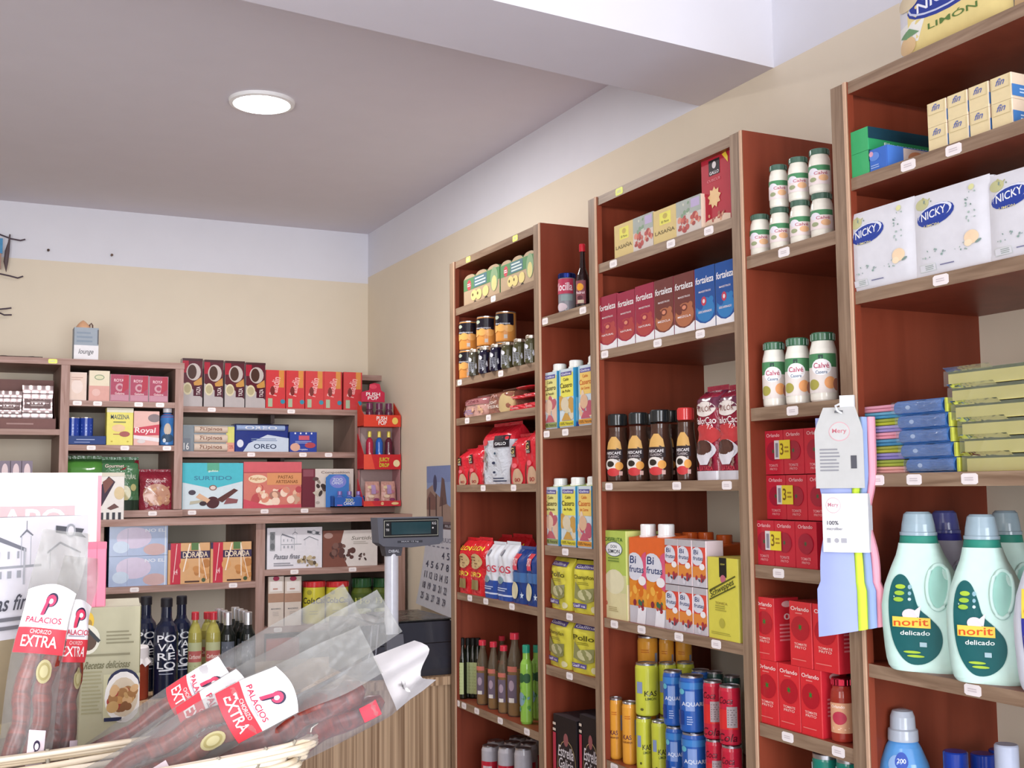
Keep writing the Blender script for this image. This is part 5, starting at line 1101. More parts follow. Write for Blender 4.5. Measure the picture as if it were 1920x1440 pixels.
fp = lambda c1, c2, t1, c3, c4: (lambda w, d, h: [('sleeve', MB_cookie(w, d, h, c1, c2, t1, c3, c4))])
def MB_cookie(w, d, h, base, bar, txt, tc, rolls):
    mb = MB(); rbox(mb, w, d * .8, h, base + 'g', .004)
    mb.decals(flat(w, h, -d * .4), [('r', 0, 0, .16, .5, bar), ('t', '16', .08, .2, .1, .26, 'f0f0f0')] if rolls else [('e', .1, .3, .06, .14, 'e0e4f0'), ('p', [(.15, 0), (1, 0), (1, .5), (.6, .62), (.25, .3)], 'ccd8e8')], w / h, fin='g')
    zs = ((.16, .30), (.50, .30), (.84, .26)) if rolls else ((.86, .2),)
    for k, (zc, hh) in enumerate(zs):
        x0, x1 = (-w * .28, w * .36) if rolls else (-w * .48, w * .42)
        def S_(u, v, e=0, zc=zc, hh=hh):
            a = math.pi * (v - .5); return (x0 + (x1 - x0) * u, -d * .4 - math.cos(a) * (.012 + e), zc * h + math.sin(a) * h * hh * .5)
        mb.grid(S_, 8, 8, ('d8c4b4' if rolls else '9ab0d8') + 'g'); mb.layer = 3
        mb.decals(S_, [('t', txt, .5, .5, .66, .42, tc)], (x1 - x0) / (h * hh), fin='g')
    if rolls:
        mb.decals(flat(w, h, -d * .4), [('r', .84, 0, 1, .35, 'e0a08c'), ('t', '+ 33%', .92, .18, .12, .14, 'a83a30'), ('r', .84, .35, 1, .95, 'd8d478')], w / h)
    else:
        mb.layer = 5; mb.decals(flat(w, h, -d * .4), [('t', 'OREO', .56, .2, .42, .17, '2c3c5c'), ('l', .3, .38, .9, .5, 2, '7c90b4'), ('r', 0, .94, 1, 1, '1c2444')], w / h, fin='g')
    return mb
BB('biscuit_multipack', fp('8a949c', '7c8490', 'Filipinos', '7c4c38', True), 342, 440, .160, 797, 'grey wrapped multipack of pale biscuit rolls with yellow strip at the right', 'biscuit pack', d=.10, Y=4.76)
BB('biscuit_multipack', fp('2c3c84', '', 'OREO', 'e8ecf4', False), 441, 542, .160, 795, 'dark blue biscuit multipack with white wave, beside the grey one', 'biscuit pack', d=.10, Y=4.76)
ar = carton('27409c', [('e', .2, .93, .03, .045, 'e8ecf4'), ('e', .4, .93, .03, .045, 'e8ecf4'), ('e', .6, .93, .03, .045, 'e8ecf4'), ('e', .8, .93, .03, .045, 'e8ecf4'), ('r', .33, .6, .72, .82, 'c85a6c'), ('l', .2, .42, .8, .56, 2, 'a8b4e0'), ('e', .2, .24, .18, .2, 'd8a894'), ('e', .75, .34, .2, .14, 'b04450'), ('t', 'Hojaldre', .5, .12, .3, .1, 'e8ecf4')], side='203480')
BB('biscuit_box', ar, 543, 594, .160, 810, 'small dark blue biscuit box with pink label, on the middle shelf', 'biscuit box', d=.08, Y=4.76)
su = carton('cfdde4', [('p', [(0, 1), (1, 1), (1, .6), (.5, .44), (0, .58)], '4cb8c8'), ('r', .40, .82, .6, 1, '5aa88c'), ('t', 'gullón', .5, .82, .16, .05, 'f0f4e8'), ('t', 'SURTIDO', .5, .67, .62, .09, '3f7c9c'), ('e', .5, .46, .065, .06, '8a6458'), ('e', .5, .46, .045, .04, 'e0d0c8'), ('e', .16, .36, .06, .055, '4c4450'), ('e', .5, .14, .11, .13, '4c2428'), ('p', [(.22, .26), (.4, .12), (.46, .2), (.28, .34)], 'd8b090'), ('p', [(.55, .2), (.85, .44), (.92, .4), (.66, .14)], '5a3430'), ('p', [(.12, .1), (.32, .14), (.34, .2), (.13, .17)], 'b8b4a0'), ('p', [(.68, .1), (.9, .12), (.92, .2), (.74, .24)], '8a5458'), ('e', .34, .12, .06, .05, '3a2c34')], side='4cb8c8', top='6cc8d0')
BB('biscuit_assortment_box', su, 341, 455, ZU, 868, 'large turquoise and white biscuit assortment box', 'biscuit box', d=.08, Y=4.70)
pa = carton('d07a6c', [('r', 0, .78, 1, 1, 'cf6068'), ('r', 0, .76, 1, .78, 'a84450'), ('r', .4, .5, 1, .76, 'd89464'), ('e', .24, .63, .16, .09, 'e8d0b0'), ('t', 'Reglero', .24, .63, .26, .08, 'b8743c', .1), ('t', 'PASTAS', .72, .67, .26, .07, '7c4a24'), ('t', 'ARTESANAS', .74, .57, .38, .07, '7c4a24'), ('f', .1, .08, .95, .45, ['e4b89c', 'd88c74', 'f0d4c0', 'b84c50', 'c8a088'], 30, .08, 5), ('e', .4, .12, .14, .08, 'f0dcc8'), ('e', .54, .28, .1, .09, 'a87868'), ('p', [(0, 0), (1, 0), (1, .08), (.4, .06), (0, .2)], 'c84c5c')], side='c0606c', top='c8606c')
BB('biscuit_assortment_box', pa, 456, 565, ZU, 866, 'large pink and orange box of assorted pastries', 'biscuit box', d=.08, Y=4.70)
co = carton('d8ccc4', [('r', 0, 0, .25, 1, '6c2434'), ('r', .02, .8, .22, .98, '8a4c58'), ('t', 'Composition', .64, .9, .55, .08, '6c5a54'), ('f', .25, .25, .6, .75, ['5a4440', '9a8c80', '3f302c', 'b8a898'], 14, .07, 8), ('p', [(.2, .38), (.34, .48), (.44, .38), (.3, .26)], 'c8bcac'), ('e', .3, .12, .04, .04, 'b0a49c')], side='8a3444')
BB('chocolate_assortment_box', co, 566, 663, ZU, 879, 'cream and maroon box of assorted chocolates beside the pastries box', 'chocolate box', d=.06, Y=4.71)
# candy displays
def toy_display(w, d, h):
    mb = MB()
    def bk(u, v): return ((u - .62) * w, d * .3, v * h)
    mb.add([(-w * .48, d * .3, 0), (w * .18, d * .3, 0), (w * .18, d * .3, h * .9), (w * .08, d * .3, h), (-w * .38, d * .3, h), (-w * .48, d * .3, h * .9)], [(0, 1, 2, 3, 4, 5)], '3f78c0p')
    mb.add([(-w * .48, d * .3 + .002, 0), (w * .18, d * .3 + .002, 0), (w * .18, d * .3 + .002, h * .9), (w * .08, d * .3 + .002, h), (-w * .38, d * .3 + .002, h), (-w * .48, d * .3 + .002, h * .9)], [(5, 4, 3, 2, 1, 0)], '3f78c0p')
    mb.decals(flat(w * .66, h, d * .3, -w * .15), [('e', .52, .78, .36, .2, '7c84d0'), ('t', 'ZOO', .5, .84, .42, .09, 'd8e0ec'), ('t', 'CANDY', .5, .74, .5, .09, 'd8e0ec')], w * .66 / h)
    t = MB(); t.box(-w * .36, -d / 2, 0, w / 2, d * .28, .004, '2c5cb0p'); t.box(-w * .36, -d / 2, 0, w / 2, -d / 2 + .002, h * .30, '2c5cb0p')
    for x in (-w * .36, w / 2 - .002): t.box(x, -d / 2, 0, x + .002, d * .28, h * .34, '2c5cb0p')
    t.decals(flat(w * .86, h * .3, -d / 2, w * .07), [('t', 'ZOO', .5, .7, .26, .3, 'e8e890'), ('t', 'CANDY', .5, .36, .36, .3, 'e8ecf4'), ('l', .1, .1, .3, .3, 1, 'd870a0')], w * .86 / (h * .3))
    parts = [('back_card', mb), ('tray', t)]
    return parts
BB('candy_display', toy_display, 617, 683, ZU, 889, 'blue cardboard counter display of sweets with small bottles, leaning on the chocolates box', 'sweets display', d=.07, Y=4.62)
cb = bottle('5a6cb8', [(.8, 0), (1, .04), (1, .55), (.7, .66), (.5, .72)], '8a70b8', [('e', .5, .5, .3, .3, 'b8c4e8')], fin='g', caph=.25, capr=1.2, v0=.1, v1=.5)
for i, (a, b) in enumerate(((630, 644), (648, 662), (665, 679))):
    BC('candy_bottle', cb, a, b, ZU, 921, 'tiny violet candy bottle, %s of three in the blue display' % nth(i, 3), 'sweet', 'tiny candy bottles', Y=4.635, dz=.005)
root = bpy.data.objects.new('candy_tower', None); COL.objects.link(root)
YT = 4.60; xl, xr = sol('x', 683, y=YT, z=.0), sol('x', 750, y=YT, z=.0); W = xr - xl; xcn = (xl + xr) / 2
root.location = (xcn, YT, ZU + ZC); tag(root, 'red three-tier cardboard candy stand with sweets on each tier, beside the corner', 'sweets display')
zp = lambda py: sol('z', py, x=xcn, y=YT) - ZU
mb = MB(); mb.box(-W * .5, .07, 0, -W * .5 + .003, .09, zp(770), 'b87c7cp'); mb.box(W * .5 - .003, .0, 0, W * .5, .09, zp(800), 'b8888cp'); mb.box(-W * .5, .088, 0, W * .5, .091, zp(770), 'b09a98p'); mb.build('frame', root)
def tier(zb, hf, hb, front, its, name):
    t = MB(); V = lambda y, z, s: (s * W * .52, y, z)
    t.box(-W * .52, 0, zb, W * .52, .085, zb + .003, front + 'p')
    t.box(-W * .52, -.002, zb, W * .52, 0, zb + hf, front + 'p')
    for s in (-1, 1):
        P = [(s * W * .52, 0, zb), (s * W * .52, .085, zb), (s * W * .52, .085, zb + hb), (s * W * .52, 0, zb + hf)]
        Q = [(p[0] - s * .002, p[1], p[2]) for p in P]; t.add(P + Q, [(0, 1, 2, 3), (7, 6, 5, 4), (2, 3, 7, 6)], front + 'p')
    t.decals(flat(W * 1.04, hf, -.002, 0, zb), its, W * 1.04 / hf)
    return t.build(name, root)
tier(.002, zp(940) - 0, zp(898), 'c8303c', [('s', .5, .5, .34, .28, 12, 'e8c090'), ('t', 'Chupa', .5, .56, .2, .2, 'b84c3c'), ('e', .84, .5, .1, .26, 'e8cc94'), ('p', [(0, 0), (.3, .0), (.2, 1), (0, 1)], 'd84438')], 'tray')
tier(zp(880), zp(852) - zp(880), zp(812) - zp(880), 'c4242c', [('t', 'JUICY', .55, .62, .28, .34, 'c8d83c'), ('t', 'DROP', .55, .28, .26, .26, 'c8d83c'), ('e', .88, .4, .09, .24, 'e8d8a8'), ('p', [(0, 0), (.3, 0), (.2, 1), (0, 1)], 'e0503c')], 'tray')
tier(zp(800), zp(778) - zp(800), zp(752) - zp(800), 'd8402c', [('t', 'PUSH', .48, .7, .28, .36, 'f0f0f0'), ('t', 'POP', .5, .32, .22, .36, 'f0f0f0'), ('e', .84, .5, .08, .3, 'e8c868')], 'tray')
mb = MB(); z0 = zp(752); P = [(-.46, 0), (.2, 0), (.2, .5), (.1, .62), (.06, .95), (-.1, 1), (-.22, .93), (-.24, .62), (-.46, .5)]; hh = zp(716) - z0
mb.add([(x * W, .06, z0 + z * hh) for x, z in P] + [(x * W, .064, z0 + z * hh) for x, z in P], [tuple(range(9)), tuple(range(17, 8, -1))] + [(i, (i + 1) % 9, 9 + (i + 1) % 9, 9 + i) for i in range(9)], 'c02848p')
mb.decals(flat(W * .66, hh, .06, -W * .13, z0), [('t', 'PUSH', .5, .4, .6, .2, 'f0f0f0'), ('t', 'POP', .5, .2, .45, .18, 'f0f0f0'), ('e', .5, .8, .16, .12, 'd84860')], W * .66 / hh)
mb.build('header_card', root)
pp = bottle('5c2440', [(.9, 0), (1, .05), (1, .6), (.9, .65), (.85, .7)], '6a2c50', [('r', 0, .3, 1, .8, '7c3c5c'), ('t', 'POP', .5, .55, .6, .3, 'e8e0e8')], caph=.28, capr=1.05)
jd = [bottle(c, [(.9, 0), (1, .05), (1, .7), (.7, .78), (.4, .82)], 'e4d45c', [('e', .4, .5, .12, .3, 'f0d8d8')], caph=.16, capr=1.2, fin='g') for c in ('a82440', '1f5cb8', '5c1f34')]
for i in range(3):
    c = xcn + (-.28 + .27 * i) * W
    for nm, fn, zb, zt, lab, grp in (('push_candy', pp, 798, 755, 'small purple push candy tube, %s of three on the top tier', 'push candy tubes'), ('drop_candy', jd[i], 878, 808, '%s candy tube with yellow tip on the middle tier, %s of three', 'candy tubes with yellow tips')):
        zz = zp(zb) + .001; hgt = zp(zt) - zz
        o = make(nm, fn, W * .2, W * .2, hgt)
        put(o, c, YT + .035, ZU + zz, 0, (lab % nth(i, 3)) if nm == 'push_candy' else lab % (('red', 'blue', 'dark maroon')[i], nth(i, 3)), 'sweet', grp)
lol = bag('c89a90', [('e', .3, .8, .2, .07, 'd8c4a0'), ('e', .7, .6, .2, .07, 'b8788c'), ('e', .35, .4, .2, .07, 'e0c8b0'), ('e', .7, .25, .2, .07, '8a3c64'), ('r', .35, .5, .65, .9, 'a88cb8')], top_w=.9)
for i in range(2):
    o = make('lollipop_bag', lol, W * .42, .035, zp(905) - .006); put(o, xcn + (-.22 + .44 * i) * W, YT + .03, ZU + .006, 0, 'pinkish bag of lollipops on the lowest tier of the candy stand, %s of two' % nth(i, 2), 'sweets bag', 'lollipop bags')

# ---- lower shelving
noel = carton('9fb4d4', [('r', 0, .0, 1, 1, 'a8b8d8'), ('e', .42, .6, .3, .36, 'd0c4dc'), ('e', .78, .2, .2, .2, 'c8a8a8'), ('e', .2, .3, .14, .2, 'c4d4e8'), ('r', .31, .02, .315, .9, '8c94b4'), ('t', 'NO EL', .78, .84, .34, .11, 'e4e8f0'), ('r', .95, 0, .97, 1, 'd8e0ec')], side='3f5c8c', top='4a5cb0', fin='g')
for i in (0, 1):
    o = BB('biscuit_tin_box', noel, 203, 313, -.351, 1048 if i == 0 else 991, 'glossy pale blue and pink box, %s of two stacked' % ('lower', 'upper')[i], 'biscuit box', 'glossy pale blue boxes', d=.12, Y=4.52, dz=.112 * i)
    o.scale = (o.scale[0], 1, .111 / PROTO[('biscuit_tin_box', noel)][3])
dor = carton('d8a878', [('r', 0, .84, .12, 1, '3c3050'), ('r', .06, .0, .30, 1, 'c02c44'), ('t', 'x4', .18, .3, .1, .14, 'f0c8cc'), ('r', .30, .62, 1, .80, '3c3050'), ('t', 'DORADA', .65, .71, .6, .14, 'e8d4b8'), ('r', .55, .82, .75, 1, '5a7c4c'), ('f', .36, .1, .95, .55, ['c88c54', 'd8a068', 'b87c48'], 10, .1, 3), ('e', .85, .08, .05, .05, '4c5a40'), ('r', .4, .03, .75, .07, '4a3028'), ('p', [(.5, .98), (.53, .98), (.38, .3), (.35, .3)], 'f4e4d4'), ('p', [(.72, .98), (.745, .98), (.76, .15), (.74, .15)], 'f4e4d4'), ('p', [(.72, .98), (.735, .98), (.93, .1), (.915, .1)], 'f4e4d4'), ('p', [(.2, .98), (.215, .98), (.13, .05), (.115, .05)], 'f4d4d4')], side='c89868', fin='g')
for i, (a, b, t) in enumerate(((314, 393, 1018), (394, 471, 1016))):
    BB('biscuit_packet', dor, a, b, -.351, t, 'orange wrapped biscuit packet with red vertical band, %s of two' % nth(i, 2), 'biscuit packet', 'orange biscuit packets', d=.07, Y=4.52)
VIL = [('r', .24, .58, .62, .60, 'a4a6ae'), ('p', [(.24, .78), (.27, .86), (.50, .74), (.50, .71), (.27, .82)], '7c7e88'), ('p', [(.24, .44), (.255, .44), (.255, .8), (.24, .8)], 'b8bac2'), ('p', [(.48, .44), (.495, .44), (.495, .74), (.48, .74)], 'b8bac2'), ('p', [(.45, .84), (.5, .90), (.55, .85), (.545, .84), (.5, .88), (.455, .83)], '7c7e88'), ('r', .497, .89, .502, .97, '7c7e88'), ('r', .46, .6, .465, .85, 'b8bac2'), ('r', .53, .6, .535, .84, 'b8bac2'), ('p', [(.66, .7), (.76, .78), (.93, .68), (.93, .665), (.76, .76), (.66, .68)], '7c7e88'), ('r', .68, .55, .685, .7, 'b8bac2'), ('r', .915, .55, .92, .68, 'b8bac2')] + [('r', .29 + .07 * k, .66, .305 + .07 * k, .72, 'a4a6ae') for k in range(3)] + [('r', .29 + .07 * k, .5, .32 + .07 * k, .56, 'a4a6ae') for k in range(3)] + [('p', [(.72, .92), (.95, .88), (.93, .84), (.97, .80), (.72, .86)], '5a5c64'), ('e', .84, .87, .04, .06, 'a4a6ae'), ('e', .84, .87, .025, .04, 'e4e2e8')]
pas = carton('e2dfe6', VIL + [('t', 'Pastas finas', .36, .30, .46, .12, '6a6a74', .3), ('l', .12, .06, .5, .16, 2, '8c8c94'), ('r', .05, .45, .14, .9, '8a8c90'), ('e', .095, .78, .04, .08, '6a6c70'), ('e', .095, .55, .04, .08, '6a6c70'), ('f', .55, .06, .9, .26, ['9c8a6c', '7a6a54', 'c8b898', '5a4c3c'], 18, .05, 7)], side='b8b4bc')
BB('pastry_box', pas, 500, 604, -.309, 989, 'white pastry box with a grey village drawing on the rear shelf', 'biscuit box', d=.06, Y=4.52)
cho = carton('dcd4d0', [('p', [(0, 0), (.45, 0), (.3, .5), (.38, 1), (0, 1)], '7c4c40'), ('e', .1, .86, .08, .08, 'b09088'), ('f', .15, .2, .55, .6, ['5c3c38', '4a302c', '7a5850'], 24, .07, 11), ('f', .62, .18, .78, .34, ['4a3834', '6a5450'], 7, .04, 2), ('t', 'Surtido', .72, .78, .4, .1, '8a847c', .3), ('l', .55, .6, .85, .7, 2, 'b8b0a8')], side='6c4c44')
BB('pastry_box', cho, 605, 708, -.309, 994, 'brown and cream chocolate pastry box behind the weighing scale', 'biscuit box', d=.06, Y=4.52)
mk = carton('dccfc4', [('r', .0, .48, 1, .66, 'b08a74'), ('e', .5, .96, .2, .05, 'a83454'), ('t', 'MADERO', .5, .35, .6, .03, '6a6a70'), ('l', .3, .2, .7, .3, 3, 'c4b8b0'), ('r', .12, .7, .88, .9, 'ece4e0'), ('l', .3, .72, .7, .78, 1, 'c08c7c')], side='9c8478')
for i, (a, b) in enumerate(((502, 532), (533, 565))):
    BB('milk_carton', mk, a, b, -.531, 1081, 'beige and white square-shouldered carton with a purple dot, %s of two' % nth(i, 2), 'carton', 'beige and white cartons', d=.06, Y=4.52)
cc_ = jar('d9cf44', 'd03438', [('t', 'ColaCao', .5, .62, .95, .17, '2c2434', .15), ('e', .3, .86, .1, .07, 'a8a03c'), ('l', .3, .2, .7, .35, 2, 'b8ac3c')], prof=[(.95, 0), (1, .03), (1, .84), (.97, .88)], caph=.14, v0=.04, v1=.86, capr=1.03, capfin='g')
for i, (a, b) in enumerate(((567, 609), (610, 653))):
    BC('cocoa_tub', cc_, a, b, -.531, 1089, 'yellow cocoa powder tub with red lid, %s of two' % nth(i, 2), 'tub', 'yellow cocoa tubs', Y=4.52)
gj = jar('5a6a2c', '27542f', [('r', 0, .3, 1, .85, '4a5c24'), ('t', 'Eko', .5, .6, .6, .24, 'c8cc6c'), ('e', .5, .2, .4, .12, 'a8ac6c')], prof=[(.9, 0), (1, .04), (1, .66), (.85, .76), (.78, .8)], caph=.22, capfin='g', capr=.92)
for i, (a, b) in enumerate(((658, 698), (697, 735))):
    BC('malt_jar', gj, a, b, -.531, 1083, 'olive jar with large dark green lid, %s of two' % nth(i, 2), 'jar', 'olive jars with green lids', Y=4.52)
rr = carton('c8a49c', [('r', 0, .6, 1, 1, 'c86a60'), ('l', .1, .1, .9, .5, 3, 'e8dcd8')], side='a87c74')
BB('low_box', rr, 498, 560, -.80, 1196, 'pale red box low on the shelf behind the sausage packs', 'food box', d=.1, Y=4.52)
stk = [('c8ccd4', 1086), ('3f7c8c', 1100), ('6a3044', 1128)]
nar = carton('3a4a60', [('r', 0, .64, 1, .78, 'c8ccd4'), ('r', 0, .38, 1, .6, '2c6c7c'), ('r', 0, 0, 1, .36, '7a3448')])
BB('narrow_box', nar, 168, 183, -.351, 1062, 'narrow dark box with white, teal and maroon bands, left of the shelf upright', 'box', d=.1, Y=4.52)

# ---- bottles and jar on the serving counter (z of its top)
ZT = .925 - ZC
pov = bottle('111a34', [(.9, 0), (1, .015), (1, .60), (.96, .66), (.80, .72), (.52, .765), (.44, .80), (.43, .92)], '15131c', [('t', 'PO', .5, .90, .80, .115, 'f0f2f6', 0, .03), ('t', 'VA', .5, .76, .72, .115, 'f0f2f6', 0, -.04), ('t', 'RE', .5, .62, .74, .115, 'f0f2f6', 0, .03), ('t', 'LO', .5, .48, .76, .115, 'f0f2f6', 0, -.03), ('p', [(.2, .385), (.82, .40), (.8, .425), (.2, .41)], 'e8ecf2'), ('l', .22, .33, .78, .36, 1, 'a8b0c4')], span=2.0, v0=.02, v1=.66, caph=.09, capr=1.12, capfin='p')
for i, (a, b, t, Y) in enumerate(((249, 293, 1118, 3.50), (287, 332, 1121, 3.37), (318, 358, 1117, 3.44))):
    BC('vermouth_bottle', pov, a, b, ZT, t, 'tall navy bottle with white hand-painted letters down its front, %s of three' % nth(i, 3), 'bottle', 'tall navy bottles with white letters', Y=Y)
oil = bottle('a8a050', [(.92, 0), (1, .02), (1, .66), (.94, .74), (.66, .82), (.38, .87), (.36, .90)], 'c43440', [('r', .02, 0, .98, 1, 'b8bc90'), ('r', .02, .36, .98, .72, 'b8605c'), ('t', 'Carbonell', .5, .54, .8, .14, 'f0dcd0', .1), ('l', .2, .08, .8, .28, 2, '98a070')], fin='g', span=2.2, v0=.24, v1=.62, caph=.1, capr=1.5, liquid=None)
for i, (a, b, Y) in enumerate(((351, 377, 3.42), (384, 412, 3.42), (374, 400, 3.56))):
    BC('oil_bottle', oil, a, b, ZT, 1147, 'clear cooking oil bottle with red cap, %s' % ('left one beside the navy bottles', 'right one in front', 'half hidden in the second row')[i], 'bottle', 'cooking oil bottles with red caps', Y=Y)
dkb = bottle('141a18', [(.92, 0), (1, .02), (1, .64), (.92, .71), (.62, .78), (.48, .84)], 'dcdfe6', [('r', .05, .0, .95, 1, '5a606c'), ('l', .15, .5, .85, .9, 3, 'a8acb4')], span=2.0, v0=.18, v1=.62, caph=.17, capr=1.12, capfin='m')
for g_, (x0, step) in enumerate(((411, 0), (455, 0))):
    for i in range(4 if g_ else 3):
        a = (411, 449)[g_] - 8 * i
        BC('balsamic_bottle', dkb, a, a + 29, ZT, 1147 - 3 * i, 'dark bottle with silver capsule, %s file, %s from the front' % (('left', 'right')[g_], ('first', 'second', 'third', 'fourth')[i]), 'bottle', 'dark bottles with silver capsules', Y=3.42 + .075 * i)
bb = bottle('c4d0d4', [(.9, 0), (1, .02), (1, .6), (.85, .72), (.4, .82)], '24409c', [('r', 0, .2, 1, .8, '9cbcA0'.lower())], caph=.12, capr=1.3, v0=.2, v1=.6)
for i, (a, b, Y) in enumerate(((199, 222, 3.50), (232, 254, 3.52), (240, 263, 3.42))):
    BC('water_bottle', bb, a, b, ZT, 1155, 'pale bottle with blue cap behind the recipe bag, %s of three' % nth(i, 3), 'bottle', 'pale bottles with blue caps', Y=Y)
def clothjar(w, d, h):
    mb = MB(); r = w / 2; mb.lathe([(.86 * r, 0), (.92 * r, h * .03), (.92 * r, h * .68), (.8 * r, h * .74)], '8f3c28g', 24)
    l = MB(); l.lathe([(.86 * r, h * .70), (.9 * r, h * .72), (.9 * r, h * .97), (.8 * r, h)], 'e8e2e0w', 28)
    n = 36; V = []
    for k, (rr, zz) in enumerate(((.86, .80), (.95, .74), (1.08, .66))):
        for i in range(n):
            a = 2 * math.pi * i / n; q = rr * r * (1 + (.05 * k) * math.sin(9 * a)); V.append((q * math.cos(a), q * math.sin(a), h * zz + .003 * k * math.sin(9 * a)))
    l.add(V, [(k * n + i, k * n + (i + 1) % n, (k + 1) * n + (i + 1) % n, (k + 1) * n + i) for k in (0, 1) for i in range(n)], 'e8e2e0w', True)
    return [('jar', mb), ('cloth_cover', l, 'white frilled cloth cover')]
BC('preserve_jar', clothjar, 226, 279, ZT, 1211, 'reddish jar with white frilled cloth cover, left of the navy bottles', 'jar', Y=3.36)
# ---- weighing scale on the counter
root = bpy.data.objects.new('weighing_scale', None); COL.objects.link(root)
YS = 3.40; xP = sol('x', 734, y=YS, z=-.3); root.location = (xP, YS, .925); tag(root, 'grey and black electronic weighing scale with pole display on the serving counter', 'scale')
X = lambda px: sol('x', px, y=YS, z=-.3) - xP
Zs = lambda py: sol('z', py, x=xP, y=YS) - ZT
def px_box(mb, a, b, t, bo, y0, y1, key): mb.box(X(a), y0, Zs(bo), X(b), y1, Zs(t), key)
# body: wedge block, rounded front
mb = MB(); x0, x1 = X(672), X(848); zt = Zs(1170)
P = [(-.03, 0), (-.035, .02), (-.035, .055), (-.012, zt * .62), (-.004, zt), (.30, zt), (.30, 0)]
mb.add([(x0, y, z) for y, z in P] + [(x1, y, z) for y, z in P], [tuple(range(7)), tuple(range(13, 6, -1))] + [(i, 7 + i, 7 + (i + 1) % 7, (i + 1) % 7) for i in range(7)], '3c3d45g')
mb.tube([(x0, -.013, zt * .60), (x1, -.013, zt * .60)], .0015, '111114g', 6)
for xx in (x0 + .03, x0 + .05): mb.tube([(xx - .01, -.03, .06), (xx, -.02, zt * .5), (xx + .012, -.006, zt)], .003, '8a8a94g', 6)
mb.build('base', root)
mb = MB(); mb.box(X(745), .0, zt + .004, x1 + .0, .30, zt + .007, 'a8a49cf'); mb.box(x0 + .06, .02, zt, x1, .29, zt + .004, '2c2c32g'); mb.build('weighing_plate', root)['label'] = 'glass topped weighing plate'
mb = MB(); mb.decals(lambda u, v, e=0: (X(772) + (X(798) - X(772)) * u, -.0125 + .008 * v - e, Zs(1222) + (Zs(1205) - Zs(1222)) * v), [('r', 0, 0, 1, 1, 'a8c4d4'), ('e', .5, .6, .14, .2, '4c6474'), ('l', .1, .1, .9, .3, 1, '5a7484')], 1.5); mb.build('sticker', root)['label'] = 'pale blue sticker'
mb = MB(); r = (X(747) - X(722)) / 2
mb.lathe([(r, Zs(1192)), (r, Zs(1036))], 'dfe2ecg', 28); mb.build('pole', root)['label'] = 'silver pole'
mb = MB(); xa_, xb_ = X(717) , X(753); z0, z1 = 0.0, Zs(1188)
V = [(xa_, -.045, z0), (xb_, -.045, z0), (xb_, .03, z0), (xa_, .03, z0), (X(719), -.028, z1), (X(750), -.028, z1), (X(750), .025, z1), (X(719), .025, z1)]
mb.add(V, [(0, 1, 5, 4), (1, 2, 6, 5), (2, 3, 7, 6), (3, 0, 4, 7), (4, 5, 6, 7)], '64646cp'); mb.build('pole_foot', root)
root2 = root
mb = MB()
V = [(X(720), -.02, Zs(1042)), (X(748), -.02, Zs(1042)), (X(750), -.03, Zs(1018)), (X(714), -.03, Zs(1018)), (X(720), .02, Zs(1042)), (X(748), .02, Zs(1042)), (X(750), .02, Zs(1018)), (X(714), .02, Zs(1018))]
mb.add(V, [(0, 1, 2, 3), (1, 5, 6, 2), (5, 4, 7, 6), (4, 0, 3, 7), (0, 4, 5, 1)], '55555dp')
mb.decals(lambda u, v, e=0: (X(722) + (X(744) - X(722)) * u, -.0262 - .004 * v - e, Zs(1037) + (Zs(1028) - Zs(1037)) * v), [('t', 'DIBAL', .5, .5, .9, .6, 'd8dce4')], 2.4)
mb.build('display_neck', root)
mb = MB(); xa_, xb_, z0, z1 = X(699), X(822), Zs(1024), Zs(970)
P = [(xa_ + .006, z0 + .012), (xa_ + .02, z0 + .002), ((xa_ + xb_) / 2, z0 - .004), (xb_ - .012, z0 + .004), (xb_, z0 + .014), (xb_, z1), (xa_, z1)]
n = len(P); mb.add([(x, -.04, z) for x, z in P] + [(x - .004, .012, z) for x, z in P], [tuple(range(n)), tuple(range(2 * n - 1, n - 1, -1))] + [(i, n + i, n + (i + 1) % n, (i + 1) % n) for i in range(n)], '62646ep')
fl_ = flat(xb_ - xa_, z1 - z0, -.04, (xa_ + xb_) / 2, z0)
mb.decals(fl_, [('r', .09, .30, .93, .96, '1c1c20'), ('r', .10, .36, .92, .90, 'b8b8a8'), ('r', .108, .375, .912, .885, '14161a'), ('t', 'N', .155, .76, .03, .08, 'e0e0e0'), ('t', 'TEI', .15, .58, .05, .08, 'e0e0e0'), ('t', 'KG', .86, .78, .06, .09, 'e0e0e0'), ('e', .84, .62, .012, .03, 'e0e0e0'), ('r', .3, .12, .68, .2, '3c3e46'), ('t', 'MAX 15 kg', .49, .16, .26, .06, 'b8bcc4')], (xb_ - xa_) / (z1 - z0))
hd = mb.build('display_head', root)
mb = MB(); mb.decals(lambda u, v, e=0: fl_(.2 + .6 * u, .42 + .42 * v, .006 + e), [('r', 0, 0, 1, 1, '2f4a50g')], 3); mb.build('lcd_window', hd)['label'] = 'dark teal display window'
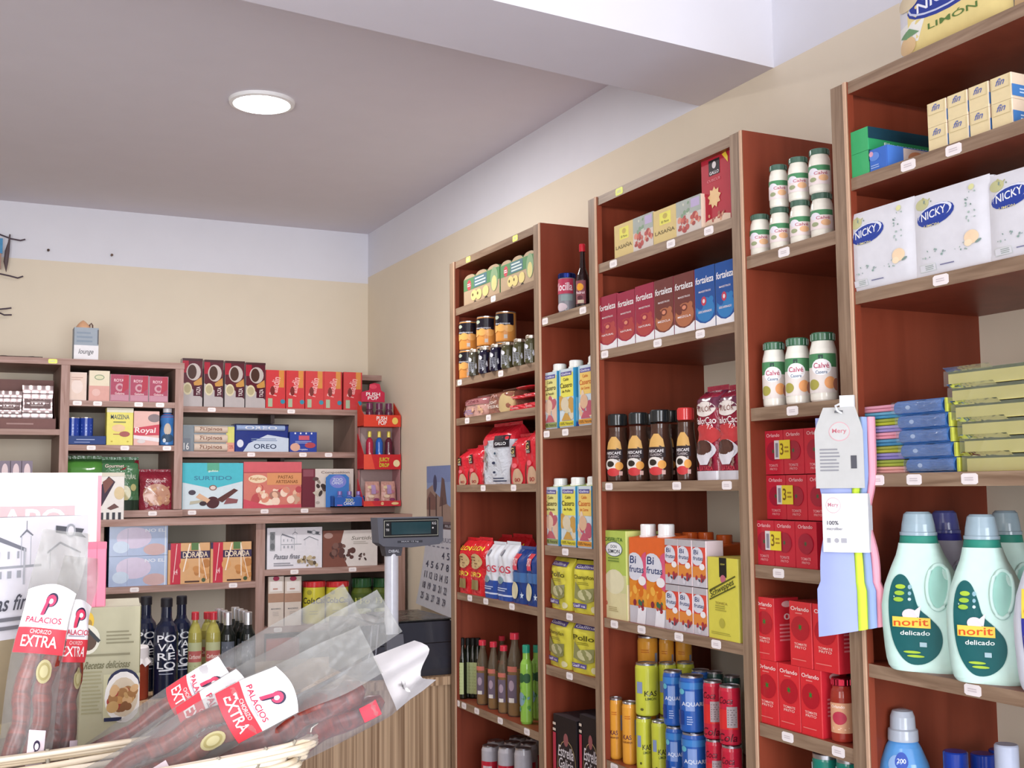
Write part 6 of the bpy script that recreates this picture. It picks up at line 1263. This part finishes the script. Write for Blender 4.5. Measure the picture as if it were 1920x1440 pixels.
# ---- wall calendar
root = bpy.data.objects.new('wall_calendar', None); COL.objects.link(root)
tag(root, 'wall calendar with church photograph, hung on the right wall beside the far unit', 'calendar')
YC = 4.17; root.location = (1.712, YC, ZC); mb = MB(); ya_, yb_ = 4.295 - YC, 3.98 - YC
pic = lambda u, v, e=0: (-.001 - e, ya_ + (yb_ - ya_) * u, -.155 + .245 * v)
mb.grid(pic, 2, 2, '8a9cc4p'); mb.grid(lambda u, v: (.001, pic(u, v)[1], pic(u, v)[2]), 1, 1, '8a9cc4p')
mb.decals(pic, [('r', 0, .74, 1, 1, '7c8cb8'), ('p', [(0, .1), (0, .62), (.2, .7), (.24, .6), (.6, .42), (.9, .3), (1, .3), (1, .1)], '9c8478'), ('e', .28, .72, .06, .14, '4a4c68'), ('p', [(.42, .35), (.5, .82), (.58, .78), (.66, .4)], '6a5450'), ('p', [(0, .45), (.12, .6), (.3, .5), (.3, .3), (0, .3)], '7c5c54'), ('r', .08, .2, .12, .5, '4c3c3c'), ('r', .3, .2, .34, .55, '5a4844'), ('r', .5, .2, .53, .5, '5a4844'), ('r', 0, .0, 1, .12, '6c5c60'), ('r', .5, .02, .9, .08, '3c3034'), ('t', 'FELIZ', .7, .05, .2, .035, 'c8c4cc')], 1.3)
mb.build('picture', root)
mb = MB(); y2, y3 = 4.36 - YC, 3.98 - YC
def pad(u, v, e=0):
    return (-.002 - .022 * (1 - v) ** 2 - e, (ya_ + (y2 - ya_) * (1 - v)) + ((yb_ + .0 * v) - (ya_ + (y2 - ya_) * (1 - v))) * u, -.455 + .30 * v - .025 * u * (1 - v))
mb.grid(pad, 4, 8, 'c9cad4p'); mb.grid(lambda u, v: (pad(u, v)[0] + .001, *pad(u, v)[1:]), 4, 8, 'b9bac4p')
it = [('t', 'JULIO', .66, .86, .3, .07, '6c6c80')] + [('r', .1 + .14 * k, .77, .18 + .14 * k, .785, '7c7c90') for k in range(6)]
dd = 1
for r_ in range(5):
    for c_ in range(5):
        if r_ == 0 and c_ < 3: continue
        it.append(('t', str(dd + c_ * 1), .14 + .15 * c_, .68 - .135 * r_, .075, .085, '4c4c60')); 
    dd += 7 if r_ else 3
mb.decals(pad, it, 1.1); mb.build('date_pad', root)
# ---- decoration on the rear wall, cut by the left edge
root = bpy.data.objects.new('twig_wall_hanging', None); COL.objects.link(root); root.location = (.12, 5.02, ZC + .95)
tag(root, 'dark twig wall hanging with a feather and blue picture, cut by the left frame edge', 'decoration')
g = lambda px, py: (sol('x', px, y=5.02, z=1) - .12, 0, sol('z', py, x=.15, y=5.02) - .95)
mb = MB()
for pts in ([(-60, 420), (-20, 432), (0, 440), (20, 446), (38, 448), (47, 445)], [(-60, 505), (0, 513), (20, 516), (35, 519), (45, 515)], [(-60, 585), (0, 580), (15, 578), (25, 576)], [(-60, 570), (0, 585), (12, 590), (26, 589)], [(-40, 425), (-38, 515)]):
    mb.tube([g(*p) for p in pts], .0032, '4a3c48p', 6)
mb.build('twigs', root)
mb = MB(); a0, a1 = g(18, 440), g(13, 508)
mb.tube([g(18, 438), g(17, 452), g(14, 470), g(12, 490), g(13, 509)], [.003, .004, .009, .009, .001], '5c4c50p', 10); mb.build('feather', root)['label'] = 'grey brown feather'
mb = MB(); mb.box(-.25, -.004, g(0, 475)[2], g(5, 475)[0], .002, g(0, 447)[2], '4a90c0p'); mb.box(-.25, -.0035, g(0, 505)[2], g(3, 475)[0], .002, g(0, 475)[2], 'a88478p'); mb.build('picture', root)['label'] = 'small blue picture'
# ================================================================ FOREGROUND: low display counter with basket, boxes and sausage packs
ZD = -.43
root = bpy.data.objects.new('display_counter', None); COL.objects.link(root); tag(root, 'low pale display counter in the foreground under the wicker basket', 'counter')
MB().box(-.75, 1.30, 0, .40, 2.25, ZD + ZC - .02, 'b8a890p').build('carcass', root)
MB().box(-.77, 1.28, ZD + ZC - .02, .42, 2.27, ZD + ZC, 'd8d0c4p').build('counter_top', root)
# basket: rounded rectangle, flared
BCX, BCY, BROT, HA, HB_ = .135, 1.455, .20, .30, .092
ZR = -.315
root = bpy.data.objects.new('wicker_basket', None); COL.objects.link(root)
root.location = (BCX, BCY, ZD + ZC + .0005); root.rotation_euler = (0, 0, BROT); tag(root, 'pale wicker basket in the foreground holding the sausage packs', 'basket')
HZ = ZR - ZD
def brim(t, z, out=0.0, jit=0.0):
    c, s = math.cos(t), math.sin(t); e = .55
    k = .74 + .26 * (z / HZ)
    return ((HA * k + out) * math.copysign(abs(c) ** e, c), (HB_ * k + out) * math.copysign(abs(s) ** e, s), z + .006 * abs(c) * (z / HZ))
mb = MB()
for k in range(7):      # thick rolled rim, several rods slightly crossing
    off = k * 1.3
    mb.tube([brim(2 * math.pi * i / 80, HZ - .004 * (k % 3) - .003, .003 * (k % 3) + .003 * math.sin(i * .35 + off) - .002 * (k // 3)) for i in range(81)], .0034, WICK, 6)
mb.build('rim', root)
mb = MB()
for r_ in range(13):
    z = .004 + r_ * (HZ - .014) / 13
    mb.tube([brim(2 * math.pi * i / 96, z + .001 * math.sin(i * .4 + r_), .0028 * (1 if (i // 3 + r_) % 2 else -1)) for i in range(97)], .0040, WICK, 6)
mb.build('woven_side', root)
mb = MB(); mb.add([brim(2 * math.pi * i / 40, .002) for i in range(40)], [tuple(range(40))], WICK); mb.build('woven_base', root)
mb = MB()
for i in range(24):
    t = 2 * math.pi * i / 24; mb.tube([brim(t, .002, .0), brim(t, HZ * .5, 0), brim(t, HZ + .002, 0)], .0025, '8a8274p', 6)
mb.build('stake', root)
mb = MB()
for a, dx in ((.02, 0), (-.35, .008)):
    p = Vector(brim(a, HZ, .004)); mb.tube([p + Vector((-.012 * math.cos(q), 0, .010 * math.sin(q) + .002)) for q in [i * .5 for i in range(13)]], .0016, 'b0a898m', 6)
mb.build('wire_loop', root)

# sausage packs ---------------------------------------------------------------
def sausage_pack(L, W, lab0, lab1, seal=True, tail=0):
    """local frame: x across, z along (0 = bottom), -y towards the viewer"""
    w_ = W
    def film(u, v, e=0, s=-1):
        q = 2 * u - 1
        th = .019 * (1 - abs(q) ** 2.2) * (1 if v < .70 else max(.05, 1 - (v - .70) / .16)) + .0012
        cx = .004 * math.sin(v * 7 + 1); k = 1 - .06 * math.sin(v * 11) ** 2 * (v > .6)
        return (q * w_ / 2 * k + cx, s * (th + e) + tail * max(0, v - .75) ** 2 + .0035 * math.sin(u * 9 + v * 23) * (v > .55), v * L)
    parts = []
    sa = MB()
    for sx, l1 in ((-.19, .58), (.19, .60)):
        pts = [(sx * w_ + .003 * math.sin(j * 1.1), .0, L * (.03 + (l1 - .03) * j / 14)) for j in range(15)]
        sa.tube(pts, [.006 if j in (0,) else (.010 if j in (1, 14) else 0.0112 + .0008 * math.sin(j * 2.3)) for j in range(15)], SAUS, 14)
    pts = [(-.19 * w_ + .38 * w_ * t, 0, L * (.58 + .04 * math.sin(t * math.pi))) for t in [i / 8 for i in range(9)]]
    sa.tube(pts, .009, SAUS, 12); parts.append(('sausage', sa, 'dark red cured sausage'))
    fm = MB(); fm.grid(lambda u, v: film(u, v), 14, 40, 'ecebeaf'); fm.grid(lambda u, v: film(1 - u, v, 0, 1), 10, 30, 'dddddaf'); parts.append(('plastic_film', fm, 'crinkled clear plastic film'))
    lb = MB(); span = lab1 - lab0
    def lf(u, v, e=0): return film(.02 + .96 * u, lab0 + span * v, .0008 + e)
    lb.grid(lambda u, v: lf(u, v * (1 - .10 * abs(2 * u - 1) ** 2)), 14, 10, 'f2f0f4p')
    asp = w_ / (span * L)
    P = [lf(u / 14, v, .0005) for v in (0, .34) for u in range(15)]
    lb.grid(lambda u, v: lf(u, (.0 + .36 * v), .0006), 14, 4, 'd8404cp')
    lb.layer = 2
    lb.decals(lf, [('t', 'CHORIZO', .5, .305, .42, .06, 'f4c8c8'), ('t', 'EXTRA', .5, .17, .72, .16, 'f8ecec'), ('t', 'PALACIOS', .5, .47, .74, .085, 'c8284c'), ('l', .25, .39, .75, .43, 1, 'a8a0ac'),
        ('e', .565, .765, .13, .105, '2c2440'), ('e', .55, .755, .11, .085, 'd8385c'), ('e', .555, .745, .045, .038, 'f2f0f4'), ('p', [(.40, .54), (.47, .54), (.53, .80), (.46, .80)], 'd8385c'), ('p', [(.47, .54), (.50, .56), (.545, .70), (.51, .72)], '2c2440')], asp, fin='p', base=.0012)
    parts.append(('paper_label', lb, 'white and red paper label'))
    if seal:
        sl = MB(); sl.decals(lambda u, v, e=0: film(.5 + .34 * u, lab0 - .11 + .10 * v, .0012 + e), [('e', .6, .5, .42, .42, 'a89f78'), ('e', .6, .5, .32, .32, '948a5c'), ('e', .6, .5, .22, .22, 'b0a880')], 34 * w_ / (10 * L) * 1.0)
        parts.append(('gold_seal', sl, 'round gold seal'))
        s2 = MB()
        def l2(u, v, e=0): return film(.56 + .30 * u, .03 + .26 * v, .0014 + e)
        s2.grid(l2, 3, 5, 'e4d4dcp'); s2.layer = 2
        s2.decals(l2, [('r', 0, .22, 1, .52, 'd03c50'), ('t', 'EXTRA', .5, .37, .8, .1, 'f8e4e4'), ('p', [(.4, .58), (.52, .58), (.6, .82), (.48, .84)], '2c2440'), ('e', .56, .8, .2, .07, '2c2440'), ('e', .56, .79, .12, .045, 'e4d4dc')], .4)
        parts.append(('small_label', s2, 'small red and white label'))
    return parts
def place_pack(fnparts, P0, P1, view_tilt=0.0):
    root = bpy.data.objects.new('sausage_pack', None); COL.objects.link(root)
    for p in fnparts:
        c = p[1].build(p[0], root); c['label'] = p[2]
    z = (P1 - P0).normalized(); mid = (P0 + P1) / 2; tocam = (Vector((0, 0, ZC)) - mid).normalized()
    y = -(tocam - z * tocam.dot(z)).normalized(); x = y.cross(z)
    if view_tilt: R_ = Matrix.Rotation(view_tilt, 3, z); x = R_ @ x; y = R_ @ y
    m = Matrix.Identity(4)
    for i in range(3): m[i][0] = x[i]; m[i][1] = y[i]; m[i][2] = z[i]; m[i][3] = P0[i]
    root.matrix_world = m
    return root
GP = 'sausage packs in the basket'
# upright pair at the left
o = place_pack(sausage_pack(.350, .062, .55, .80), at(22, 1530, 1.40), at(118, 1000, 1.50), -.10); tag(o, 'upright clear sausage pack with white and red label, nearest the left frame edge', 'sausage pack', GP)
o = place_pack(sausage_pack(.335, .056, .585, .83), at(92, 1535, 1.48), at(148, 1040, 1.56), .55); tag(o, 'upright clear sausage pack turned sideways, just right of the leftmost one', 'sausage pack', GP)
# bundle leaning to the right
o = place_pack(sausage_pack(.48, .066, .44, .62, False), at(70, 1500, 1.50), at(652, 1134, 1.54), -.25); tag(o, 'clear sausage pack at the top of the leaning bundle, behind the others', 'sausage pack', GP)
o = place_pack(sausage_pack(.49, .068, .40, .60, False), at(100, 1530, 1.45), at(695, 1160, 1.50), .05); tag(o, 'clear sausage pack in the leaning bundle whose blank end reaches the scale pole', 'sausage pack', GP)
o = place_pack(sausage_pack(.385, .070, .50, .73), at(150, 1500, 1.38), at(606, 1258, 1.44), .05); tag(o, 'clear sausage pack at the front of the leaning bundle with large label', 'sausage pack', GP)
def loose_pack(L, W):
    mb = MB(); fm = MB()
    mb.tube([(0.004 * math.sin(j), 0, L * (.05 + .70 * j / 16)) for j in range(17)], [.008] + [.019 + .002 * math.sin(j * 1.9) for j in range(15)] + [.008], SAUS, 16)
    mb.tube([(.030 + 0.003 * math.sin(j), .012, L * (.10 + .70 * j / 16)) for j in range(17)], [.008] + [.017 + .002 * math.sin(j * 1.3) for j in range(15)] + [.006], SAUS, 16)
    def film(u, v, s=-1):
        q = 2 * u - 1; k = 1 if v < .8 else 1 - (v - .8) * .9
        return (q * W / 2 * k + .012, s * (.024 * (1 - abs(q) ** 2.2) * (1 if v < .75 else max(.04, 1 - (v - .75) / .1)) + .001) + .0045 * math.sin(u * 12 + v * 9) + (.02 * (q + .3) ** 2 * (v - .8) * 5 if v > .8 else 0), v * L + .012 * math.sin(u * 7) * (v > .9))
    fm.grid(film, 14, 36, 'e6e4e6f'); fm.grid(lambda u, v: film(1 - u, v, 1), 12, 30, 'dcdadcf')
    rd = MB(); rd.grid(lambda u, v: (film(.60 + .25 * u, .70 + .07 * v)[0], film(.60 + .25 * u, .70 + .07 * v)[1] - .001, L * (.70 + .07 * v)), 3, 2, 'd03c4cp')
    wt = MB(); wt.grid(lambda u, v: (film(u, .83 + .17 * v)[0], film(u, .83 + .17 * v)[1] + .0015, film(u, .83 + .17 * v)[2]), 12, 5, 'e2e0dep')
    return [('sausage', mb, 'dark red cured sausages'), ('plastic_film', fm, 'clear plastic film'), ('red_tab', rd, 'small red label'), ('film_end', wt, 'white flared end of the film')]
o = place_pack(loose_pack(.34, .080), at(325, 1462, 1.42), at(752, 1250, 1.50), .2); tag(o, 'clear pack with bare dark red sausages showing, lowest at the right of the bundle', 'sausage pack', GP)
# recipe bags (beige cards with dish picture)
rc_items = [('e', .16, .82, .09, .055, 'e0b83c'), ('e', .17, .80, .05, .025, 'a8843c'), ('e', .15, .67, .20, .09, 'e0dccc'), ('e', .16, .66, .14, .06, '5a4438'), ('p', [(.0, .78), (.1, .80), (.36, .66), (.32, .64), (.1, .76)], '3a3c40'), ('l', .45, .62, .92, .74, 4, '8a8468'), ('l', .1, .52, .95, .56, 1, '8a8468'),
            ('t', 'Recetas deliciosas', .48, .46, .72, .045, '6c6848', .3), ('l', .08, .06, .40, .42, 12, 'a09a78'), ('r', .42, .02, 1, .38, 'c4bf9c'), ('e', .74, .30, .26, .09, '23284a'), ('e', .74, .19, .30, .155, 'eeeae6'), ('e', .74, .19, .235, .12, 'd8c8b0'), ('f', .56, .10, .92, .27, ['a87848', 'c89458', '8a5c38', 'd8b080', 'a83c34', 'c8a068'], 34, .03, 6), ('r', .44, .0, .72, .03, '23284a')]
def lift(it):
    m_ = lambda v: .308 + .746 * v
    if it[0] == 'e': return (it[0], it[1], m_(it[2])) + it[3:]
    if it[0] == 't': return it[:3] + (m_(it[3]),) + it[4:]
    if it[0] == 'p': return ('p', [(u, m_(v)) for u, v in it[1]], it[2])
    return (it[0], it[1], m_(it[2]), it[3], m_(it[4])) + it[5:]
rc_items = [lift(q) for q in rc_items]
recipe = carton('b5b093', rc_items, side='85825c', top='c8c4aa')
def recipe_bag(w, d, h):
    parts = recipe(w, d, h * .96); mb = parts[0][1]
    mb.grid(lambda u, v: ((u - .5) * w * (.96 - .03 * v), -d / 2 + .01 + .03 * v, h * (.955 + .04 * v)), 6, 2, 'd0ccb0p')
    return parts
o = make('recipe_packet', recipe_bag, .092, .05, .262); P = at(203, 1300, 1.80)
put(o, P.x, P.y, ZD, -.12, 'beige pulse packet with recipe text and a dish picture, right of the sausage packs', 'food packet', 'beige pulse packets')
o = make('recipe_packet', recipe_bag, .092, .05, .238); P = at(20, 1300, 1.72)
put(o, P.x, P.y, ZD, -.05, 'beige pulse packet at the left frame edge, mostly hidden by the sausage packs', 'food packet', 'beige pulse packets')
# white pastry box on a carton, angled
dirA = Vector((.777, .629, 0)).normalized()
Pr = at(165, 1066, 1.66); wbx = .225; zb = at(165, 1176, 1.66).z - ZC; zt_ = at(165, 966, 1.66).z - ZC
fg = carton('e6e4ec', [(*q,) for q in VIL] + [('t', 'Pastas finas', .36, .30, .5, .13, '55555f', .3), ('l', .1, .06, .62, .2, 2, '7c7c84'), ('r', .03, .45, .14, .9, 'a0a2a6'), ('e', .085, .78, .05, .1, '8a8c90'), ('e', .085, .55, .05, .1, '8a8c90')], side='cfccd4')
o = make('pastry_box', fg, wbx, .06, zt_ - zb, fresh=True)
ang = math.atan2(dirA.y, dirA.x); c = Vector((Pr.x, Pr.y, 0)) - dirA * wbx / 2 + Vector((-dirA.y, dirA.x, 0)) * .03
put(o, c.x, c.y, zb, ang, 'large white pastry box with grey village drawing in the left foreground', 'biscuit box')
o = make('storage_carton', carton('a8987c', [('r', 0, .46, 1, .54, 'c8b890')], side='98886c'), wbx * .8, .06, zb - ZD, fresh=True)
put(o, c.x, c.y, ZD, ang, 'plain brown carton under the white pastry box', 'carton')
# big pink and white box behind
pk = carton('f4d6d0', [('r', .0, .82, .46, 1, 'f0b0a4'), ('r', 0, .62, .44, .78, 'e88c94'), ('r', .44, .5, 1, 1, 'f6eeea'), ('t', 'APO', .74, .845, .30, .09, 'fbf6f6'), ('r', .62, .79, .9, .885, 'f2a8ac'), ('t', 'APO', .745, .838, .24, .075, 'fdf8f8'), ('r', .985, 0, 1, .99, 'f08c98')], side='ee8e98', top='f8e4e0')
o = make('cardboard_box', pk, .40, .10, .0315 - ZD, fresh=True); xr_ = sol('x', 190, y=2.0, z=0)
put(o, xr_ - .20, 2.05, ZD, 0, 'tall pink and white cardboard box standing behind the village pastry box', 'box')
tb = carton('ee8aa4', [('r', .0, .97, 1, 1, 'd87890'), ('r', .62, 0, .64, 1, 'c86c84')], side='e07c98')
x0, x1 = sol('x', 150, y=1.92, z=-.1), sol('x', 200, y=1.92, z=-.1); zt2, zb2 = sol('z', 1016, x=x1, y=1.92), sol('z', 1061, x=x1, y=1.92)
o = make('price_card_holder', tb, x1 - x0, .02, zt2 - ZD, fresh=True)
put(o, (x0 + x1) / 2, 1.93, ZD, 0, 'pink card standing beside the tall pink and white box', 'card')
